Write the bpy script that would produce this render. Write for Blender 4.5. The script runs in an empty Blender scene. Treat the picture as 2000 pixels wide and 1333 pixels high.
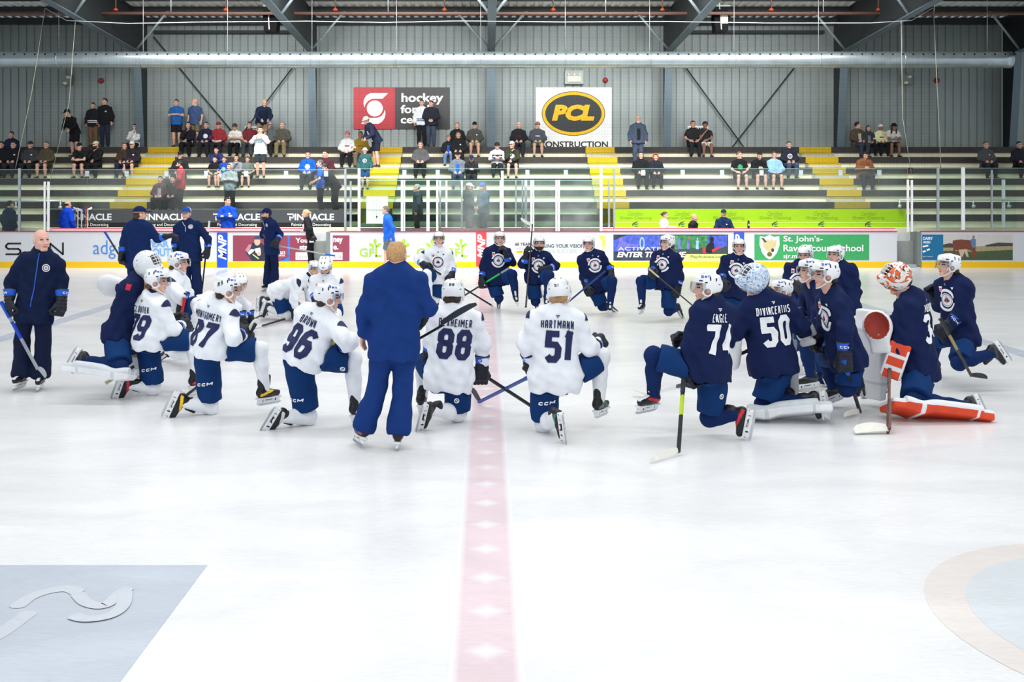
import bpy, math, random
import numpy as np
from mathutils import Vector, Matrix
from mathutils.bvhtree import BVHTree
random.seed(7); np.random.seed(7)
S = bpy.context.scene
COL = S.collection
PI = math.pi
# ------------------------------------------------------------------ camera, world, lights, exposure
F, U0, V0, H = 2000.0, 950.0, 375.0, 2.31       # focal length in pixels, principal point, eye height
cam_d = bpy.data.cameras.new('camera'); cam = bpy.data.objects.new('camera', cam_d); COL.objects.link(cam)
cam.location = (0, 0, H); cam.rotation_euler = (PI/2, 0, 0)
cam_d.sensor_width = 36; cam_d.lens = 36; cam_d.shift_x = 0.025; cam_d.shift_y = -0.14575
cam_d.clip_end = 200
S.camera = cam
S.view_settings.view_transform = 'Standard'; S.view_settings.look = 'None'
S.view_settings.exposure = 0.0; S.view_settings.gamma = 1
S.cycles.transparent_max_bounces = 24
S.cycles.max_bounces = 5; S.cycles.diffuse_bounces = 3; S.cycles.glossy_bounces = 2; S.cycles.transmission_bounces = 4
S.cycles.caustics_reflective = False; S.cycles.caustics_refractive = False
w = bpy.data.worlds.new('hall_air'); S.world = w; w.use_nodes = True
w.node_tree.nodes['Background'].inputs[0].default_value = (0.92, 0.97, 1.0, 1)
w.node_tree.nodes['Background'].inputs[1].default_value = 0.8
def lamp_row(name, x, y, z, sx, sy, power, spread=180, rx=0, col=(1.0, 0.985, 0.96)):
    d = bpy.data.lights.new(name, 'AREA'); d.shape = 'RECTANGLE'; d.size = sx; d.size_y = sy
    d.energy = power; d.spread = math.radians(spread); d.color = col
    o = bpy.data.objects.new(name, d); COL.objects.link(o); o.location = (x, y, z); o.rotation_euler = (rx, 0, 0)
    return o
for i, (y, p, sx) in enumerate(((5.0, 1.0, 14), (12.0, 1.35, 20), (19.5, 1.6, 24), (27.0, 1.9, 26))):
    lamp_row('rink_lamps', 0, y, 9.2, sx, 1.2, 300*p, 150)
lamp_row('stand_fill', 0, 29.8, 9.1, 24, 0.6, 1100, 140, math.radians(42))  # unseen fill light added to brighten the back wall and stands
lamp_row('stand_fill', 0, 28.5, 8.9, 22, 2.5, 2000, 110, math.radians(48))  # second, wider fill added for the same wall and stands

def W(u, v, D): return np.array([(u-U0)*D/F, D, H-(v-V0)*D/F])
def gD(v, z=0.0): return F*(H-z)/(v-V0)
def px(D): return D/F

# ------------------------------------------------------------------ materials
def lin(c):
    r = []
    for x in c[:3]:
        x = x/255.0
        r.append(x/12.92 if x <= 0.04045 else ((x+0.055)/1.055)**2.4)
    return tuple(r)+(1,)
_mats = {}
def M(name, rgb, rough=0.6, metal=0.0, var=0.06, scale=12, bump=0.0, spec=0.35, emit=0):
    if name in _mats: return _mats[name]
    m = bpy.data.materials.new(name); m.use_nodes = True; _mats[name] = m
    nt = m.node_tree; b = nt.nodes['Principled BSDF']
    b.inputs['Roughness'].default_value = rough; b.inputs['Metallic'].default_value = metal
    b.inputs['Specular IOR Level'].default_value = spec
    c = lin(rgb); b.inputs['Base Color'].default_value = c
    m.diffuse_color = c
    if var or bump:
        tc = nt.nodes.new('ShaderNodeTexCoord'); n = nt.nodes.new('ShaderNodeTexNoise')
        n.inputs['Scale'].default_value = scale; n.inputs['Detail'].default_value = 3
        nt.links.new(tc.outputs['Object'], n.inputs['Vector'])
        if var:
            r = nt.nodes.new('ShaderNodeValToRGB'); k0, k1 = 1-var, 1+var
            r.color_ramp.elements[0].position = 0.3; r.color_ramp.elements[1].position = 0.7
            r.color_ramp.elements[0].color = (c[0]*k0, c[1]*k0, c[2]*k0, 1)
            r.color_ramp.elements[1].color = (min(1, c[0]*k1), min(1, c[1]*k1), min(1, c[2]*k1), 1)
            nt.links.new(n.outputs['Fac'], r.inputs['Fac']); nt.links.new(r.outputs['Color'], b.inputs['Base Color'])
        if bump:
            bp = nt.nodes.new('ShaderNodeBump'); bp.inputs['Strength'].default_value = bump; bp.inputs['Distance'].default_value = 0.01
            nt.links.new(n.outputs['Fac'], bp.inputs['Height']); nt.links.new(bp.outputs['Normal'], b.inputs['Normal'])
    return m
def glass_mat(name, tint, haze=0.0, haze_scale=1.5, ior=1.3, col=(225, 235, 232)):
    m = bpy.data.materials.new(name); m.use_nodes = True; nt = m.node_tree
    for n in list(nt.nodes): nt.nodes.remove(n)
    out = nt.nodes.new('ShaderNodeOutputMaterial'); tr = nt.nodes.new('ShaderNodeBsdfTransparent')
    tr.inputs['Color'].default_value = tint+(1,)
    gl = nt.nodes.new('ShaderNodeBsdfGlossy'); gl.inputs['Roughness'].default_value = 0.03
    lw = nt.nodes.new('ShaderNodeFresnel'); lw.inputs['IOR'].default_value = ior
    mx = nt.nodes.new('ShaderNodeMixShader')
    nt.links.new(lw.outputs['Fac'], mx.inputs['Fac']); nt.links.new(tr.outputs[0], mx.inputs[1]); nt.links.new(gl.outputs[0], mx.inputs[2])
    last = mx
    if haze:
        df = nt.nodes.new('ShaderNodeBsdfDiffuse'); df.inputs['Color'].default_value = lin(col)
        tc = nt.nodes.new('ShaderNodeTexCoord'); n = nt.nodes.new('ShaderNodeTexNoise'); n.inputs['Scale'].default_value = haze_scale; n.inputs['Detail'].default_value = 6
        r = nt.nodes.new('ShaderNodeMapRange'); r.inputs['From Min'].default_value = 0.35; r.inputs['From Max'].default_value = 0.75
        r.inputs['To Min'].default_value = 0.15*haze; r.inputs['To Max'].default_value = haze
        nt.links.new(tc.outputs['Object'], n.inputs['Vector']); nt.links.new(n.outputs['Fac'], r.inputs['Value'])
        m2 = nt.nodes.new('ShaderNodeMixShader')
        nt.links.new(r.outputs[0], m2.inputs['Fac']); nt.links.new(mx.outputs[0], m2.inputs[1]); nt.links.new(df.outputs[0], m2.inputs[2]); last = m2
    nt.links.new(last.outputs[0], out.inputs['Surface'])
    return m

# ------------------------------------------------------------------ object helpers
def link(name, me, parent=None):
    o = bpy.data.objects.new(name, me); COL.objects.link(o)
    if parent is not None: o.parent = parent
    return o
def tag(o, label=None, cat=None, group=None, kind=None):
    if label: o['label'] = label
    if cat: o['category'] = cat
    if group: o['group'] = group
    if kind: o['kind'] = kind
    return o
def empty(name, loc=(0, 0, 0)):
    o = bpy.data.objects.new(name, None); COL.objects.link(o); o.location = loc; return o
def qmesh(name, V, Q, mats, mi=None, smooth=False):
    V = np.asarray(V, dtype=np.float32); Q = np.asarray(Q, dtype=np.int32)
    me = bpy.data.meshes.new(name); k = Q.shape[1]
    me.vertices.add(len(V)); me.vertices.foreach_set('co', V.ravel())
    me.loops.add(Q.size); me.loops.foreach_set('vertex_index', Q.ravel())
    me.polygons.add(len(Q)); me.polygons.foreach_set('loop_start', np.arange(0, Q.size, k, dtype=np.int32))
    me.polygons.foreach_set('loop_total', np.full(len(Q), k, dtype=np.int32))
    if mi is not None: me.polygons.foreach_set('material_index', np.asarray(mi, dtype=np.int32))
    if smooth: me.polygons.foreach_set('use_smooth', np.ones(len(Q), dtype=bool))
    for m in mats: me.materials.append(m)
    me.update(calc_edges=True); me.validate()
    return me
class MB:
    """collects polygons of one mesh"""
    def __init__(s): s.v = []; s.f = []; s.m = []
    def face(s, pts, m=0):
        i = len(s.v); s.v += [tuple(p) for p in pts]; s.f.append(tuple(range(i, i+len(pts)))); s.m.append(m)
    def box(s, lo, hi, m=0):
        x0, y0, z0 = lo; x1, y1, z1 = hi; i = len(s.v)
        s.v += [(x0,y0,z0),(x1,y0,z0),(x1,y1,z0),(x0,y1,z0),(x0,y0,z1),(x1,y0,z1),(x1,y1,z1),(x0,y1,z1)]
        for q in ((0,3,2,1),(4,5,6,7),(0,1,5,4),(1,2,6,5),(2,3,7,6),(3,0,4,7)): s.f.append(tuple(i+k for k in q)); s.m.append(m)
    def bar(s, a, b, w, h, m=0, up=(0, 0, 1)):
        """box beam from a to b, w wide, h tall"""
        a = Vector(a); b = Vector(b); d = (b-a).normalized(); u = Vector(up)
        if abs(d.dot(u)) > .98: u = Vector((0, 1, 0))
        r = d.cross(u).normalized()*(w/2); t = r.cross(d).normalized()*(h/2); i = len(s.v)
        for p in (a, b):
            for q in (-r-t, r-t, r+t, -r+t): s.v.append(tuple(p+q))
        for q in ((3,2,1,0),(4,5,6,7),(0,1,5,4),(1,2,6,5),(2,3,7,6),(3,0,4,7)): s.f.append(tuple(i+k for k in q)); s.m.append(m)
    def tube(s, pts, r, n=8, m=0, caps=True):
        pts = [Vector(p) for p in pts]; i0 = len(s.v)
        rr = r if isinstance(r, (list, tuple)) else [r]*len(pts)
        for k, p in enumerate(pts):
            d = (pts[min(k+1, len(pts)-1)]-pts[max(k-1, 0)]).normalized()
            u = Vector((0, 0, 1)) if abs(d.z) < .9 else Vector((0, 1, 0))
            a = d.cross(u).normalized(); b = a.cross(d)
            for j in range(n):
                t = 2*PI*j/n; s.v.append(tuple(p+(a*math.cos(t)+b*math.sin(t))*rr[k]))
        for k in range(len(pts)-1):
            for j in range(n):
                q = i0+k*n+j; q2 = i0+k*n+(j+1) % n
                s.f.append((q, q+n, q2+n, q2)); s.m.append(m)
        if caps:
            s.f.append(tuple(i0+j for j in range(n))); s.m.append(m)
            s.f.append(tuple(i0+(len(pts)-1)*n+j for j in reversed(range(n)))); s.m.append(m)
    def lathe(s, prof, c, n=16, m=0, axis='z'):
        """prof: list of (r, t) along axis from centre c"""
        i0 = len(s.v)
        for r, t in prof:
            for j in range(n):
                a = 2*PI*j/n; x, y = r*math.cos(a), r*math.sin(a)
                s.v.append((c[0]+x, c[1]+y, c[2]+t) if axis == 'z' else (c[0]+x, c[1]+t, c[2]+y))
        for k in range(len(prof)-1):
            for j in range(n):
                q = i0+k*n+j; q2 = i0+k*n+(j+1) % n; s.f.append((q, q2, q2+n, q+n)); s.m.append(m)
        s.f.append(tuple(i0+j for j in reversed(range(n)))); s.m.append(m)
        s.f.append(tuple(i0+(len(prof)-1)*n+j for j in range(n))); s.m.append(m)
    def poly(s, pts, y, th, m=0):
        """vertical prism in the xz plane, front at y, th deep"""
        if sum(p[0]*q[1]-q[0]*p[1] for p, q in zip(pts, pts[1:]+pts[:1])) < 0: pts = pts[::-1]
        n = len(pts); i = len(s.v)
        s.v += [(p[0], y, p[1]) for p in pts]+[(p[0], y+th, p[1]) for p in pts]
        s.f.append(tuple(i+k for k in range(n))); s.m.append(m)
        s.f.append(tuple(i+n+k for k in reversed(range(n)))); s.m.append(m)
        for k in range(n): s.f.append((i+k, i+(k+1) % n+0, i+n+(k+1) % n, i+n+k)); s.m.append(m)
    def build(s, name, mats, parent=None, smooth=False):
        me = bpy.data.meshes.new(name); me.from_pydata(s.v, [], s.f)
        if not isinstance(mats, (list, tuple)): mats = [mats]
        for m in mats: me.materials.append(m)
        if len(mats) > 1: me.polygons.foreach_set('material_index', s.m)
        if smooth: me.polygons.foreach_set('use_smooth', [True]*len(me.polygons))
        me.validate(); me.update()
        return link(name, me, parent)
def box(name, lo, hi, m, parent=None):
    b = MB(); b.box(lo, hi); return b.build(name, m, parent)
def tube(name, pts, r, m, parent=None, n=8):
    b = MB(); b.tube(pts, r, n); return b.build(name, m, parent, True)

# ------------------------------------------------------------------ implicit surfaces -> quads
def nets(f, lo, hi, h):
    lo = np.asarray(lo, float); hi = np.asarray(hi, float)
    n = np.maximum(np.ceil((hi-lo)/h).astype(int)+1, 3)
    ax = [(lo[i]+h*np.arange(n[i])).astype(np.float32) for i in range(3)]
    P = np.stack(np.meshgrid(*ax, indexing='ij'), -1).reshape(-1, 3)
    d = f(P).reshape(n).astype(np.float32)
    ins = d < 0
    c = np.zeros(n-1, np.int8)
    offs = [(i, j, k) for i in (0, 1) for j in (0, 1) for k in (0, 1)]
    def sub(a, o): return a[o[0]:o[0]+n[0]-1, o[1]:o[1]+n[1]-1, o[2]:o[2]+n[2]-1]
    for o in offs: c += sub(ins, o)
    act = (c > 0) & (c < 8); ii = np.argwhere(act)
    idx = -np.ones(n-1, np.int32); idx[act] = np.arange(len(ii))
    acc = np.zeros((len(ii), 3)); cnt = np.zeros(len(ii))
    for a in offs:
        for x in range(3):
            if a[x] == 0:
                b = list(a); b[x] = 1
                da = d[ii[:, 0]+a[0], ii[:, 1]+a[1], ii[:, 2]+a[2]]; db = d[ii[:, 0]+b[0], ii[:, 1]+b[1], ii[:, 2]+b[2]]
                mk = (da < 0) != (db < 0)
                t = np.where(mk, da/np.where(mk, da-db, 1), 0)
                p = np.zeros((len(ii), 3)); p[:] = a; p[:, x] += t
                acc += p*mk[:, None]; cnt += mk
    V = lo+h*(ii+acc/np.maximum(cnt, 1)[:, None])
    Q = []
    for x in range(3):
        y, z = (x+1) % 3, (x+2) % 3
        sl0 = [slice(None)]*3; sl1 = [slice(None)]*3
        sl0[x] = slice(0, n[x]-1); sl1[x] = slice(1, n[x])
        s0 = ins[tuple(sl0)]; s1 = ins[tuple(sl1)]
        e = np.argwhere(s0 != s1)
        if not len(e): continue
        e = e[(e[:, y] > 0) & (e[:, z] > 0) & (e[:, y] < n[y]-1) & (e[:, z] < n[z]-1)]
        if not len(e): continue
        def g(dy, dz):
            q = e.copy(); q[:, y] += dy; q[:, z] += dz
            return idx[q[:, 0], q[:, 1], q[:, 2]]
        q = np.stack([g(-1, -1), g(0, -1), g(0, 0), g(-1, 0)], 1)
        fl = ~s0[e[:, 0], e[:, 1], e[:, 2]]
        q[fl] = q[fl][:, ::-1]
        Q.append(q)
    return V.astype(np.float32), np.concatenate(Q).astype(np.int32)
def smin(a, b, k):
    if k <= 0: return np.minimum(a, b)
    h = np.maximum(k-np.abs(a-b), 0)/k
    return np.minimum(a, b)-h*h*(k*.25)
def cap(P, a, b, ra, rb):
    a = np.asarray(a, np.float32); b = np.asarray(b, np.float32); ab = b-a
    t = np.clip(((P-a)@ab)/max(float(ab@ab), 1e-9), 0, 1)
    q = P-a-t[:, None]*ab
    return np.sqrt((q*q).sum(1))-(ra+(rb-ra)*t)
def ell(P, c, r):
    r = np.asarray(r, np.float32); q = (P-np.asarray(c, np.float32))/r
    k0 = np.sqrt((q*q).sum(1)); q2 = q/r; k1 = np.sqrt((q2*q2).sum(1))
    return k0*(k0-1)/np.maximum(k1, 1e-6)
def rbox(P, c, b, r):
    q = np.abs(P-np.asarray(c, np.float32))-(np.asarray(b, np.float32)-r)
    return np.sqrt((np.maximum(q, 0)**2).sum(1))+np.minimum(q.max(1), 0)-r
def caps(P, L, k):
    d = None
    for a, b, ra, rb in L:
        e = cap(P, a, b, ra, rb); d = e if d is None else smin(d, e, k)
    return d
def wrinkle(P, amp, seed, s=1.0):
    x, y, z = P[:, 0]*s, P[:, 1]*s, P[:, 2]*s; q = seed*1.7
    return amp*(np.sin(31*x+13*z+4*np.sin(9*y+q)+q)+np.sin(27*z-17*y+5*np.sin(11*x+2*q)+2*q)*.8+np.sin(55*z+23*x-19*y+q)*.45)
def nrm(v): v = np.asarray(v, float); return v/max(np.linalg.norm(v), 1e-9)

# ------------------------------------------------------------------ flat shapes (2D quads) for lettering, crests and patches
def q_strip(L, R):
    V = []; Q = []
    for a, b in zip(L, R): V += [a, b]
    for i in range(len(L)-1): Q.append((2*i, 2*i+1, 2*i+3, 2*i+2))
    return V, Q
class Sh:
    def __init__(s): s.V = []; s.Q = []; s.m = []
    def add(s, V, Q, m=0):
        k = len(s.V); s.V += [tuple(v) for v in V]; s.Q += [tuple(i+k for i in q) for q in Q]; s.m += [m]*len(Q)
    def ring(s, r0, r1, a0=0, a1=360, m=0, c=(0, 0), n=None):
        n = n or max(4, int(abs(a1-a0)/12)); mrad = max(1, int((r1-r0)/.02)+0)
        for j in range(mrad):
            ra = r0+(r1-r0)*j/mrad; rb = r0+(r1-r0)*(j+1)/mrad
            A = [math.radians(a0+(a1-a0)*i/n) for i in range(n+1)]
            s.add(*q_strip([(c[0]+ra*math.cos(t), c[1]+ra*math.sin(t)) for t in A], [(c[0]+rb*math.cos(t), c[1]+rb*math.sin(t)) for t in A]), m=m)
    def rect(s, x0, y0, x1, y1, m=0, d=.02):
        nx = max(1, int((x1-x0)/d)); ny = max(1, int((y1-y0)/d))
        for i in range(nx):
            xa = x0+(x1-x0)*i/nx; xb = x0+(x1-x0)*(i+1)/nx
            ys = [y0+(y1-y0)*j/ny for j in range(ny+1)]
            s.add(*q_strip([(xa, y) for y in ys], [(xb, y) for y in ys]), m=m)
    def lens(s, a, b, wd, m=0, n=8, top=1.0, bot=1.0):
        """leaf between points a and b, wd half width"""
        a = np.array(a); b = np.array(b); d = b-a; pn = np.array([-d[1], d[0]])/max(np.linalg.norm(d), 1e-9)
        rows = 4
        ts = np.linspace(0, 1, n+1); wv = np.sin(ts*PI)**.8*wd
        for j in range(rows):
            f0 = -bot+(top+bot)*j/rows; f1 = -bot+(top+bot)*(j+1)/rows
            s.add(*q_strip([tuple(a+d*t+pn*q*f0) for t, q in zip(ts, wv)], [tuple(a+d*t+pn*q*f1) for t, q in zip(ts, wv)]), m=m)
    def tri(s, a, b, c, m=0, n=3):
        a, b, c = map(np.array, (a, b, c))
        ts = np.linspace(0, 1, n+1)
        s.add(*q_strip([tuple(a+(b-a)*t) for t in ts], [tuple(a+(c-a)*t) for t in ts]), m=m)
    def stroke(s, pts, wd, m=0, d=.018, closed=False):
        P = [np.array(p, float) for p in pts]
        if closed: P = P+[P[0]]
        for i in range(len(P)-1):
            a, b = P[i], P[i+1]; dv = b-a; L = np.linalg.norm(dv)
            if L < 1e-9: continue
            dv = dv/L; nn = np.array([-dv[1], dv[0]])*wd/2
            m_ = len(P)-1
            def turn(da, db):
                da = da/max(np.linalg.norm(da), 1e-9); db = db/max(np.linalg.norm(db), 1e-9)
                return wd/2*min(1.0, math.tan(math.acos(max(-1, min(1, float(da@db))))/2))
            pv = P[i]-P[i-1] if i > 0 else (P[0]-P[m_-1] if closed else None); nx = P[i+2]-P[i+1] if i < m_-1 else (P[1]-P[0] if closed else None)
            e0 = turn(pv, dv) if pv is not None else 0; e1 = turn(dv, nx) if nx is not None else 0
            a = a-dv*e0; b = b+dv*e1; n = max(1, int(np.linalg.norm(b-a)/d)+1)
            ts = np.linspace(0, 1, n+1)
            K_ = max(1, int(wd/.014))
            for j in range(K_):
                f0, f1 = 1-2*j/K_, 1-2*(j+1)/K_
                s.add(*q_strip([tuple(a+(b-a)*t+nn*f0) for t in ts], [tuple(a+(b-a)*t+nn*f1) for t in ts]), m=m)
_A = dict(zip('0123456789', [
 ([(.25,0),(.75,0),(1,.14),(1,.86),(.75,1),(.25,1),(0,.86),(0,.14)], 1), [(.2,.84),(.62,1),(.62,0)],
 [(0,.86),(.25,1),(.75,1),(1,.86),(1,.6),(0,.12),(0,0),(1,0)], None, [(.78,0),(.78,1),(0,.35),(0,.27),(1,.27)],
 [(1,1),(0,1),(0,.58),(.75,.58),(1,.44),(1,.14),(.75,0),(.25,0),(0,.14)], None, [(0,1),(1,1),(1,.9),(.42,0)], None, None]))
G = {k: ([v] if not isinstance(v, tuple) else [v]) for k, v in _A.items() if v}
G['3'] = [[(0,.86),(.25,1),(.75,1),(1,.86),(1,.64),(.76,.52),(.4,.52)], [(.76,.52),(1,.4),(1,.14),(.75,0),(.25,0),(0,.14)]]
G['6'] = [[(1,.86),(.75,1),(.25,1),(0,.86),(0,.14),(.25,0),(.75,0),(1,.14),(1,.42),(.75,.56),(0,.56)]]
G['9'] = [[(0,.14),(.25,0),(.75,0),(1,.14),(1,.86),(.75,1),(.25,1),(0,.86),(0,.58),(.25,.44),(1,.44)]]
G['8'] = [([(.25,0),(.75,0),(1,.14),(1,.4),(.8,.52),(.2,.52),(0,.4),(0,.14)], 1), ([(.22,.52),(0,.64),(0,.86),(.25,1),(.75,1),(1,.86),(1,.64),(.78,.52)], 0)]
G.update({'A': [[(0,0),(0,.84),(.25,1),(.75,1),(1,.84),(1,0)], [(0,.42),(1,.42)]], 'B': [([(0,0),(.8,0),(1,.12),(1,.42),(.8,.52),(0,.52)], 0), [(0,0),(0,1),(.75,1),(.92,.88),(.92,.62),(.8,.52)]],
 'C': [[(1,.84),(.75,1),(.25,1),(0,.84),(0,.16),(.25,0),(.75,0),(1,.16)]], 'D': [([(0,0),(.75,0),(1,.16),(1,.84),(.75,1),(0,1)], 1)],
 'E': [[(1,1),(0,1),(0,0),(1,0)], [(0,.52),(.8,.52)]], 'G': [[(1,.84),(.75,1),(.25,1),(0,.84),(0,.16),(.25,0),(.75,0),(1,.16),(1,.46),(.55,.46)]],
 'H': [[(0,0),(0,1)], [(1,0),(1,1)], [(0,.5),(1,.5)]], 'I': [[(.5,0),(.5,1)]], 'L': [[(0,1),(0,0),(1,0)]], 'M': [[(0,0),(0,1),(.5,.45),(1,1),(1,0)]],
 'N': [[(0,0),(0,1),(1,0),(1,1)]], 'O': [([(.25,0),(.75,0),(1,.16),(1,.84),(.75,1),(.25,1),(0,.84),(0,.16)], 1)], 'R': [[(0,0),(0,1),(.75,1),(1,.86),(1,.6),(.75,.48),(0,.48)], [(.55,.48),(1,0)]],
 'T': [[(0,1),(1,1)], [(.5,1),(.5,0)]], 'U': [[(0,1),(0,.16),(.25,0),(.75,0),(1,.16),(1,1)]], 'V': [[(0,1),(.5,0),(1,1)]], 'W': [[(0,1),(.2,0),(.5,.6),(.8,0),(1,1)]],
 'X': [[(0,0),(1,1)], [(0,1),(1,0)]], 'Y': [[(0,1),(.5,.5),(1,1)], [(.5,.5),(.5,0)]], 'S': [[(1,.86),(.75,1),(.25,1),(0,.86),(0,.64),(.25,.54),(.75,.48),(1,.36),(1,.14),(.75,0),(.25,0),(0,.14)]],
 'P': [[(0,0),(0,1),(.75,1),(1,.86),(1,.58),(.75,.46),(0,.46)]], 'F': [[(1,1),(0,1),(0,0)], [(0,.5),(.8,.5)]],
 'e': [[(0,.3),(1,.3),(1,.5),(.7,.62),(.3,.62),(0,.46),(0,.14),(.3,0),(.95,0)]], 'l': [[(.5,1),(.5,0)]], 'i': [[(.5,.6),(.5,0)], [(.5,.85),(.5,.95)]]})
def text_shape(s, cw, ch, gap, wd, shear=0.0, sh=None, x0=None, y0=0.0, m=0, d=.018):
    """stroke lettering; centred on x unless x0 is given; baseline y0"""
    sh = sh or Sh(); adv = []
    for c in s: adv.append(cw*(.35 if c in 'Il1i' else (1.35 if c in 'MW' else (.5 if c == ' ' else 1))))
    tot = sum(adv)+gap*(len(s)-1); x = -tot/2 if x0 is None else x0
    for c, a in zip(s, adv):
        if c != ' ':
            for g in G[c]:
                pts, cl = (g[0], bool(g[1])) if isinstance(g, tuple) else (g, False)
                w2 = a-wd if c not in 'Ili' else a
                q = []
                for gx, gy in pts:
                    yy = wd/2+gy*(ch-wd); xx = (x+wd/2+gx*(a-wd)) if c not in 'Ili' else x+gx*a
                    if c == '1': xx = x+wd/2+gx*(cw*.62-wd)-cw*.08
                    q.append((xx+shear*yy, yy+y0))
                sh.stroke(q, wd, m=m, d=d, closed=cl)
        x += a+gap
    return sh
def crest(r, navy=0, white=1, red=2, grey=3, outer=True):
    """round team badge: split outer ring, disc, jet over a maple leaf"""
    s = Sh(); S1 = r
    if outer:
        s.ring(S1*.77, S1, 14, 166, white); s.ring(S1*.77, S1, 194, 346, white)
    s.ring(S1*.62, S1*.77, 0, 360, navy); s.ring(S1*.54, S1*.62, 0, 360, white, n=30); s.ring(S1*.50, S1*.54, 0, 360, navy, n=30); s.ring(S1*.02, S1*.50, 0, 360, white, n=24)
    s2 = Sh()
    for a, b, wd in (((-.30,-.06),(.30,-.06),.12), ((-.24,-.16),(0,.2),.09), ((.24,-.16),(0,.2),.09), ((-.18,.12),(.18,.12),.07)):
        s2.lens((a[0]*r, a[1]*r), (b[0]*r, b[1]*r), wd*r, red)
    s3 = Sh(); s3.lens((0, -.34*r), (0, .44*r), .055*r, grey); s3.tri((0, .14*r), (-.26*r, -.16*r), (0, -.08*r), navy); s3.tri((0, .14*r), (.26*r, -.16*r), (0, -.08*r), navy)
    return [s, s2, s3]
# ================================================================== THE HALL
BD = 31.1                                        # front face of the far boards
RD = 32.3                                        # glass behind the benches
m_white = M('board_white', (208, 211, 217), .35, var=.02, spec=.4)
m_yellow = M('kick_yellow', (238, 190, 0), .4, var=.03)
m_red = M('cap_red', (205, 40, 70), .4)
m_pinkw = M('sill_white', (232, 222, 226), .4)
m_black = M('black', (22, 22, 25), .5)
m_dark = M('dark_grey', (52, 54, 58), .6)
m_steel = M('dark_steel', (96, 112, 122), .55, .2)
m_steel2 = M('darker_steel', (42, 47, 50), .6, .1)
m_alu = M('aluminium', (205, 210, 215), .35, .5)
m_postw = M('post_white', (235, 238, 240), .4)
m_galv = M('galvanised', (176, 190, 196), .33, .85, var=.10, scale=3)
m_txtw = M('letter_white', (245, 245, 245), .5, var=0)
m_txtk = M('letter_black', (35, 36, 38), .5, var=0)

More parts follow.
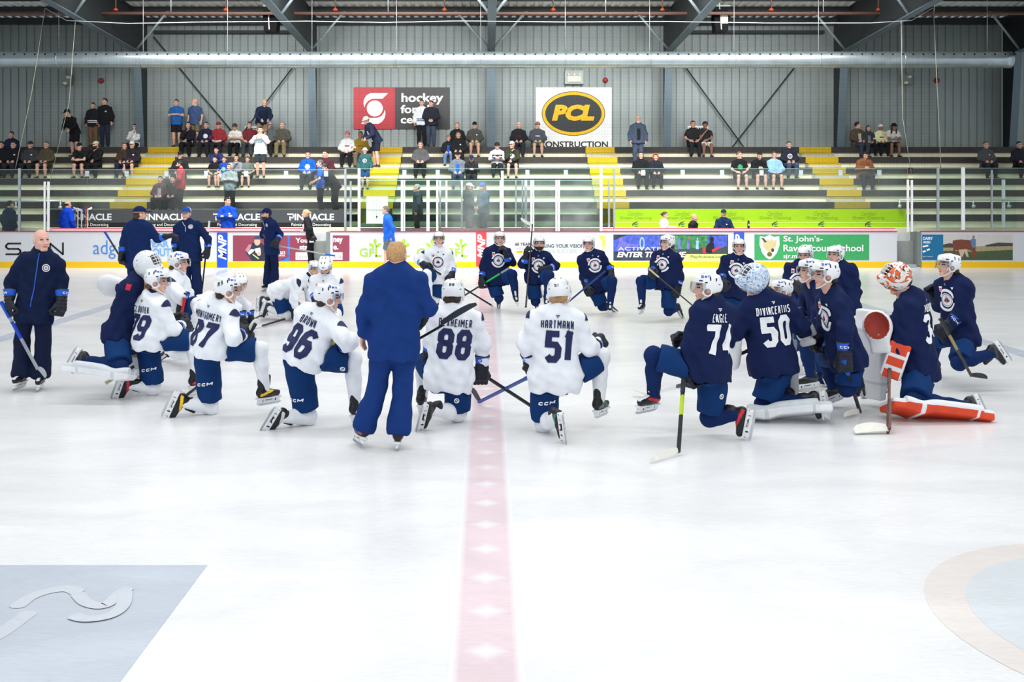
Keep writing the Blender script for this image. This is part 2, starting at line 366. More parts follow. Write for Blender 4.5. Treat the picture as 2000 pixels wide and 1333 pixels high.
# ---- ice
def ice_mat(name, base, kind=None):
    m = bpy.data.materials.new(name); m.use_nodes = True; nt = m.node_tree; b = nt.nodes['Principled BSDF']
    b.inputs['Roughness'].default_value = .22; b.inputs['Specular IOR Level'].default_value = .28
    geo = nt.nodes.new('ShaderNodeNewGeometry')
    mp = nt.nodes.new('ShaderNodeMapping'); mp.inputs['Scale'].default_value = (1.0, 2.2, 1)
    n = nt.nodes.new('ShaderNodeTexNoise'); n.inputs['Scale'].default_value = .55; n.inputs['Detail'].default_value = 6; n.inputs['Distortion'].default_value = 1.2
    nt.links.new(geo.outputs['Position'], mp.inputs['Vector']); nt.links.new(mp.outputs[0], n.inputs['Vector'])
    r = nt.nodes.new('ShaderNodeValToRGB'); c = lin(base)
    r.color_ramp.elements[0].position = .36; r.color_ramp.elements[0].color = tuple(x*.90 for x in c[:3])+(1,)
    r.color_ramp.elements[1].position = .62; r.color_ramp.elements[1].color = c
    nt.links.new(n.outputs['Fac'], r.inputs['Fac'])
    # fine skate scratches
    w1 = nt.nodes.new('ShaderNodeTexNoise'); w1.inputs['Scale'].default_value = 3.2; w1.inputs['Detail'].default_value = 9; w1.inputs['Distortion'].default_value = 4
    mp2 = nt.nodes.new('ShaderNodeMapping'); mp2.inputs['Scale'].default_value = (1, 6, 1); mp2.inputs['Rotation'].default_value = (0, 0, .25)
    nt.links.new(geo.outputs['Position'], mp2.inputs['Vector']); nt.links.new(mp2.outputs[0], w1.inputs['Vector'])
    bp = nt.nodes.new('ShaderNodeBump'); bp.inputs['Strength'].default_value = .12; bp.inputs['Distance'].default_value = .01
    nt.links.new(w1.outputs['Fac'], bp.inputs['Height']); nt.links.new(bp.outputs['Normal'], b.inputs['Normal'])
    r2 = nt.nodes.new('ShaderNodeMapRange'); r2.inputs['From Min'].default_value = .3; r2.inputs['From Max'].default_value = .7; r2.inputs['To Min'].default_value = .94; r2.inputs['To Max'].default_value = 1.03
    nt.links.new(w1.outputs['Fac'], r2.inputs['Value'])
    mu = nt.nodes.new('ShaderNodeMix'); mu.data_type = 'RGBA'; mu.blend_type = 'MULTIPLY'; mu.inputs['Factor'].default_value = 1
    nt.links.new(r.outputs['Color'], mu.inputs['A']); nt.links.new(r2.outputs[0], mu.inputs['B'])
    last = mu.outputs['Result']
    if kind == 'line':
        # white diamonds repeated along the line, washed out by the ice above them
        sx = nt.nodes.new('ShaderNodeSeparateXYZ'); nt.links.new(geo.outputs['Position'], sx.inputs[0])
        def mt(op, a, bb):
            q = nt.nodes.new('ShaderNodeMath'); q.operation = op
            for i, v in enumerate((a, bb)):
                if isinstance(v, (int, float)): q.inputs[i].default_value = v
                else: nt.links.new(v, q.inputs[i])
            return q.outputs[0]
        fr = mt('SUBTRACT', mt('FRACT', mt('MULTIPLY', sx.outputs['Y'], 1/.49), 0), .5)
        ay = mt('MULTIPLY', mt('ABSOLUTE', fr, 0), 5.0); axx = mt('MULTIPLY', mt('ABSOLUTE', sx.outputs['X'], 0), 9.0)
        st = nt.nodes.new('ShaderNodeMapRange'); st.inputs['From Min'].default_value = .35; st.inputs['From Max'].default_value = 1.25; st.inputs['To Min'].default_value = .65; st.inputs['To Max'].default_value = 0
        nt.links.new(mt('ADD', ay, axx), st.inputs['Value'])
        # soft edges of the painted line
        ed = nt.nodes.new('ShaderNodeMapRange'); ed.inputs['From Min'].default_value = .13; ed.inputs['From Max'].default_value = .185; ed.inputs['To Min'].default_value = 0; ed.inputs['To Max'].default_value = 1
        nt.links.new(mt('ABSOLUTE', sx.outputs['X'], 0), ed.inputs['Value'])
        mx = nt.nodes.new('ShaderNodeMix'); mx.data_type = 'RGBA'; mx.inputs['B'].default_value = lin((238, 242, 246))
        nt.links.new(mt('MAXIMUM', st.outputs[0], ed.outputs[0]), mx.inputs['Factor']); nt.links.new(last, mx.inputs['A']); last = mx.outputs['Result']
    nt.links.new(last, b.inputs['Base Color'])
    return m
m_ice = ice_mat('ice', (240, 241, 243))
b = MB(); b.face([(-34, .4, 0), (34, .4, 0), (34, BD+.05, 0), (-34, BD+.05, 0)]); o = b.build('floor', m_ice); tag(o, 'white ice sheet of the rink', kind='structure')
def ice_patch(name, pts, m, label, z=.0015):
    b = MB(); b.face([(x, y, z) for x, y in pts]); o = b.build(name, m); tag(o, label, kind='structure'); return o
ice_patch('trim_1', [(-.185, 2.2), (.185, 2.2), (.185, BD), (-.185, BD)], ice_mat('ice_red', (233, 212, 219), 'line'), 'faded red centre line with white diamonds in the ice')
m_blue_ice = ice_mat('ice_blue', (203, 211, 226))
ice_patch('trim_2', [(-7.77, 2), (-7.47, 2), (-7.47, BD), (-7.77, BD)], m_blue_ice, 'faint blue line in the ice on the left')
ice_patch('trim_3', [(7.50, 2), (7.80, 2), (7.80, BD), (7.50, BD)], m_blue_ice, 'faint blue line in the ice on the right')
m_adice = ice_mat('ice_ad', (196, 204, 217)); m_adice2 = ice_mat('ice_ad_white', (209, 215, 225))
ice_patch('trim_4', [(-8, 2.5), (-1.725, 2.5), (-1.725, 6.33), (-8, 6.33)], m_adice, 'grey sponsor panel painted under the ice')
def g2(u, v): D = gD(v); return (float((u-U0)*D/F), float(D))
bsw = MB()
for line, wd in (([(-40,1262),(0,1240),(35,1215),(60,1196)], .10), ([(30,1190),(60,1168),(100,1155),(135,1152),(155,1160)], .09), ([(150,1160),(170,1180),(205,1185),(235,1160),(255,1150)], .08), ([(245,1155),(240,1185),(215,1205),(170,1212),(140,1205)], .08)):
    cp = [np.array(g2(*p)) for p in line]; pts = []; LR = []
    for i in range(len(cp)-1):
        p0, p1, p2, p3 = cp[max(i-1, 0)], cp[i], cp[i+1], cp[min(i+2, len(cp)-1)]
        for t in np.linspace(0, 1, 6, endpoint=i == len(cp)-2): pts.append(.5*((2*p1)+(p2-p0)*t+(2*p0-5*p1+4*p2-p3)*t*t+(3*p1-p0-3*p2+p3)*t**3))
    for i, p in enumerate(pts):
        d = nrm(pts[min(i+1, len(pts)-1)]-pts[max(i-1, 0)]); nn = np.array([-d[1], d[0]])*wd/2*(1 if 0 < i < len(pts)-1 else .4); LR.append((p-nn, p+nn))
    zz = .003+.00002*len(bsw.v)
    for (a, c), (a2, c2) in zip(LR, LR[1:]):
        q = [(a[0], a[1], zz), (a2[0], a2[1], zz), (c2[0], c2[1], zz), (c[0], c[1], zz)]; ar = sum(q[i][0]*q[(i+1) % 4][1]-q[(i+1) % 4][0]*q[i][1] for i in range(4))
        bsw.face(q if ar > 0 else q[::-1])
o = bsw.build('trim_5', m_adice2); tag(o, 'worn white brush strokes in the grey panel under the ice', kind='structure')
def disc_pts(cx, cy, r, n=48): return [(cx+r*math.cos(2*PI*i/n), cy+r*math.sin(2*PI*i/n)) for i in range(n)]
ice_patch('trim_6', disc_pts(3.72, 5.45, 1.28), ice_mat('ice_peach', (236, 229, 226)), 'faint peach ring of the round mark in the ice')
ice_patch('trim_7', disc_pts(3.72, 5.45, 1.06), ice_mat('ice_greyblue', (222, 228, 234)), 'faint grey blue disc inside the peach ring', .0022)
ice_patch('trim_8', [(3.05, 5.75), (4.3, 5.75), (4.3, 5.0), (3.3, 5.2)], ice_mat('ice_peach_in', (233, 222, 216)), 'faint peach bar within the round mark in the ice', .003)

# ---- text on a plane facing the viewer; box in photo pixels at depth D
_font_cache = {}
def font_mesh(s, bold, shear, space=1.0):
    key = (s, bold, shear, space)
    if key in _font_cache: return _font_cache[key]
    cu = bpy.data.curves.new('lettering', 'FONT'); cu.body = s; cu.offset = bold; cu.shear = shear; cu.resolution_u = 3; cu.space_character = space
    o = bpy.data.objects.new('lettering_tmp', cu); COL.objects.link(o)
    dg = bpy.context.evaluated_depsgraph_get(); dg.update()
    me = bpy.data.meshes.new_from_object(o.evaluated_get(dg)); bpy.data.objects.remove(o); bpy.data.curves.remove(cu)
    n = len(me.vertices); V = np.zeros(n*3, np.float32); me.vertices.foreach_get('co', V); V = V.reshape(-1, 3)
    Fs = [tuple(p.vertices) for p in me.polygons]; bpy.data.meshes.remove(me)
    _font_cache[key] = (V, Fs); return V, Fs
def txt(s, u0, v0, u1, v1, D, m, parent=None, bold=.02, shear=0, rot=0, name='lettering', dy=.006, space=1.0, flip=False):
    V, Fs = font_mesh(s, bold, shear, space)
    x, y = V[:, 0], V[:, 1]
    x = (x-x.min())/(x.max()-x.min()); y = (y-y.min())/(y.max()-y.min())
    if rot: x, y = 1-y, x            # reads bottom to top
    if flip: x = 1-x
    a, c = W(u0, v1, D), W(u1, v0, D)
    P = np.stack([a[0]+(c[0]-a[0])*x, np.full(len(x), D-dy), a[2]+(c[2]-a[2])*y], 1)
    me = bpy.data.meshes.new(name); me.from_pydata(P.tolist(), [], Fs); me.materials.append(m); me.update()
    o = link(name, me, parent); return o
def rect_px(name, u0, v0, u1, v1, D, m, parent=None, th=.004):
    a, c = W(u0, v1, D), W(u1, v0, D); return box(name, (a[0], D-th, a[2]), (c[0], D, c[2]), m, parent)
def poly_px(mb, pts, D, th=.003, m=0):
    mb.poly([(float(W(u, v, D)[0]), float(W(u, v, D)[2])) for u, v in pts], D-th, th, m)
def circ_px(cx, cy, rx, ry, n=40, a0=0, a1=360): return [(cx+rx*math.cos(math.radians(a0+(a1-a0)*i/n)), cy-ry*math.sin(math.radians(a0+(a1-a0)*i/n))) for i in range(n + (0 if a1-a0 == 360 else 1))]

# ---- dasher boards
BT = 1.09
def bx(u): return (u-U0)*BD/F
def boards(name, u0, u1, label):
    x0, x1 = bx(u0), bx(u1)
    r = box(name, (x0, BD, .18), (x1, BD+.10, BT), m_white); tag(r, label, 'rink boards')
    box('kick_plate', (x0, BD-.012, 0.0), (x1, BD+.10, .18), m_yellow, r)
    box('cap_rail', (x0, BD-.015, BT), (x1, BD+.12, BT+.028), m_red, r)
    u = u0
    while u < u1-170:
        u += 148; box('panel_seam', (bx(u)-.004, BD-.002, .18), (bx(u)+.004, BD, BT), M('seam', (205, 208, 212)), r)
    return r
bl = boards('rink_boards', -90, 602, 'white rink boards with yellow kick plate, left of the open gate by the maroon banner')
bc = boards('rink_boards', 645, 1752, 'long white rink boards behind the players, between the two open gates')
br = boards('rink_boards', 1800, 2110, 'white rink boards with the cow photo, right of the right open gate')
# sill above the boards where the benches have no front glass
for nm, u0, u1, lb in (('bench_sill', 97, 602, 'pinkish white sill along the left players bench'), ('bench_sill', 1200, 1752, 'pinkish white sill along the right players bench'), ('bench_sill', 700, 1199, 'pinkish white sill below the centre glass')):
    r = box(nm, (bx(u0), BD+.13, .35), (bx(u1), BD+.23, 1.19), m_pinkw); tag(r, lb, 'sill')
    box('red_edge', (bx(u0), BD+.125, 1.19), (bx(u1), BD+.235, 1.205), m_red, r)
# gate openings: jambs and half open gates
for u0, u1, lb, dk in ((602, 645, 'open gate beside the maroon banner', 0), (1752, 1800, 'open gate beside the cow photo', 1)):
    r = empty('rink_gate', (bx(u1), BD, 0)); tag(r, ('grey '+lb if not dk else 'grey '+lb+' with dark lower panel'), 'gate')
    o = box('gate_edge', (bx(u1-8)-bx(u1), -.0, .05), (-.004, .55, BT), M('gate_edge', (120, 128, 128), .5), r)
    o = box('gate_panel', (bx(u0)-bx(u1)+.05, .62, .35), (bx(u1-8)-bx(u1), .66, BT-.05), M('gate_white', (214, 218, 222), .4), r)
    o = box('lower_panel', (bx(u0)-bx(u1)+.05, .60, .1), (bx(u1-8)-bx(u1), .66, .35 if not dk else .62), M('gate_dark', (70, 76, 84), .5), r)
    o = box('threshold', (bx(u0)-bx(u1)+.02, .02, 0), (-.14, .58, .10), M('gate_sill', (160, 165, 168), .5), r)

AD = BD-.001
# --- sponsor lettering: black letters at the far left
ad = tag(empty('x'), None)
bpy.data.objects.remove(ad)
def advert(parent, name='banner', u0=0, v0=0, u1=0, v1=0, m=None, label=None, th=.004):
    o = rect_px(name, u0, v0, u1, v1, AD, m, parent, th)
    if label: o['label'] = label
    return o
def stroke_px(mb, pts, wpx, D, th=.006):
    for i in range(len(pts)-1):
        a, c = np.array(pts[i], float), np.array(pts[i+1], float); d = (c-a)/np.linalg.norm(c-a); n = np.array([-d[1], d[0]])*wpx/2
        a = a-d*wpx*.3; c = c+d*wpx*.3
        poly_px(mb, [tuple(a-n), tuple(c-n), tuple(c+n), tuple(a+n)], D, th)
S_ = [(40,476),(16,476),(12,480),(12,483),(16,486.5),(36,486.5),(40,490),(40,493),(36,497),(12,497)]
for pl in (S_, [(56,498),(73,475),(90,498)], [(98,498),(98,476),(123,497),(123,475)], [(p[0]-44, p[1]) for p in S_]):
    b = MB(); stroke_px(b, pl, 3.4, AD); o = b.build('lettering', m_txtk, bl); o['label'] = 'wide black letter'
m_ltblue = M('print_blue', (110, 165, 225), .5, var=0)
txt('adg', 182, 470, 226, 506, AD, M('print_blue2', (70, 130, 205), .5, var=0), bl, -.004)
txt('WEAR', 277, 470, 330, 483, AD, m_ltblue, bl, .03); txt('MOUTH', 285, 485, 345, 501, AD, m_ltblue, bl, .03)
# --- blue and red upright banners
def mnp(par, u0, u1, v0, v1, col, nm):
    p = rect_px('banner', u0, v0, u1, v1, AD, M(nm, col, .4), par, .016); p['label'] = nm.replace('_', ' ')
    txt('MNP', u0+2.2, v0+4, u1-2.2, v1-15, AD-.016, m_txtw, p, .035, .35, rot=1)
mnp(bl, 424, 444.5, 454.6, 523, (25, 80, 200), 'blue_upright_banner'); mnp(bc, 930, 950, 453.6, 521, (232, 68, 75), 'red_upright_banner'); mnp(bc, 1433.5, 1453, 453.6, 521, (52, 92, 190), 'mid_blue_upright_banner')
# --- maroon school banner, split by the gate
m_maroon = M('maroon', (140, 62, 82), .5, var=.08, scale=30)
p = advert(bl, u0=455, v0=460, u1=602, v1=510.5, m=m_maroon, label='maroon banner with a hockey player')
q = MB(); MP = [M('pl_navy', (40, 46, 66)), M('pl_white', (225, 225, 230)), M('pl_skin', (214, 170, 150)), M('pl_stick', (205, 215, 90)), M('pl_helm', (60, 70, 95)), M('pl_pink', (185, 130, 140))]
A2 = AD-.004
poly_px(q, [(486,478),(496,474),(510,475),(520,482),(524,500),(522,510),(492,510),(484,500),(479,489)], A2, .003, 0)
poly_px(q, [(479,489),(486,478),(492,477),(488,488),(484,494)], A2, .005, 5); poly_px(q, [(484,494),(490,487),(498,488),(494,493),(487,498)], A2, .005, 1)
poly_px(q, [(497,486),(508,484),(510,494),(500,495)], A2, .005, 1); poly_px(q, circ_px(502.5, 472, 6, 8, 16), A2, .004, 2); poly_px(q, circ_px(502.5, 468, 6.5, 7, 14, 0, 180), A2, .006, 4)
poly_px(q, [(494,496),(506,505),(505,507),(493,498)], A2, .007, 3); poly_px(q, circ_px(506, 496, 4, 4, 10), A2, .008, 2); poly_px(q, [(484,494),(487,498),(490,506),(486,503)], A2, .004, 4)
q.build('player_picture', MP, p)
q = MB(); poly_px(q, [(562,460),(566,460),(566,500),(552,508),(545,510.4),(566,510.4),(566,500),(562,498)], A2, .003, 0); q.build('blue_stripe', M('stripe_blue', (60, 110, 205)), p)
txt("PAUL'S", 541, 491, 557, 497, A2, m_txtw, p, .03); txt('SCHOOL', 541, 498, 557, 501, A2, m_txtw, p, .02)
txt('You', 577, 465, 601, 474.5, A2, m_txtw, p, .035); txt('sta', 585, 479, 601, 488, A2, m_txtw, p, .035)
rect_px('white_box', 577.5, 493, 601.8, 508, A2, m_txtw, p, .003); txt('Learn', 580, 497, 600, 505, A2-.003, M('print_grey', (150, 150, 165), var=0), p, 0)
p = advert(bc, u0=650, v0=460, u1=682.5, v1=510.5, m=m_maroon, label='right end of the maroon banner')
txt('ney', 651, 465, 669.5, 477, A2, m_txtw, p, .035); txt('e.', 651, 480, 661, 488, A2, m_txtw, p, .035)
rect_px('white_box', 650.2, 493, 669, 507.5, A2, m_txtw, p, .003); txt('b.ca', 653, 497, 667, 504, A2-.003, M('print_grey2', (120, 110, 115), var=0), p, 0)
# --- lime sprout logos
m_lime = M('lime_print', (160, 200, 55), .5, var=0)
for k, u in enumerate((702, 758, 813.5, 870)):
    txt('G', u, 485, u+16.5, 502, AD, m_lime, bc, .02); txt('F', u+19, 485.5, u+29, 501.5, AD, m_lime, bc, .02)
    q = MB(); stroke_px(q, [(u+32.5, 479), (u+32.5, 500.5), (u+42, 500.5)], 3.4, AD)
    for (x0, y0, x1, y1, wd) in ((u+30.5, 478, u+30.5, 466, 3.2), (u+29, 483, u+18.5, 475, 3), (u+33, 483, u+42, 475, 3)):
        a, c = np.array([x0, y0]), np.array([x1, y1]); d = c-a; n = np.array([-d[1], d[0]])/np.linalg.norm(d)
        ts = np.linspace(0, 1, 8); pts = [tuple(a+d*t+n*wd*math.sin(PI*t)**.8) for t in ts]+[tuple(a+d*t-n*wd*math.sin(PI*t)**.8) for t in ts[-2:0:-1]]
        poly_px(q, pts, AD, .006)
    q.build('sprout_logo', m_lime, bc)
# --- grey green slogan
m_slog = M('slogan_dark', (60, 90, 85), var=0); m_slog2 = M('slogan_light', (165, 172, 170), var=0)
txt('60 YEARS', 1006, 474, 1040, 480.5, AD, M('slogan_k', (60, 62, 62), var=0), bc, .02); txt('WINNING', 1006, 483, 1040, 488, AD, m_slog2, bc, 0)
rect_px('year_tag', 1007, 490, 1026, 494.5, AD, M('tag_amber', (245, 195, 60)), bc); txt('1965', 1010, 490.8, 1020, 493.8, AD-.004, M('slogan_k2', (120, 90, 30), var=0), bc, 0)
txt('CLEARING YOUR VISION', 1040, 477, 1141, 484.5, AD, m_slog, bc, .02); txt('BUILDING SUCCESS.', 1040, 487.5, 1129, 494.5, AD, m_slog2, bc, 0)
q = MB(); poly_px(q, [(1168,460),(1184,460),(1176,470)], AD, .003, 0); poly_px(q, [(1182,464),(1182,480),(1175,497),(1177,484),(1175,472)], AD, .003, 0); poly_px(q, [(1159,467),(1168,461),(1174,467)], AD, .003, 1); q.build('yellow_chevrons', [M('chev_y', (245, 205, 90)), M('chev_g', (190, 205, 200))], bc)
# --- dark games banner
p = advert(bc, u0=1198, v0=458.5, u1=1422, v1=509.5, m=M('game_dark', (48, 58, 78), .45, var=.5, scale=6), label='dark blue games banner')
q = MB(); gm = [M('g_blue', (70, 90, 190), var=.35, scale=9), M('g_lblue', (150, 185, 235), var=.2), M('g_purple', (110, 105, 190), var=.3, scale=9), M('g_green', (60, 130, 80), var=.5, scale=8), M('g_floor', (60, 75, 70), var=.4, scale=30), M('g_red', (200, 50, 70)), M('g_black', (25, 28, 36)), M('g_yel', (228, 230, 130))]
poly_px(q, [(1198,470),(1226,459),(1290,459),(1290,486),(1198,492)], A2, .001, 0); poly_px(q, circ_px(1254, 475, 5, 12, 18), A2, .003, 1); poly_px(q, circ_px(1254, 475, 2.8, 8, 16), A2, .0035, 0)
poly_px(q, [(1206,476),(1216,472),(1230,477),(1246,478),(1246,482),(1226,484),(1206,490)], A2, .002, 2); poly_px(q, circ_px(1213, 468, 4, 5, 12), A2, .003, 2)
poly_px(q, [(1318,460),(1386,460),(1386,488),(1318,488)], A2, .001, 3); poly_px(q, [(1316,488),(1420,480),(1420,496),(1316,496)], A2, .0015, 4)
for (u, c) in ((1327, 2), (1344, 5), (1362, 1)):
    poly_px(q, circ_px(u, 467, 1.6, 2, 8), A2, .003, c); poly_px(q, [(u-3,470),(u+3,470),(u+2,478),(u+3,487),(u-3,487),(u-2,478)], A2, .0025, c if c != 5 else 2)
poly_px(q, [(1382,462),(1420,459),(1420,480),(1396,490),(1380,488)], A2, .002, 0); poly_px(q, [(1380,480),(1388,472),(1394,474),(1396,490),(1386,496),(1378,492)], A2, .004, 6); poly_px(q, circ_px(1390, 468, 4.5, 5.5, 12), A2, .0045, 6); poly_px(q, [(1372,482),(1378,484),(1378,495),(1373,495)], A2, .005, 5); poly_px(q, [(1390,488),(1408,480),(1406,484),(1392,494)], A2, .005, 5)
poly_px(q, [(1340,496.5),(1422,496.5),(1422,509.5),(1334,509.5)], A2, .005, 7)
q.build('games_picture', gm, p)
txt('ACTIVATE', 1207, 483, 1291, 489.5, A2-.006, m_txtw, p, .0); txt('ENTER THE GAME', 1205, 492, 1340, 503, A2-.006, m_txtw, p, .04, .25)
txt('PlayActivate.com', 1349, 499, 1413, 506, A2-.006, M('print_green', (90, 120, 60), var=0), p, .01)
# --- green school banner
p = advert(bc, u0=1473.5, v0=458.5, u1=1697.5, v1=508.5, m=M('school_green', (58, 160, 95), .45, var=.05), label='green school banner with a shield')
q = MB(); sh = lambda s, cx=1503, cy=483: [(cx+s*x, cy+s*y) for x, y in ((-19,-21),(-9,-20),(0,-24),(9,-20),(19,-21),(19.5,-4),(14,12),(6,21),(0,24),(-6,21),(-14,12),(-19.5,-4))]
poly_px(q, sh(1.0), A2, .002, 0); poly_px(q, sh(.88), A2, .003, 1)
poly_px(q, [(1489,467),(1496,472),(1499,466),(1503,472),(1507,466),(1511,472),(1517,467),(1516,482),(1508,490),(1503,497),(1498,490),(1490,482)], A2, .004, 2); poly_px(q, [(1486,464),(1492,466),(1498,473),(1494,474)], A2, .005, 3); poly_px(q, circ_px(1503, 497, 5, 4.5, 14), A2, .005, 4); poly_px(q, circ_px(1509, 489, 3, 4, 10), A2, .005, 3)
q.build('shield', [m_txtw, M('shield_w', (215, 228, 215)), M('shield_tan', (205, 190, 140)), M('shield_d', (50, 70, 70)), M('shield_bee', (110, 100, 50))], p)
txt("St. John's-", 1530, 460.5, 1607, 475.5, A2, m_txtw, p, .015); txt('Ravenscourt School', 1530, 478, 1686, 491.5, A2, m_txtw, p, .015); txt('sjr.mb.ca', 1530, 496.5, 1579, 507, A2, m_txtw, p, .01)
# --- cow photo banner
p = advert(br, u0=1801, v0=458.5, u1=1842, v1=508.5, m=M('panel_teal', (22, 110, 155), .45), label='blue panel of the farm banner')
txt('DAIRY', 1790, 463, 1809, 469, A2, m_txtw, p, .03).location = (.2, 0, 0); txt('FARMERS', 1803, 471, 1817, 476, A2, m_txtw, p, .03)
q = MB(); stroke_px(q, [(1803,482),(1812,480)], 3, A2); stroke_px(q, [(1803,492),(1809,490),(1815,487)], 3.2, A2); q.build('white_swoosh', m_txtw, p); txt('good place', 1802, 500, 1822, 502.5, A2, m_txtw, p, 0)
p = advert(br, u0=1842.3, v0=458.5, u1=1978, v1=508.5, m=M('cow_sky', (200, 198, 195), .5, var=.05), label='photo banner of a brown cow and a farmer in a field')
q = MB(); poly_px(q, [(1842.3,483),(1870,481),(1900,482),(1940,480),(1978,481),(1978,508.5),(1842.3,508.5)], A2, .001, 0); poly_px(q, [(1842.3,490),(1900,492),(1978,488),(1978,508.5),(1842.3,508.5)], A2, .0015, 1)
poly_px(q, [(1842.3,478),(1856,475),(1866,479),(1866,484),(1842.3,484)], A2, .002, 2); poly_px(q, [(1925,479),(1950,474),(1978,475),(1978,481),(1925,482)], A2, .002, 2)
poly_px(q, [(1861,470),(1876,468),(1900,470),(1906,474),(1905,488),(1908,495),(1903,503),(1899,502),(1898,490),(1888,487),(1878,488),(1876,502),(1872,502),(1871,490),(1866,488),(1864,502),(1860,502),(1862,486),(1860,478)], A2, .003, 3)
poly_px(q, [(1872,488),(1888,487),(1892,502),(1888,502),(1884,492),(1880,502),(1876,502)], A2, .0035, 4); poly_px(q, [(1895,469),(1901,465),(1906,468),(1905,484),(1899,484),(1896,474)], A2, .004, 5); poly_px(q, circ_px(1901.5, 463, 2.2, 2.8, 10), A2, .0045, 6)
q.build('field_picture', [M('f_tan', (165, 150, 115), var=.2, scale=20), M('f_green', (70, 88, 60), var=.3, scale=25), M('f_tree', (70, 72, 68)), M('f_cow', (120, 66, 48), var=.15), M('f_belly', (200, 175, 155)), M('f_shirt', (90, 125, 165)), M('f_skin', (150, 110, 95))], p)

# ================================================================== STANDS
m_conc = M('stand_cream', (236, 233, 208), .7, var=.06, scale=4)
m_bench = M('bench_brown', (58, 54, 54), .6, var=.1, scale=6)
m_ysteps = M('step_yellow', (205, 172, 10), .55, var=.06)
m_nose = M('step_nose', (190, 190, 180), .5)
XL, XR = -20.5, 22.5
rows = [(3.92-.39*k, 37.0-.75*k) for k in range(7)]+[(1.19, 32.0)]
b = MB()
for k, (z, D) in enumerate(rows):
    back = rows[k-1][1] if k else 37.9
    b.box((XL, D, 0), (XR, back+.01, z))
o = b.build('floor_stands', m_conc); tag(o, 'cream concrete steps of the grandstand', kind='structure')
stairs = [(-11.6, 1.2, 'left'), (-3.55, 1.05, 'centre left'), (4.1, 1.05, 'centre right'), (11.85, 1.15, 'right')]
ordn = ['top', 'second', 'third', 'fourth', 'fifth', 'sixth', 'seventh', 'lowest']
segs = []; x = XL
secn = ['left of the leftmost stairs', 'between the two left stairs', 'between the two middle stairs', 'between the two right stairs', 'right of the rightmost stairs']
for i, (cx, wd, nm) in enumerate(stairs): segs.append((x, cx-wd/2, secn[i])); x = cx+wd/2
segs.append((x, XR, secn[4]))
for k, (z, D) in enumerate(rows[:7]):
    for (xa, xb, sn) in segs:
        r = box('bleacher_bench', (xa, D-.07, z-.20), (xb, D+.26, z+.012), m_bench)
        tag(r, 'brown bleacher bench, %s row from top, %s' % (ordn[k] if k else 'first', sn), 'bench', 'bleacher benches of the grandstand')
for (cx, wd, nm) in stairs:
    r = empty('grandstand_stairs', (cx, 37, 0)); tag(r, 'bright yellow edged stairs of the grandstand, %s flight' % {'left': 'leftmost', 'centre left': 'second from left', 'centre right': 'third from left', 'right': 'rightmost'}[nm], 'stairs')
    for k, (z, D) in enumerate(rows[:7]):
        s = box('step', (-wd/2, D-.10-37, z-.20), (wd/2, D+.2-37, z+.015), m_ysteps, r)
        s2 = box('step', (-wd/2, max(D-.40, 32.46)-37, z-.39), (wd/2, D-.0-37, z-.23), m_nose, r); s2['label'] = 'grey tread with yellow edge'
        box('edge_strip', (-wd/2, max(D-.41, 32.45)-37, z-.265), (wd/2, max(D-.39, 32.47)-37, z-.225), m_ysteps, s2)
# walkway and bench pits
o = box('floor_walkway', (XL, BD+.30, 0), (XR, 32.0, .80), M('walk_grey', (150, 154, 152), .7)); tag(o, 'grey concrete walkway behind the glass', kind='structure')
# the two bench areas stand in front of the glass with the banners, on a low floor
# ================================================================== WALL
m_wall = M('wall_metal', (140, 150, 150), .5, .15, var=.04, scale=2)
b = MB(); x = XL; per = .293; WD = 37.9; zt = 8.72
prof = []
while x < XR:
    prof += [(x, WD), (x+per-.055, WD), (x+per-.04, WD+.035), (x+per-.015, WD+.035)]; x += per
for i in range(len(prof)-1):
    (xa, ya), (xb, yb) = prof[i], prof[i+1]; b.face([(xa, ya, 3.2), (xb, yb, 3.2), (xb, yb, zt), (xa, ya, zt)])
o = b.build('wall_back', m_wall); tag(o, 'ribbed light grey metal wall behind the grandstand', kind='structure')
# eave strut, girts, roof deck and purlins
def deck(D): return 8.76+(37.8-D)*.075
b = MB(); y0, y1 = 37.95, 18.0; x = XL; per = .30
while x < XR:
    pr = [(x, 0), (x+.12, 0), (x+.15, .045), (x+.27, .045), (x+.30, 0)]
    for i in range(4):
        (xa, za), (xb, zb) = pr[i], pr[i+1]; b.face([(xa, y0, deck(y0)+za), (xa, y1, deck(y1)+za), (xb, y1, deck(y1)+zb), (xb, y0, deck(y0)+zb)])
    x += .30
o = b.build('ceiling', M('deck_white', (236, 240, 240), .55, .1)); tag(o, 'white corrugated roof deck', kind='structure')
b = MB(); b.box((XL, 37.45, 8.47), (XR, 37.75, 8.70)); o = b.build('trim_9', m_steel2); tag(o, 'dark eave beam along the top of the wall', kind='structure')
for i, D in enumerate((36.3, 34.9, 33.5, 32.1, 30.7, 29.3, 27.9, 26.5)):
    b = MB(); b.box((XL, D-.06, deck(D)-.16), (XR, D+.06, deck(D)+.0)); o = b.build('roof_purlin', m_steel2); tag(o, 'dark roof purlin under the deck, number of rows from the wall %d' % (i+1), kind='structure')
for u0, u1, sd in ((300, 608, 'left'), (1310, 1609, 'right')):
    a, c = W(u0, 65, 37.7), W(u1, 60, 37.7); b = MB(); b.box((a[0], 37.6, a[2]), (c[0], 37.88, c[2])); o = b.build('trim_10' if sd == 'left' else 'trim_11', m_steel2); tag(o, 'dark girt across the braced bay on the %s' % sd, kind='structure')
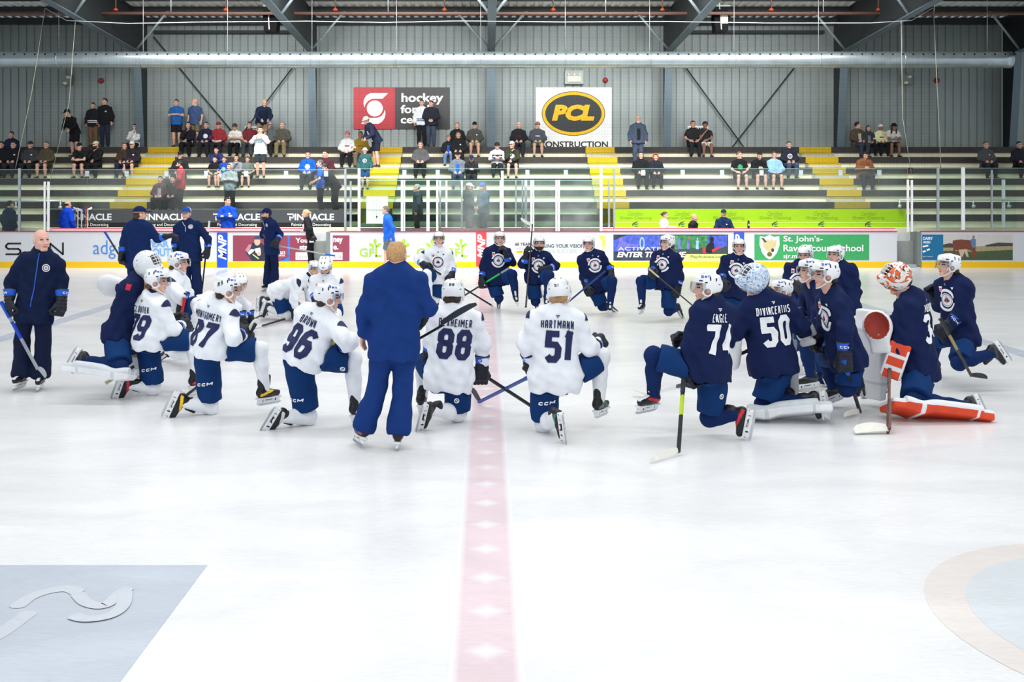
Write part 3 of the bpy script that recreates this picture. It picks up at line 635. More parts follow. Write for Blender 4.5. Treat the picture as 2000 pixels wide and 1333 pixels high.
# frames: tapered column + deep rafter, each a steel frame
fx = [(-19.4, 'far left edge'), (-12.55, 'left'), (-6.28, 'second'), (.17, 'middle'), (6.55, 'fourth'), (12.85, 'right'), (19.1, 'far right')]
for i, (x, nm) in enumerate(fx):
    r = MB()
    # web of column and rafter as one slab 2 cm thick
    web = [(37.85, 2.3), (37.35, 2.3), (36.75, 7.35), (33.5, 7.52), (20, 8.3), (20, deck(20)), (37.85, deck(37.85))]
    n = len(web); th = .012
    k = len(r.v); r.v += [(x-th, p[0], p[1]) for p in web]+[(x+th, p[0], p[1]) for p in web]
    r.f.append(tuple(k+j for j in range(n))); r.m.append(0); r.f.append(tuple(k+n+j for j in reversed(range(n)))); r.m.append(0)
    for j in range(n): r.f.append((k+j, k+n+j, k+n+(j+1) % n, k+(j+1) % n)); r.m.append(0)
    fl = [(37.35, 2.3), (36.75, 7.35), (33.5, 7.52), (20, 8.3)]
    for j in range(3):
        a, c = fl[j], fl[j+1]; k = len(r.v); wv = .135
        nx = np.array([-(c[1]-a[1]), c[0]-a[0]]); nx = nx/np.linalg.norm(nx)*.015
        for (p, sg) in ((a, 1), (a, -1), (c, 1), (c, -1)):
            r.v += [(x-wv, p[0]+sg*nx[0], p[1]+sg*nx[1]), (x+wv, p[0]+sg*nx[0], p[1]+sg*nx[1])]
        for q in ((0,1,5,4),(2,6,7,3),(0,4,6,2),(1,3,7,5),(0,2,3,1),(4,5,7,6)): r.f.append(tuple(k+t for t in q)); r.m.append(1)
    o = r.build('steel_frame', [m_steel2, m_steel]); tag(o, 'dark grey steel column with roof rafter, %s of the frames along the wall' % nm, kind='structure')
    # pale braces from the rafter down to the column head
    sides = [1] if x < -1 else ([-1] if x > 1 else [1, -1])
    for sd in sides:
        for (D0, z0, D1) in ((36.6, 7.42, 36.3), (31.0, 7.68, 30.7)):
            o = tube('roof_brace', [(x+sd*.05, D0, z0), (x+sd*1.30, D1, deck(D1)-.1)], .045, M('brace_pale', (160, 176, 182), .45, .3)); tag(o, 'pale steel tube brace beside the %s frame, %s one%s' % (nm, 'lower' if D0 > 33 else 'upper', '' if len(sides) == 1 else (' on its right' if sd > 0 else ' on its left')), kind='structure')
# cross braces on the wall
for (ua, va, ub, vb, lb) in ((300, 72, 462, 268, 'left bay, falling to the right'), (573, 130, 468, 268, 'left bay, rising to the right'), (1338, 130, 1452, 287, 'right bay, falling to the right'), (1553, 130, 1430, 288, 'right bay, rising to the right')):
    o = tube('cross_brace', [tuple(W(ua, va, 37.75)), tuple(W(ub, vb, 37.75))], .025, m_steel2); tag(o, 'thin dark cross brace rod on the wall in the '+lb, kind='structure')
# ---- duct
DD, DZ, DR = 33.0, float(W(0, 117, 33.0)[2]), .265
b = MB(); xs = np.arange(-17.6, 17.05, .30); pts = []; rr = []
pts = [(x, DD, DZ) for x in xs]; b.tube(pts, DR, 40); r = b.build('air_duct', m_galv, None, True); tag(r, 'long round galvanised air duct hung across the hall', 'duct')
b = MB(); b2 = MB()
for x in np.arange(-17.4, 17.0, .327):
    a = math.radians(145); c = np.array([x, DD+DR*math.cos(a)*1.0, DZ+DR*math.sin(a)*1.0]); d = np.array([0, math.cos(a), math.sin(a)])
    b.tube([tuple(c-d*.01), tuple(c+d*.006)], .033, 10)
for x in np.arange(-16.5, 17.0, 2.72):
    b2.tube([(x-.02, DD, DZ), (x+.02, DD, DZ)], DR+.008, 32)
b.build('vent_hole', m_black, r); b2.build('duct_band', m_galv, r, True)
for i, x in enumerate(np.arange(-16.5, 17.0, 2.72)):
    tube('hanger_wire', [(x, DD, DZ+DR), (x, DD, deck(DD))], .008, m_alu, r, 6)
# ---- sprinkler pipe
PD, PZ = 33.4, float(W(0, 26, 33.4)[2]); r = tube('sprinkler_pipe', [(XL, PD, PZ), (XR, PD, PZ)], .055, M('pipe_rust', (104, 80, 72), .5, .2), None, 12); tag(r, 'rusty brown sprinkler pipe under the roof', 'pipe')
for u in (224, 440, 654, 868, 1081, 1295, 1508, 1718):
    p = W(u, 18, PD); h = tube('sprinkler_drop', [(p[0], PD+.1, p[2]), (p[0], PD+.1, deck(PD))], .025, M('pipe_rust', (104, 80, 72)), r, 6)
    b = MB(); b.lathe([(.05, -.03), (.085, 0), (.03, .05)], (p[0], PD+.1, p[2]), 10); b.build('orange_head', M('orange', (225, 85, 35), .5), h)
for u in (120, 334, 548, 758, 968, 1183, 1608, 1825):
    p = W(u, 25, PD); tube('pipe_hanger', [(p[0], PD, PZ-.03), (p[0], PD, deck(PD))], .012, m_alu, r, 6)
# ---- net: cable and slanted ropes above the boards
NP = 31.25
r = empty('safety_net', (0, NP, 0)); tag(r, 'thin safety net hung from a steel cable above the far glass', 'net')
cab = [(88, 16), (130, 40), (250, 46), (400, 43), (600, 41.5), (750, 44), (900, 41), (1100, 43), (1300, 42), (1500, 45), (1700, 45), (1780, 40), (1823, 15)]
tube('cable', [tuple(W(u, v, NP)-np.array([0, NP, 0])) for u, v in cab], .012, M('cable', (190, 195, 190), .4, .5), r, 6)
tube('edge_rope', [tuple(W(88, 16, NP)-np.array([0, NP, 0])), tuple(W(62, 180, NP)-np.array([0, NP, 0])), tuple(W(30, 330, NP)-np.array([0, NP, 0]))], .011, M('rope', (172, 172, 158)), r, 6)
tube('edge_rope', [tuple(W(147, 43, NP)-np.array([0, NP, 0])), tuple(W(135, 200, NP)-np.array([0, NP, 0])), tuple(W(98, 352, NP)-np.array([0, NP, 0]))], .006, M('rope', (172, 172, 158)), r, 6)
tube('edge_rope', [tuple(W(1823, 15, NP)-np.array([0, NP, 0])), tuple(W(1838, 330, NP)-np.array([0, NP, 0]))], .011, M('rope', (172, 172, 158)), r, 6)
tube('edge_rope', [tuple(W(1760, 40, NP)-np.array([0, NP, 0])), tuple(W(1763, 230, NP)-np.array([0, NP, 0])), tuple(W(1780, 338, NP)-np.array([0, NP, 0]))], .008, M('rope', (172, 172, 158)), r, 6)
m = bpy.data.materials.new('net_mesh'); m.use_nodes = True; nt = m.node_tree
for n in list(nt.nodes): nt.nodes.remove(n)
out = nt.nodes.new('ShaderNodeOutputMaterial'); tr = nt.nodes.new('ShaderNodeBsdfTransparent'); df = nt.nodes.new('ShaderNodeBsdfDiffuse'); df.inputs['Color'].default_value = lin((26, 28, 30))
br_ = nt.nodes.new('ShaderNodeTexBrick'); br_.offset = 0; br_.inputs['Scale'].default_value = 1; br_.inputs['Brick Width'].default_value = .045; br_.inputs['Row Height'].default_value = .045; br_.inputs['Mortar Size'].default_value = .0012; br_.inputs['Mortar Smooth'].default_value = 0
tc = nt.nodes.new('ShaderNodeTexCoord'); mp = nt.nodes.new('ShaderNodeMapping'); mp.inputs['Rotation'].default_value = (PI/2, 0, 0); mx = nt.nodes.new('ShaderNodeMixShader')
nt.links.new(tc.outputs['Object'], mp.inputs['Vector']); nt.links.new(mp.outputs[0], br_.inputs['Vector']); nt.links.new(br_.outputs['Fac'], mx.inputs['Fac']); nt.links.new(tr.outputs[0], mx.inputs[1]); nt.links.new(df.outputs[0], mx.inputs[2]); nt.links.new(mx.outputs[0], out.inputs[0])
b = MB(); top = [(88, 16), (130, 40), (400, 43), (900, 41), (1300, 42), (1700, 45), (1823, 15)]; bot = [(30, 330), (98, 352), (400, 332), (900, 330), (1300, 332), (1780, 338), (1838, 330)]
b2 = [tuple(W(u, v, NP)-np.array([0, NP, 0])) for u, v in top]+[tuple(W(u, v, NP)-np.array([0, NP, 0])) for u, v in reversed(bot)]
b.face(b2); b.build('netting', m, r)
# ---- speakers
for u, lb in ((530, 'black loudspeaker box hung from the roof on the left'), (1407, 'black loudspeaker box hung from the roof on the right')):
    c = W(u, 42, 33.8); r = empty('loudspeaker', tuple(c)); tag(r, lb, 'speaker')
    sg = 1 if u < 950 else -1
    b = MB(); b.poly([(-.22, .36), (.20, .38), (.25, .1), (.20, -.34), (-.20, -.36), (-.24, .05)], -.2, .5); b.build('cabinet', M('speaker_black', (9, 9, 11), .7, spec=.1), r)
    if u > 950: box('grille', (-.02, -.215, -.1), (.2, -.2, .28), M('grille_white', (215, 212, 190), .5), r)
    b = MB(); b.tube([(-.02, -.23, -.3), (-.04, -.23, .05), (-.06, -.1, .55), (-.06, 0, deck(33.8)-c[2])], .02, 6); b.tube([(-.25, -.1, .5), (.3, -.1, .5)], .025, 6); b.build('bracket', m_alu, r)
# ---- emergency lights and red fire bells
def em_light(u, v, wd, ht, lb, big):
    c = W(u, v, 37.9); r = empty('emergency_light', tuple(c)); tag(r, lb, 'light'); s = px(37.85)
    if big:
        box('cage', (-wd*s/2, -.20, -ht*s/2), (wd*s/2, -.0, ht*s/2), M('cage_clear', (176, 188, 184), .5), r)
        box('housing', (-wd*s*.36, -.25, -ht*s*.36), (wd*s*.36, -.20, ht*s*.08), M('em_cream', (228, 226, 205), .4), r)
        for k in (-.3, .0, .3): b = MB(); b.lathe([(.02, -.07), (.05, -.02), (.05, .02), (.02, .05)], (k*wd*s, -.26, ht*s*.2), 12); b.build('bulb', M('bulb', (235, 235, 225), .2), r, True)
    else:
        box('cage', (-wd*s/2, -.14, -ht*s/2), (wd*s/2, -.0, ht*s/2), M('cage_grey', (128, 140, 134), .5), r)
        for dx, dz in ((.08, .1), (-.05, -.12)): b = MB(); b.lathe([(.03, -.06), (.085, -.02), (.085, .02), (.03, .05)], (dx, -.17, dz), 12); b.build('bulb', M('bulb', (235, 235, 225), .2), r, True)
em_light(133.5, 157, 18, 20, 'small grey caged emergency light high on the wall, far left', 0); em_light(1120.5, 152, 36, 26, 'cream emergency light in a clear cage above the round yellow sign', 1); em_light(1768.5, 156, 17, 20, 'small grey caged emergency light high on the wall, far right', 0)
for u, v, lb in ((198, 158, 'round red fire bell on the wall, leftmost'), (1182, 157, 'round red fire bell on the wall above the yellow oval sign'), (1829, 157.5, 'round red fire bell on the wall, rightmost')):
    c = W(u, v, 37.9); b = MB(); b.lathe([(.10, 0), (.10, -.05), (.085, -.09), (.04, -.11), (.001, -.115)], tuple(c), 18, axis='y'); o = b.build('fire_bell', M('bell_red', (150, 40, 48), .4), None, True); tag(o, lb, 'fire bell')
# ---- signs on the wall
SD = 37.9
r = rect_px('sponsor_sign', 691, 171, 878.5, 252, SD, M('sign_black', (62, 62, 64), .5), None, .05); tag(r, 'red and charcoal sign with white circle logo and hockey lettering', 'sign')
S1 = SD-.05; p = rect_px('red_field', 691, 171, 771.5, 252, S1, M('sign_red', (178, 56, 66), .5), r, .006); S2 = S1-.006
q = MB(); poly_px(q, circ_px(732, 212, 15.6, 15.6, 40), S2, .004)
poly_px(q, [(758,182),(747,193),(727,193),(719,197),(714,203),(712,210),(710,202),(711,194),(716,186),(724,182)], S2, .004); poly_px(q, [(705,242),(716,230.5),(736,230.5),(745,227),(750,220),(751.5,214.5),(753,222),(751,231),(746,238),(739,242)], S2, .004)
q.build('circle_logo', m_txtw, p)
txt('hockey', 784, 182, 866, 204.5, S1, m_txtw, r, .025); txt('for all', 782.5, 205, 844, 221.5, S1, m_txtw, r, .025); txt('centre', 782.5, 228, 852, 241.5, S1, m_txtw, r, .025)
r = rect_px('sponsor_sign', 1046.5, 171, 1194.5, 291, SD, M('sign_white', (226, 228, 230), .5), None, .05); tag(r, 'white sign with black and yellow oval above the word construction', 'sign')
q = MB(); poly_px(q, circ_px(1120, 222, 62, 43.5, 56), S1, .004, 0); poly_px(q, circ_px(1120, 222, 60.8, 42.2, 56), S1, .006, 1); poly_px(q, circ_px(1120, 222, 55, 36.5, 56), S1, .008, 0)
q.build('oval', [M('oval_k', (48, 54, 54)), M('oval_y', (232, 180, 20))], r); txt('PCL', 1078, 204.5, 1161, 236, S1-.008, M('oval_y', (232, 180, 20)), r, .06, .2); txt('CONSTRUCTION', 1053, 276, 1187.5, 288.5, S1, m_txtk, r, .03)
for s, u0, u1, v0, v1, tu0, tu1, lb in (('VISITORS', 478, 522, 247, 259, 480, 520, 'small white sign with black letters behind the spectators, left'), ('HOME', 1343, 1383, 246, 259, 1346, 1379, 'small white sign with black letters behind two men in black shirts')):
    r = rect_px('wall_sign', u0, v0, u1, v1, SD, M('sign_white', (226, 228, 230)), None, .02); tag(r, lb, 'sign'); txt(s, tu0, v0+3, tu1, v1-3, SD-.02, m_txtk, r, .03)

# ================================================================== GLASS AND POSTS
g_clear = glass_mat('glass_clear', (.90, .955, .94)); g_green = glass_mat('glass_green', (.84, .93, .90)); g_frost = glass_mat('glass_frosted', (.86, .93, .91), .20, 1.3); g_dim = glass_mat('glass_dim', (.86, .92, .91), .08, .6)
m_edge = M('glass_edge', (150, 190, 178), .3)
def pane(u0, v0, u1, v1, D, m, label, group=None, clamp=None, th=.012, edge=True):
    a, c = W(u0, v1, D), W(u1, v0, D)
    r = box('glass_screen', (a[0]+.004, D, a[2]), (c[0]-.004, D+th, c[2]), m); tag(r, label, 'glass screen', group)
    if edge: box('polished_edge', (a[0]+.004, D, c[2]), (c[0]-.004, D+th, c[2]+.012), m_edge, r)
    if clamp: s = px(D); box('clamp', (c[0]-4*s, D-.03, c[2]-13*s), (c[0]+4*s, D-.002, c[2]-2*s), M('clamp', (196, 208, 212), .35, .4), r)
    return r
ordw = ['first', 'second', 'third', 'fourth', 'fifth', 'sixth', 'seventh', 'eighth', 'ninth', 'tenth']
lb_u = [97, 170.5, 248, 325.5, 403, 481, 559, 637, 672]
for i in range(8): pane(lb_u[i], 332, lb_u[i+1], 447, RD, g_dim, 'glass panel behind the left players bench, %s from the left' % ordw[i], 'glass panels behind the left bench', clamp=i < 7)
rb_u = [1200, 1256, 1333, 1410, 1487, 1564, 1641, 1717, 1773]
for i in range(8): pane(rb_u[i], 330, rb_u[i+1], 447, RD, g_dim, 'glass panel behind the lime green banner, %s from the left' % ordw[i], 'glass panels behind the right bench', clamp=i < 7)
cu = [674, 790, 855, 903, 1030, 1105, 1200]
for i in range(6): pane(cu[i], 330, cu[i+1], 450, RD+.05, g_green, 'tall glass panel behind the centre boxes, %s from the left' % ordw[i], 'tall glass panels in the centre', clamp=i in (0, 1, 3, 4))
fu = [703, 787, 836, 856, 903, 979, 1023, 1040, 1089, 1174]
for i in range(9): pane(fu[i], 353, fu[i+1], 452, BD+.05, g_frost if i in (3, 4, 5, 6, 7, 8) else g_green, 'lower glass panel on the centre boards, %s from the left' % ordw[i], 'lower glass panels on the centre boards')
pane(-40, 332, 38, 455, BD+.05, g_green, 'glass panel at the left end of the boards'); pane(38, 332, 93, 455, BD+.05, g_clear, 'narrow glass panel left of the pair of white posts')
ru = [1783, 1832, 1881, 1937, 1985, 2080]
for i in range(5): pane(ru[i], 329, ru[i+1], 447, BD+.05, g_green if i % 2 else g_clear, 'glass panel above the cow photo boards, %s from the left' % ordw[i], 'glass panels at the right end')
def post(u, v0, v1, wpx, D, m, lb):
    a = W(u-wpx/2, v1, D); c = W(u+wpx/2, v0, D); o = box('glass_post', (a[0], D-.03, a[2]), (c[0], D+.04, c[2]), m); tag(o, lb, 'glass post'); return o
m_pg = M('post_grey', (168, 176, 184), .35, .4)
for k, (u, v0, v1, wv, D, m, lb) in enumerate([
 (38, 329, 452, 4, BD+.02, m_pg, 'grey metal post at the left end of the glass'), (87.5, 355, 455, 3.2, BD+.02, m_postw, 'white post left of the players bench, left one of the pair'), (94.5, 355, 455, 3.2, BD+.02, m_postw, 'white post left of the players bench, right one of the pair'),
 (674.5, 330, 527, 4.2, BD+.2, m_pg, 'tall grey post at the right end of the left bench'), (685, 354, 470, 3.4, RD-.1, m_pg, 'short grey post just right of the tall grey post'), (701.5, 329.5, 453, 5, BD+.02, m_postw, 'tall white post left of the white notice board'),
 (785, 352, 453, 4, BD+.02, m_postw, 'white post right of the white notice board, left one of the pair'), (789.6, 352, 453, 3.2, BD+.02, m_postw, 'white post right of the white notice board, right one of the pair'), (836, 352, 453, 6, BD+.02, m_postw, 'white post right of the man in a dark jacket'),
 (854, 352, 452, 4, BD+.02, m_postw, 'thick white post in the centre, right of the walking man, first of four'), (859.5, 353, 445, 3.4, BD+.3, m_postw, 'white post in the centre, second of four'), (872, 353, 470, 3.6, RD-.1, m_postw, 'white post in the centre, third of four'), (902, 353, 448, 3.4, BD+.3, m_postw, 'white post in the centre, fourth of four, left of the white cap'),
 (977.3, 353, 470, 3, RD-.1, m_postw, 'short white post right of the blue hat'), (981, 334, 452, 5, BD+.02, m_postw, 'tall white post right of the blue hat'), (1007.5, 353, 470, 3.2, RD-.1, m_pg, 'grey post left of the raised stick, farthest'), (1020.5, 352, 445, 3.6, BD+.3, m_pg, 'grey post left of the raised stick, middle'), (1027, 352, 448, 5, BD+.2, m_postw, 'white post left of the raised stick'),
 (1037.6, 352, 452, 3.6, BD+.02, m_postw, 'white post behind the raised stick, left one of the pair'), (1041.8, 352, 452, 2.6, BD+.02, m_postw, 'white post behind the raised stick, right one of the pair'), (1086.5, 352, 452, 3.4, BD+.02, m_postw, 'white post above the slogan, left one of the pair'), (1091.3, 352, 452, 4.4, BD+.02, m_postw, 'white post above the slogan, right one of the pair'),
 (1174, 329.5, 452, 5, BD+.02, m_postw, 'tall white post right of the yellow stairs'), (1189.3, 353, 470, 3.6, RD-.1, m_pg, 'short grey post between two tall posts left of the lime banner'), (1199.5, 330, 452, 3.8, BD+.2, m_pg, 'tall grey post at the left end of the lime banner'),
 (1773.3, 351, 453, 3, BD+.02, m_postw, 'white post at the right end of the lime banner, left one of the pair'), (1781, 352, 453, 3, BD+.02, m_postw, 'white post at the right end of the lime banner, right one of the pair'), (1832, 328, 449, 4, BD+.02, m_pg, 'tall grey post above the cow photo banner'), (1881, 327, 449, 6, BD+.02, m_postw, 'tall white post above the cow photo banner'), (1937, 332, 449, 2.4, BD+.02, m_pg, 'thin grey post near the right end'), (1960, 351, 470, 5, RD-.1, m_postw, 'white post near the right end')]):
    post(u, v0, v1, wv, D, m, lb)
# hand rails behind the end glass
for u0, u1, v, lb, ups in ((-40, 120, 393, 'grey hand rail behind the glass on the left', (31, 118)), (1755, 2100, 390.5, 'grey hand rail behind the glass on the right', (1757, 1901, 1970))):
    a, c = W(u0, v, 32.15), W(u1, v, 32.15); r = tube('hand_rail', [tuple(a), tuple(c)], .03, M('rail', (190, 200, 200), .35, .4), None, 10); tag(r, lb, 'rail')
    for u in ups:
        p = W(u, v, 32.15); b = MB(); b.tube([(p[0], 32.15, p[2]), (p[0], 32.15, p[2]-.24)], .03, 8); b.lathe([(.02, -.06), (.06, -.03), (.06, .03), (.02, .05)], (p[0], 32.13, p[2]-.20), 10); b.build('rail_bracket', M('rail', (190, 200, 200), .35, .4), r, True)
# ---- banners behind the benches
PB = RD-.02
def pban(u0, v0, u1, v1, m, lb, th=.03):
    r = rect_px('bench_banner', u0, v0, u1, v1, PB, m, None, th); tag(r, lb, 'banner'); return r
r = pban(168, 410, 672, 449, M('banner_grey', (70, 74, 78), .45), 'dark grey banner with white letters behind the left players bench')
P2 = PB-.03; rect_px('black_strip', 168, 435, 672, 449, P2, m_black, r, .004)
m_bw = M('banner_white', (222, 228, 228), .5, var=0)
for e in (218, 362.5, 508, 652.5):
    txt('INNACLE', e-77, 417.5, e, 430.5, P2, m_bw, r, .03); txt('Painting and Decorating', e-83, 436, e-6, 443.5, P2-.004, m_bw, r, .0)
    q = MB(); u = e-91; stroke_px(q, [(u, 418.6), (u+11.6, 418.6), (u+11.6, 425.5), (u+6, 425.5)], 2.4, P2); stroke_px(q, [(u+5, 423.5), (u+5, 430)], 2.4, P2); q.build('square_logo', m_bw, r)
r = box('bench_door', (float(W(98, 0, PB)[0]), PB-.03, .8), (float(W(166.8, 0, PB)[0]), PB, 1.75), M('door_dark', (48, 52, 54), .5)); tag(r, 'dark door left of the grey bench banner', 'door')
r = pban(1201, 408.5, 1769, 449, M('banner_lime', (150, 196, 26), .45, var=.03), 'lime green banner behind the right players bench')
m_lg = M('lime_dark', (132, 172, 40), .5, var=0); m_leaf = M('leaf_dark', (62, 96, 60), .5, var=0)
rect_px('pale_line', 1201, 434.2, 1769, 435.4, P2, M('lime_pale', (200, 236, 110)), r, .003)
for c in (1241.5, 1332, 1423, 1514, 1605, 1696):
    txt('Certified', c-15, 413, c+15, 421.5, P2, m_lg, r, -.004, .3); txt('Green Cleaning', c-31, 422.5, c+31, 430, P2, m_lg, r, .012)
    q = MB()
    for (x0, y0, x1, y1) in ((-6, 440, -1, 433), (-4, 438, 5, 432), (-4, 440, 6, 437), (-3, 442, 6, 442.5), (-5, 443, -6, 436)):
        a, d = np.array([c+x0, y0]), np.array([x1-x0, y1-y0], float); n = np.array([-d[1], d[0]])/np.linalg.norm(d); ts = np.linspace(0, 1, 6)
        poly_px(q, [tuple(a+d*t+n*1.2*math.sin(PI*t)) for t in ts]+[tuple(a+d*t-n*1.2*math.sin(PI*t)) for t in ts[-2:0:-1]], P2, .004)
    q.build('leaf_logo', m_leaf, r)
# white notice board behind the centre glass
r = rect_px('notice_board', 715.5, 384, 757.5, 437, 32.345, M('board_w', (238, 238, 236), .5), None, .02); tag(r, 'white notice board with two halves behind the centre glass', 'board')
q = MB(); stroke_px(q, [(715.5, 410.5), (757.5, 410.5)], .7, 32.325)
for u in (730, 735, 741): stroke_px(q, [(u, 386), (u, 408)], .4, 32.325); stroke_px(q, [(u, 412), (u, 434)], .4, 32.325)
q.build('grid_line', M('grid_grey', (150, 150, 150)), r); q = MB(); poly_px(q, circ_px(736, 423.5, 1.6, 1.6, 10), 32.325, .02); q.build('knob', m_black, r)
# water bottle on the right sill
c = W(1462, 452, BD+.18); b = MB(); b.lathe([(.036, 0), (.038, .01), (.038, .16), (.03, .18), (.026, .20), (.026, .23), (.012, .235)], (c[0], BD+.18, 1.205), 16); r = b.build('water_bottle', m_black, None, True); tag(r, 'black water bottle standing on the right bench sill', 'bottle')
box('bottle_label', (c[0]-.02, BD+.18-.0395, 1.27), (c[0]+.02, BD+.18-.0375, 1.34), M('label_grey', (190, 195, 195)), r)
# ================================================================== PEOPLE: builders
def merge(parts):
    V = []; Q = []; mi = []; k = 0
    for v, q, m in parts:
        V.append(v); Q.append(q+k); mi.append(m if not np.isscalar(m) else np.full(len(q), m)); k += len(v)
    return np.concatenate(V), np.concatenate(Q), np.concatenate(mi)
def cen(V, Q): return V[Q].mean(1)
def mirror(t): V, Q, m = t; V = V*np.array([-1, 1, 1], np.float32); return V, Q[:, ::-1], m
_T = {}
def tmpl(key, fn):
    if key not in _T: _T[key] = fn()
    return _T[key]
# local head axes: x = own right, y = face direction, z = up; origin at the middle of the head
def f_head(P):
    d = ell(P, (0, -.012, .03), (.074, .096, .090)); d = smin(d, ell(P, (0, .016, -.042), (.060, .072, .078)), .03)
    d = smin(d, cap(P, (-.018, .066, -.103), (.018, .066, -.103), .017, .017), .03)
    d = smin(d, cap(P, (0, .086, .012), (0, .108, -.030), .008, .014), .012); d = smin(d, cap(P, (-.014, .092, -.034), (.014, .092, -.034), .010, .010), .01)
    d = smin(d, cap(P, (-.034, .080, .032), (.034, .080, .032), .009, .009), .012)
    for s in (-1, 1):
        d = -smin(-d, cap(P, (s*.032, .100, .012), (s*.034, .099, .012), .014, .013), .012)
        d = smin(d, ell(P, (s*.032, .078, .012), (.014, .013, .011)), .004)
        d = smin(d, ell(P, (s*.040, .062, -.035), (.022, .022, .022)), .02)
        e = ell(P, (s*.078, -.012, -.005), (.010, .024, .034)); d = smin(d, e, .006)
    d = smin(d, cap(P, (-.018, .083, -.066), (.018, .083, -.066), .008, .008), .006)
    d = -smin(-d, cap(P, (-.018, .098, -.066), (.018, .098, -.066), .004, .004), .004)
    d = smin(d, cap(P, (0, -.022, -.08), (0, -.045, -.20), .056, .058), .03)
    return d
def t_head():
    V, Q = nets(f_head, (-.10, -.125, -.215), (.10, .135, .135), .0072)
    c = cen(V, Q); ax = np.abs(c[:, 0]); mi = np.zeros(len(Q), np.int32)
    mi[(np.abs(ax-.032) < .015) & (np.abs(c[:, 2]-.012) < .0055) & (c[:, 1] > .06)] = 1
    mi[(ax > .012) & (ax < .052) & (np.abs(c[:, 2]-.034) < .0042) & (c[:, 1] > .05)] = 2
    mi[(ax < .024) & (np.abs(c[:, 2]+.066) < .0075) & (c[:, 1] > .07)] = 3
    return V, Q, mi
def t_beard():
    def f(P):
        d = f_head(P)-.009
        d = np.maximum(d, -(P[:, 1]-.0)); d = np.maximum(d, P[:, 2]+.050); d = np.maximum(d, -(P[:, 2]+.135))
        d = np.maximum(d, -cap(P, (-.02, .10, -.066), (.02, .10, -.066), .010, .010)); return d
    V, Q = nets(f, (-.10, -.02, -.15), (.10, .13, -.03), .008); return V, Q, 0
def t_hair(kind):
    def f(P):
        d = ell(P, (0, -.015, .034), (.084, .107, .098))+.004*np.sin(60*P[:, 0]+40*P[:, 2])*np.sin(50*P[:, 1])
        face = np.maximum(.038-P[:, 1], P[:, 2]-.072)         # negative inside the face region
        d = np.maximum(d, -np.maximum(-(P[:, 1]-.030), P[:, 2]-.068))
        side = np.maximum(-(P[:, 1]+.015), P[:, 2]-.012)
        if kind != 'long': d = np.maximum(d, -side); d = np.maximum(d, -(P[:, 2]+.055))
        if kind == 'thin': d = np.maximum(d, ell(P, (0, .03, .11), (.05, .07, .05))*-1)
        if kind == 'bald': d = np.maximum(d, P[:, 2]-.035)
        if kind == 'curly': d = smin(d, ell(P, (0, -.02, .065), (.100, .115, .085))+.008*np.sin(75*P[:, 0])*np.sin(70*P[:, 1])*np.sin(75*P[:, 2]), .02); d = np.maximum(d, -np.maximum(-(P[:, 1]-.030), P[:, 2]-.060))
        if kind == 'long':
            l = np.minimum(cap(P, (-.062, -.035, .0), (-.085, -.01, -.22), .042, .03), cap(P, (.062, -.035, .0), (.085, -.01, -.22), .042, .03))
            l = smin(l, cap(P, (0, -.07, 0), (0, -.08, -.22), .06, .05), .03); d = smin(d, l, .02)
        if kind == 'nape': d = smin(d, cap(P, (-.05, -.075, -.05), (.05, -.075, -.05), .035, .035)+.006*np.sin(90*P[:, 0])*np.sin(80*P[:, 2]), .02); d = np.maximum(d, P[:, 2]-.03)
        if kind == 'bun': d = smin(d, ell(P, (0, -.13, .03), (.035, .035, .035)), .01)
        return d
    V, Q = nets(f, (-.14, -.18, -.27), (.14, .12, .17), .0085); return V, Q, 0
def t_cap():
    def f(P):
        d = ell(P, (0, -.012, .045), (.088, .108, .096)); d = np.maximum(d, -(P[:, 2]-.045))
        b = np.maximum(np.abs(P[:, 2]-.052+.6*(P[:, 0]**2)*4+.10*(P[:, 1]-.08))-.006, cap(P, (0, .07, .05), (0, .125, .05), .076, .066)); return np.minimum(d, b)
    V, Q = nets(f, (-.11, -.14, .02), (.11, .21, .16), .0065); c = cen(V, Q); mi = np.zeros(len(Q), np.int32); mi[c[:, 1] < .0] = 1; return V, Q, mi
def t_beanie():
    def f(P): d = ell(P, (0, -.014, .045), (.092, .112, .102))+.002*np.sin(160*P[:, 0]); return np.maximum(d, -(P[:, 2]-.028-.25*(P[:, 1]-.08)))
    V, Q = nets(f, (-.12, -.14, -.02), (.12, .12, .16), .008); return V, Q, 0
def t_bucket():
    def f(P):
        d = np.maximum(ell(P, (0, -.012, .04), (.092, .112, .105)), -(P[:, 2]-.04)); r = np.sqrt((P[:, 0]/.9)**2+(P[:, 1]+.012)**2)
        b = np.maximum(np.abs(P[:, 2]-(.045-.35*(r-.1)))-.008, r-.155); return np.minimum(d, np.maximum(b, .085-r))
    V, Q = nets(f, (-.17, -.19, -.01), (.17, .17, .17), .008); return V, Q, 0
def t_hood():
    def f(P):
        d = np.maximum(ell(P, (0, -.03, .01), (.118, .125, .145)), -ell(P, (0, .02, .0), (.096, .13, .125))); return np.maximum(d, P[:, 1]-.055)
    V, Q = nets(f, (-.14, -.18, -.16), (.14, .10, .18), .009); return V, Q, 0
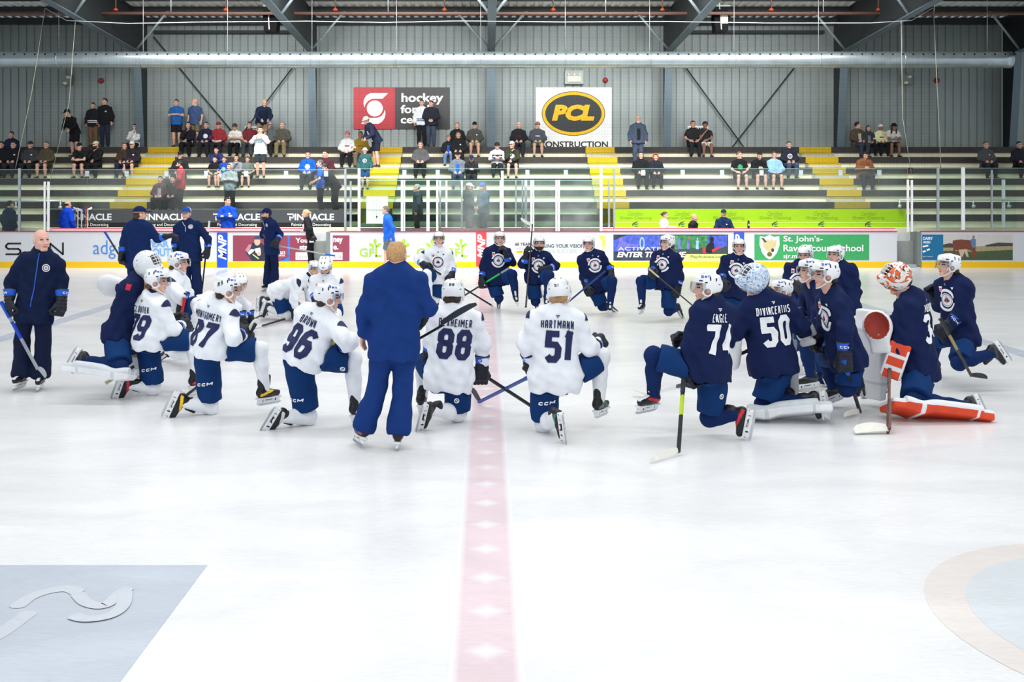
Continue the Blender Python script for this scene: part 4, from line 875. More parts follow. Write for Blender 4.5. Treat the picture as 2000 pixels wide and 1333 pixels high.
def t_helmet():
    def f(P):
        o = ell(P, (0, -.012, .034), (.108, .134, .112)); o = smin(o, cap(P, (-.045, .075, .095), (-.05, -.09, .105), .022, .024), .03); o = smin(o, cap(P, (.045, .075, .095), (.05, -.09, .105), .022, .024), .03)
        d = np.maximum(o, -ell(P, (0, -.012, .030), (.092, .116, .096)))
        d = np.maximum(d, -np.maximum(-(P[:, 1]-.048), P[:, 2]-.052)); d = np.maximum(d, -(P[:, 2]+.052+.25*np.clip(P[:, 1], -1, 0)))
        for s in (-1, 1):
            q = P-np.array([s*.098, .004, -.022], np.float32); rr = np.sqrt(q[:, 1]**2+q[:, 2]**2); tor = np.sqrt((rr-.036)**2+q[:, 0]**2)-.0085
            d = np.maximum(d, -np.maximum(rr-.030, np.abs(q[:, 0])-.05)); d = np.minimum(d, tor)
        return d
    V, Q = nets(f, (-.125, -.16, -.085), (.125, .14, .16), .0065); c = cen(V, Q); mi = np.zeros(len(Q), np.int32)
    ax = np.abs(c[:, 0]); out = ell(c.astype(np.float32), (0, -.012, .034), (.102, .128, .106)) > 0
    for (y, z, hy, hz) in ((.06, .075, .016, .005), (-.02, .095, .006, .016), (-.07, .085, .006, .014), (-.10, .045, .010, .006), (.02, .06, .012, .005)):
        mi[out & (ax > .03) & (np.abs(c[:, 1]-y) < hy) & (np.abs(c[:, 2]-z) < hz)] = 1
    mi[out & (c[:, 2] > .115) & (np.abs(ax-.025) < .007) & (np.abs(np.abs(c[:, 1]+.01)-.045) < .018)] = 1
    mi[(np.sqrt((c[:, 1]-.05)**2+(c[:, 2]-.005)**2) < .008)] = 1
    return V, Q, mi
def t_visor():
    V = []; Q = []; nt, nz = 18, 6
    for r in (0, 1):
        for i in range(nt+1):
            a = math.radians(-80+160*i/nt)
            for j in range(nz+1):
                z = .055-.085*j/nz-(.01*math.cos(a*2) if j == nz else 0); k = 1-.05*abs(z)/.06-.02*r
                V.append((.114*k*math.sin(a), -.005+.148*k*math.cos(a), z))
    n = (nt+1)*(nz+1)
    for r in (0, 1):
        for i in range(nt):
            for j in range(nz):
                q = r*n+i*(nz+1)+j; f = (q, q+1, q+nz+2, q+nz+1); Q.append(f if r == 0 else f[::-1])
    return np.array(V, np.float32), np.array(Q, np.int32), 0
def t_strap():
    b = MB(); pts = [(-.092, .012, -.056), (-.078, .03, -.082), (-.050, .062, -.112), (0, .082, -.126), (.050, .062, -.112), (.078, .03, -.082), (.092, .012, -.056)]
    V = []; Q = []
    b.tube(pts, .0075, 8, caps=False); return np.array(b.v, np.float32), np.array(b.f, np.int32), 0
def t_mask():
    def f(P):
        o = ell(P, (0, .0, .0), (.122, .150, .160)); o = smin(o, cap(P, (0, .10, -.11), (0, .13, -.10), .04, .03), .04)
        d = np.maximum(o, -ell(P, (0, -.005, -.01), (.106, .132, .145))); d = np.maximum(d, -(P[:, 2]+.150-.3*np.clip(-P[:, 1], 0, .2)))
        d = np.maximum(d, -rbox(P, (0, .15, .0), (.072, .09, .055), .02)); d = np.maximum(d, -(P[:, 1]+.115)); return d
    V, Q = nets(f, (-.14, -.17, -.17), (.14, .19, .18), .008); return V, Q, 0
def t_cage():
    V = []; Q = []; parts = []
    def arc(fn, ts): return [fn(t) for t in ts]
    b = MB()
    for z in (-.035, .0, .035):
        b.tube([(x, .150*math.sqrt(max(.05, 1-(x/.122)**2-(z/.16)**2))+.004, z) for x in np.linspace(-.078, .078, 9)], .0042, 6, caps=False)
    for x in (-.045, -.015, .015, .045):
        b.tube([(x, .150*math.sqrt(max(.05, 1-(x/.122)**2-(z/.16)**2))+.004, z) for z in np.linspace(-.058, .062, 7)], .0042, 6, caps=False)
    return np.array(b.v, np.float32), np.array(b.f, np.int32), 0
def t_skate():
    def f(P):
        d = cap(P, (0, -.045, -.055), (0, .06, -.062), .046, .043); d = smin(d, cap(P, (0, .06, -.062), (0, .158, -.070), .043, .034), .02)
        d = smin(d, cap(P, (0, -.022, -.035), (0, -.012, .065), .047, .054), .03); d = smin(d, cap(P, (0, .035, .03), (0, .050, .105), .034, .026), .02)
        d = smin(d, cap(P, (0, -.050, .04), (0, -.052, .085), .028, .022), .02)
        return np.maximum(d, -(P[:, 2]+.105))
    V, Q = nets(f, (-.07, -.11, -.12), (.07, .21, .17), .0065); c = cen(V, Q); mi = np.zeros(len(Q), np.int32)
    ax = np.abs(c[:, 0]); mi[(ax < .018) & (c[:, 1] > .03) & (c[:, 2] > -.055) & (c[:, 2] < .10)] = 1
    mi[(ax > .03) & (np.abs((c[:, 2]+.062)-.30*(c[:, 1]+.03)) < .016) & (c[:, 1] > -.07) & (c[:, 1] < .10)] = 2
    return V, Q, mi
def t_holder():
    def f(P):
        d = rbox(P, (0, .055, -.112), (.034, .145, .010), .006); t = rbox(P, (0, .052, -.148), (.011, .138, .016), .004)
        d = smin(d, rbox(P, (0, .135, -.128), (.020, .042, .026), .006), .012); d = smin(d, rbox(P, (0, -.035, -.128), (.020, .038, .026), .006), .012); d = smin(d, t, .006); return d
    V, Q = nets(f, (-.05, -.11, -.18), (.05, .22, -.09), .007); c = cen(V, Q); mi = np.zeros(len(Q), np.int32)
    ns = c[:, 2] < -.118; mi[(c[:, 2] < -.105) & (np.abs(np.mod(c[:, 1], .05)-.025) < .005) & (np.abs(np.abs(c[:, 0])-.024) < .005)] = 1
    mi[(np.abs(c[:, 1]-.05) < .03) & (np.abs(c[:, 0]) < .02) & (c[:, 2] > -.135)] = 1
    return V, Q, mi
def t_blade():
    b = MB(); n = 14; pr = []
    top = [(-.085, -.160), (.185, -.160)]; bot = [(.215-.300*i/n, -.186+.055*max(0, abs(i/n-.5)-.36)**1.3*4) for i in range(n+1)]
    pts = top[:1]+[top[1]]+bot; k = len(pts)
    Vv = [(x, y, z) for x in (-.003, .003) for (y, z) in pts]
    return Vv, [tuple(range(k)), tuple(reversed(range(k, 2*k)))]+[(i, k+i, k+(i+1) % k, (i+1) % k) for i in range(k)]
def t_glove(grip):
    def f(P):
        c = cap(P, (0, -.105, .0), (0, -.035, .0), .066, .052); c = np.maximum(c, -(P[:, 1]+.125)); c = np.maximum(c, -cap(P, (0, -.2, 0), (0, -.08, 0), .052, .045))
        d = smin(c, caps(P, [((-.026, -.01, .004), (-.030, .075, .006), .036, .034), ((.026, -.01, .004), (.030, .075, .006), .036, .034)], .03), .02)
        roll = np.where(P[:, 2] > 0, .0035*np.sin(P[:, 1]*2*PI/.034), 0); d = d+roll
        for i, x in enumerate((-.048, -.017, .016, .047)):
            L = (.052, .064, .062, .054)[i] if not grip else .045
            a = (x, .088, .004); m2 = (x*1.04, .088+L, -.012 if not grip else -.02); e = (x*1.0, .088+L*(1.05 if not grip else .75), -.055 if not grip else -.085)
            g = smin(cap(P, a, m2, .0195, .018), cap(P, m2, e, .018, .0165), .006); d = smin(d, g, .007)
        t = smin(cap(P, (.045, .03, -.015), (.074, .075, -.03), .024, .021), cap(P, (.074, .075, -.03), (.066 if grip else .074, .105 if not grip else .10, -.05 if not grip else -.075), .021, .018), .006)
        return smin(d, t, .010)
    V, Q = nets(f, (-.10, -.14, -.13), (.12, .20, .09), .0085); c = cen(V, Q); mi = np.zeros(len(Q), np.int32); mi[(c[:, 1] < -.048) & (c[:, 1] > -.108)] = 1; return V, Q, mi
def t_hand(grip):
    def f(P):
        d = caps(P, [((-.022, .0, 0), (-.026, .072, 0), .017, .015), ((.0, -.005, 0), (0, .078, 0.002), .018, .015), ((.024, .0, 0), (.026, .072, 0), .017, .015), ((0, -.05, 0), (0, .0, 0), .027, .026)], .02)
        for i, x in enumerate((-.030, -.010, .011, .031)):
            L = (.056, .070, .074, .066)[i]; k = 1.0 if not grip else 1.7
            a = (x, .076, 0); m2 = (x*1.05, .076+L*.52, -.008*k); e = (x*1.0, .076+L*(1.0 if not grip else .5), -.030*k)
            d = smin(d, smin(cap(P, a, m2, .0098, .009), cap(P, m2, e, .009, .0075), .004), .005)
        t = smin(cap(P, (.028, .012, -.006), (.055, .048, -.016), .014, .0105), cap(P, (.055, .048, -.016), (.062, .078, -.026), .0105, .009), .004)
        return smin(d, t, .010)
    V, Q = nets(f, (-.06, -.09, -.09), (.09, .18, .04), .0065); return V, Q, 0
def t_shoe():
    def f(P):
        d = cap(P, (0, -.045, -.045), (0, .06, -.052), .040, .038); d = smin(d, cap(P, (0, .06, -.052), (0, .145, -.06), .038, .030), .02); d = smin(d, cap(P, (0, -.02, -.03), (0, -.015, .01), .042, .040), .02)
        return np.maximum(d, -(P[:, 2]+.085))
    V, Q = nets(f, (-.06, -.10, -.10), (.06, .19, .06), .011); c = cen(V, Q); mi = (c[:, 2] < -.068).astype(np.int32); return V, Q, mi
_M = {}
def shared(key, fn, mats, smooth=True):
    """mesh data shared by every copy of a part with these materials"""
    k = (key,)+tuple(m.name for m in mats)
    if k not in _M:
        t = tmpl(key, fn)
        if isinstance(t[0], list):
            me = bpy.data.meshes.new(key); me.from_pydata(t[0], [], t[1]); [me.materials.append(m) for m in mats]; me.update()
        else: me = qmesh(key, t[0], t[1], mats, np.full(len(t[1]), t[2]) if np.isscalar(t[2]) else t[2], smooth)
        _M[k] = me
    return _M[k]
def mat4(R, o): m = Matrix.Identity(4); [m.__setitem__(i, (R[i, 0], R[i, 1], R[i, 2], o[i])) for i in range(3)]; return m
def orth(v, d): v = np.asarray(v, float); d = nrm(d); return nrm(v-d*float(v@d))
def yawv(a): a = math.radians(a); return np.array([math.sin(a), -math.cos(a), 0.]), np.array([-math.cos(a), -math.sin(a), 0.])   # forward, right
def head_frame(o, yaw, pitch=0, roll=0):
    f, r = yawv(yaw); p = math.radians(pitch); up = np.array([0, 0, 1.]); f2 = f*math.cos(p)+up*math.sin(p); u = np.cross(r, f2)
    q = math.radians(roll); r2 = r*math.cos(q)+u*math.sin(q); u2 = np.cross(r2, f2); return np.stack([r2, f2, u2], 1)
def hit_sphere(u, v, C, L, sg):
    r = np.array([(u-U0)/F, 1, -(v-V0)/F]); o = np.array([0, 0, H]); a = r@r; bq = r@(o-C); c = (o-C)@(o-C)-L*L; disc = bq*bq-a*c
    t = -bq/a if disc <= 0 else (-bq+(math.sqrt(disc) if sg == '+' else -math.sqrt(disc)))/a
    return o+r*t
def pick(spec, par, L):
    u, v, s = spec
    if isinstance(s, str): return hit_sphere(u, v, par, L, s)
    return W(u, v, par[1]+s)
def joints(sp, D):
    k = sp.get('k', 1.0); J = {}
    pel = W(sp['pel'][0], sp['pel'][1], D); J['pel'] = pel
    nk = W(sp['nk'][0], sp['nk'][1], D+(sp['nk'][2] if len(sp['nk']) > 2 else 0)); J['nk'] = nk
    hd = W(sp['hd'][0], sp['hd'][1], nk[1]+(sp['hd'][2] if len(sp['hd']) > 2 else 0)); J['hd'] = hd
    U = nrm(nk-pel); _, r0 = yawv(sp['yaw']); r = orth(r0, U); f = np.cross(U, r); J['U'] = U; J['r'] = r; J['f'] = f
    _, rp0 = yawv(sp.get('pyaw', sp['yaw'])); rp = orth(rp0, U*.3+np.array([0, 0, .7])); J['rp'] = rp
    sw = sp.get('sw', .185)*k
    for s, g in (('L', -1), ('R', 1)):
        J['sh'+s] = nk-U*.095*k+r*g*sw; J['hip'+s] = pel+rp*g*.095*k-U*.02
        el = pick(sp['el'+s], J['sh'+s], .295*k); ha = pick(sp['ha'+s], el, .335*k); J['el'+s] = el; J['ha'+s] = ha; J['wr'+s] = el+(ha-el)*.74
        kn = pick(sp['kn'+s], J['hip'+s], .43*k); an = pick(sp['an'+s], kn, .42*k); to = pick(sp['to'+s], an, .19); J['kn'+s] = kn; J['an'+s] = an
        J['to'+s] = an+nrm(to-an)*.19
        if isinstance(sp['to'+s][2], str):
            dx = max(-.165, min(.165, (sp['to'+s][0]-sp['an'+s][0])*an[1]/F)); J['to'+s] = an+np.array([dx, math.sqrt(.17**2-dx**2)*(1 if sp['to'+s][2] == '+' else -1), -.085])
    return J
def foot_frame(J, s):
    d = nrm(J['to'+s]-J['an'+s]); sh = nrm(J['kn'+s]-J['an'+s]); X = np.cross(d, sh)
    X = orth(J['rp'], d) if np.linalg.norm(X) < .35 else nrm(X)
    if X@J['rp'] < -.15: X = -X
    f = np.cross(X, d); a = math.atan2(.085, .17); c, q = math.cos(a), math.sin(a)
    return np.stack([X, c*d+q*f, -q*d+c*f], 1)
SK_PTS = np.array([(0, .20, -.182), (0, .05, -.186), (0, -.08, -.175)])
SH_PTS = np.array([(0, .15, -.088), (0, -.08, -.088)])
def lowest(sp, J):
    z = []
    for s in 'LR':
        Rm = foot_frame(J, s); pts = SK_PTS if sp.get('skates', 1) else SH_PTS
        z += list((J['an'+s]+pts@Rm.T)[:, 2]); z.append(J['kn'+s][2]-.088)
    if sp.get('handsdown'): z += [J['haL'][2]-.06, J['haR'][2]-.06]
    return min(z)
def solve(sp):
    z0 = sp.get('z', 0.0)
    if sp.get('fixD'): return joints(sp, sp['fixD'])
    lo, hi = gD(sp['g'])-2.5, gD(sp['g'])+2.5
    for _ in range(40):
        m = (lo+hi)/2; z = lowest(sp, joints(sp, m))
        if z > z0: lo = m
        else: hi = m
    return joints(sp, lo)
def hand_frame(J, s, sp):
    d = nrm(J['ha'+s]-J['wr'+s]); hd = sp.get('hd'+s)
    if hd is not None: d = nrm(hd)
    out = J['r']*(1 if s == 'R' else -1); n = sp.get('hn'+s)
    n = orth(out*.8+J['f']*.25+np.array([0, 0, .45]) if n is None else np.array(n, float), d)
    return np.stack([np.cross(d, n), d, n], 1)
def hsize(D): return .0125 if D < 13 else (.016 if D < 17 else .020)
def bbox(L, pad):
    p = np.array([x for a, b, ra, rb in L for x in (np.asarray(a)-ra, np.asarray(a)+ra, np.asarray(b)-rb, np.asarray(b)+rb)]); return p.min(0)-pad, p.max(0)+pad
# ---- body under the clothes, with the visible head and hands: one mesh
def body_mesh(J, sp, hh):
    k = sp.get('k', 1.0); L = [(J['pel'], J['nk']-J['U']*.1, .10*k, .10*k), (J['nk']-J['U']*.08, J['nk']+J['U']*.02, .07, .055), (J['nk'], J['hd'], .055, .05)]
    for s in 'LR':
        L += [(J['sh'+s], J['el'+s], .047*k, .040*k), (J['el'+s], J['wr'+s], .040*k, .027*k), (J['hip'+s], J['kn'+s], .078*k, .055*k), (J['kn'+s], J['kn'+s]*.6+J['an'+s]*.4, .052*k, .056*k), (J['kn'+s]*.6+J['an'+s]*.4, J['an'+s], .056*k, .036*k), (J['sh'+s], J['nk']-J['U']*.1, .05, .06)]
    lo, hi = bbox(L, .04); V, Q = nets(lambda P: caps(P, L, .035), lo, hi, hh)
    parts = [(V, Q, 0)]; R = J['HF']; hs = sp.get('hs', 1.06)
    hv, hq, hm = tmpl('head', t_head); parts.append(((J['hd']+(hv*hs)@R.T).astype(np.float32), hq, hm))
    for s in 'LR':
        if sp.get('bare'+s, sp.get('bare')):
            g = 'grip' if sp.get('grip') else 'hand'; t = tmpl(g, lambda: t_hand(g == 'grip'))
            if s == 'R': t = mirror(t)
            R = hand_frame(J, s, sp); parts.append(((J['wr'+s]+(t[0]*k)@R.T).astype(np.float32), t[1], 0))
    return merge(parts)
def top_sdf(J, sp):
    k = sp.get('k', 1.0); b = sp.get('bulk', 1.0)*k; U, r = J['U'], J['r']; jersey = sp['top'] == 'jersey'
    drop = .135 if jersey else .13
    hm = lambda g: J['pel']+J['rp']*g*.088*k-U*drop*.75
    w1 = (.100 if jersey else .088)*b; w2 = (.142 if jersey else .130)*b
    T = [(J['nk'], J['shL'], .074, .080), (J['nk'], J['shR'], .074, .080), (J['nk']-U*.07, J['pel']-U*drop*.7, .125*b, .150*b if jersey else .142*b)]
    for s, g in (('L', -1), ('R', 1)):
        T.append((J['nk']-U*.105+r*g*.125*k, hm(g), w1, w2))
        if jersey: T.append((J['hip'+s], J['hip'+s]+(J['kn'+s]-J['hip'+s])*.17, .154*b, .140*b))
    if jersey: T.append((J['pel']+U*.05, J['pel'], .158*b, .158*b))
    A = []
    ar = (.094, .084, .068) if jersey else (.078, .066, .054)
    slv = sp.get('sleeve', 1)
    for s in 'LR':
        A.append([(J['sh'+s], J['el'+s], ar[0]*b, ar[1]*b)]+([(J['el'+s], J['el'+s]+(J['wr'+s]-J['el'+s])*(.98 if sp.get('bare'+s, sp.get('bare')) else .68), ar[1]*b, ar[2]*b)] if slv else []))
    N = [(J['nk']-U*.05, J['nk']+(J['hd']-J['nk'])*.10, .088, .074)]
    sd = sp.get('seed', 1); wr = .0075 if jersey else .0065
    cutS = [(J['sh'+s], J['el'+s]) for s in 'LR']
    def f(P):
        d = caps(P, T, .07)
        for a in A:
            e = caps(P, a, .03)
            if not slv:
                s0, e0 = a[0][0], a[0][1]; ax = nrm(e0-s0); e = np.maximum(e, (P-s0)@ax.astype(np.float32)-np.linalg.norm(e0-s0)*.72)
            d = smin(d, e, .045)
        d = smin(d, caps(P, N, .02), .04)
        d = np.maximum(d, (J['pel'].astype(np.float32)-P)@U.astype(np.float32)-drop*k)
        d = d+wrinkle(P-J['pel'].astype(np.float32), wr, sd)
        return d
    allL = T+A[0]+A[1]+N; lo, hi = bbox(allL, .05); return f, lo, hi
def flat(P, a, b, ra, rb, t1):
    ax = nrm(np.asarray(b)-np.asarray(a)).astype(np.float32); L = np.linalg.norm(np.asarray(b)-np.asarray(a))
    return np.maximum(cap(P, a, b, ra, rb), (P-np.asarray(a, np.float32))@ax-L*t1)
def bot_sdf(J, sp):
    k = sp.get('k', 1.0); kind = sp['bot']; b = sp.get('bulk', 1.0)*k; sd = sp.get('seed', 1)+5
    def f(P):
        d = None
        for s in 'LR':
            h, kn, an = J['hip'+s], J['kn'+s], J['an'+s]
            if kind == 'hockey': e = flat(P, h, kn+(kn-h)*.1, .140*b, .128*b, .83)
            elif kind == 'shorts': e = flat(P, h, kn, .112*b, .098*b, .88)
            else:
                e = smin(cap(P, h, kn, .104*b, .080*b), flat(P, kn, an if kind != 'track' else an+(J['to'+s]-an)*.06, .082*b, .112 if kind == 'track' else .066*b, 1.0 if kind != 'track' else 1.14), .03)
            d = e if d is None else smin(d, e, .03)
        d = smin(d, cap(P, J['hipL'], J['hipR'], .130*b if kind == 'hockey' else .106*b, .130*b if kind == 'hockey' else .106*b), .05)
        d = smin(d, cap(P, J['pel'], J['pel']+J['U']*.06, (.135 if kind == 'hockey' else .115)*b, (.13 if kind == 'hockey' else .11)*b), .05)
        d = d+wrinkle(P-J['pel'].astype(np.float32), .004, sd, .8)
        if kind == 'hockey':
            jf = top_sdf(J, sp)[0]; d = -smin(-d, jf(P)-.004, .03)
        return d
    pts = [(J[x+s], J[x+s], .16*b, .16*b) for x in ('hip', 'kn', 'an') for s in 'LR']; lo, hi = bbox(pts, .04); return f, lo, hi
def sock_sdf(J, s, sp):
    k = sp.get('k', 1.0); h, kn, an = J['hip'+s], J['kn'+s], J['an'+s]; th = kn+(h-kn)*.38; md = kn*.62+an*.38; fw = nrm(np.cross(nrm(an-kn), J['rp'])); kc = kn+nrm(kn-h)*.012+nrm(kn-an)*.012
    L = [(th, kn, .083*k, .080*k), (kc, kc, .088*k, .088*k), (kn, md, .082*k, .078*k), (md, an+(an-kn)*.02, .078*k, .058*k)]; sd = sp.get('seed', 1)+9
    def f(P): return caps(P, L, .03)+wrinkle(P-kn.astype(np.float32), .0025, sd)
    lo, hi = bbox(L, .03); return f, lo, hi
# ---- project a flat shape on a piece of clothing
def project(piece, shape, o, X, Y, N, off=.004, maxd=.35):
    if 'bvh' not in piece: piece['bvh'] = BVHTree.FromPolygons(piece['V'].tolist(), piece['Q'].tolist())
    bv = piece['bvh']; pts = []; ok = []
    for (x, y) in shape.V:
        st = Vector(o+X*x+Y*y+N*.45); h = bv.ray_cast(st, Vector(-N), .45+maxd)
        if h[0] is None: pts.append((0, 0, 0)); ok.append(None)
        else: pts.append(tuple(np.array(h[0])+N*off)); ok.append(h[3])
    Q = []; m = []
    for q, mm in zip(shape.Q, shape.m):
        if any(ok[i] is None for i in q): continue
        dd = [ok[i] for i in q]
        if max(dd)-min(dd) > .06: continue
        Q.append(q); m.append(mm)
    return pts, Q, m
def decal(P, piece, name, shape, o, X, Y, N, mats, off=.007):
    pc = P['pieces'][piece]; pts, Q, m = project(pc, shape, o, nrm(X), nrm(Y), nrm(N), off)
    if not Q: return None
    # face the quads outwards
    V = np.array(pts)-P['base']; QQ = []
    for q in Q:
        a, b2, c = V[q[0]], V[q[1]], V[q[2]]; QQ.append(q if np.cross(b2-a, c-a)@N > 0 else tuple(reversed(q)))
    used = sorted({i for q in QQ for i in q}); mp = {i: j for j, i in enumerate(used)}
    me = bpy.data.meshes.new(name); me.from_pydata([tuple(V[i]) for i in used], [], [tuple(mp[i] for i in q) for q in QQ])
    for mm in mats: me.materials.append(mm)
    me.polygons.foreach_set('material_index', m); me.update()
    return link(name, me, pc['ob'])
# ---- clothing colours
K = dict(white=(232, 236, 243), navy=(20, 33, 74), navyp=(14, 52, 104), royal=(24, 62, 138), black=(24, 26, 32), wsock=(232, 235, 240), nsock=(16, 40, 88))
def cloth(rgb): return M('cloth_%d_%d_%d' % rgb, rgb, .85, var=.07, scale=9, spec=.15, bump=.35)
def skin(rgb=(226, 178, 158)): return M('skin_%d_%d_%d' % rgb, rgb, .55, var=.04, scale=15, spec=.3)
def hairm(rgb): return M('hair_%d_%d_%d' % rgb, rgb, .7, var=.25, scale=60)
m_eye = M('eye', (38, 32, 32), .3); m_helm = M('helmet_white', (238, 240, 244), .25, var=0, spec=.5); m_vent = M('vent', (30, 34, 44), .5); m_strap = M('strap', (228, 230, 232), .5)
m_visor = glass_mat('visor', (.90, .92, .94), ior=1.12); m_gblk = M('glove_black', (26, 30, 42), .6, var=.1, scale=25); m_gblue = M('glove_blue', (28, 92, 205), .5)
m_boot = M('boot_black', (28, 29, 34), .35, var=.1); m_lace = M('lace', (222, 222, 225), .7); m_holder = M('holder_white', (226, 228, 232), .35); m_steelb = M('blade_steel', (190, 195, 200), .2, .9)
m_trim = {'none': M('boot_trim', (60, 62, 68), .4), 'red': M('boot_red', (205, 40, 60), .4), 'yellow': M('boot_yellow', (245, 200, 30), .4), 'green': M('boot_green', (40, 120, 100), .4), 'white': M('boot_white', (215, 215, 220), .4), 'blue': M('boot_lblue', (60, 110, 190), .4)}
m_print_w = M('print_white', (236, 238, 242), .6, var=0); m_print_n = M('print_navy', (24, 36, 82), .6, var=0); m_print_r = M('print_red', (200, 40, 60), .6, var=0); m_print_g = M('print_grey3', (120, 125, 140), .6, var=0); m_print_b = M('print_blue3', (40, 95, 200), .6, var=0)
def paint_mat(name, cols, scale):
    m = bpy.data.materials.new(name); m.use_nodes = True; nt = m.node_tree; b = nt.nodes['Principled BSDF']; b.inputs['Roughness'].default_value = .25
    tc = nt.nodes.new('ShaderNodeTexCoord'); n = nt.nodes.new('ShaderNodeTexNoise'); n.inputs['Scale'].default_value = scale; n.inputs['Detail'].default_value = 2; n.inputs['Distortion'].default_value = 2.5
    r = nt.nodes.new('ShaderNodeValToRGB'); r.color_ramp.interpolation = 'CONSTANT'
    el = r.color_ramp.elements; el[0].position = 0; el[0].color = lin(cols[0][1]); el[1].position = cols[1][0]; el[1].color = lin(cols[1][1])
    for p, c in cols[2:]: e = el.new(p); e.color = lin(c)
    nt.links.new(tc.outputs['Object'], n.inputs['Vector']); nt.links.new(n.outputs['Fac'], r.inputs['Fac']); nt.links.new(r.outputs['Color'], b.inputs['Base Color']); return m
MASKM = {'blue': paint_mat('mask_blue', [(0, (60, 100, 170)), (.36, (170, 200, 230)), (.44, (225, 232, 240)), (.56, (110, 155, 210)), (.62, (225, 230, 238)), (.70, (40, 50, 90))], 11),
         'orange': paint_mat('mask_orange', [(0, (235, 100, 40)), (.42, (30, 28, 30)), (.45, (236, 232, 228)), (.60, (232, 228, 224)), (.66, (240, 120, 50)), (.74, (60, 40, 40))], 8),
         'white': paint_mat('mask_white', [(0, (70, 90, 150)), (.33, (222, 226, 230)), (.60, (232, 234, 238)), (.68, (30, 32, 40)), (.72, (215, 210, 180))], 9)}
def child(P, name, me, R=None, o=None, parent=None, label=None):
    ob = link(name, me, P['root'] if parent is None else parent)
    if R is not None: ob.matrix_local = mat4(R, np.asarray(o)-P['base'])
    if label: ob['label'] = label
    return ob
def piece(P, key, name, fn, hh, mat):
    f, lo, hi = fn; V, Q = nets(f, lo, hi, hh)
    ob = link(name, qmesh(name, V-P['base'].astype(np.float32), Q, [mat], None, True), P['root'])
    P['pieces'][key] = {'V': V, 'Q': Q, 'ob': ob}; return ob
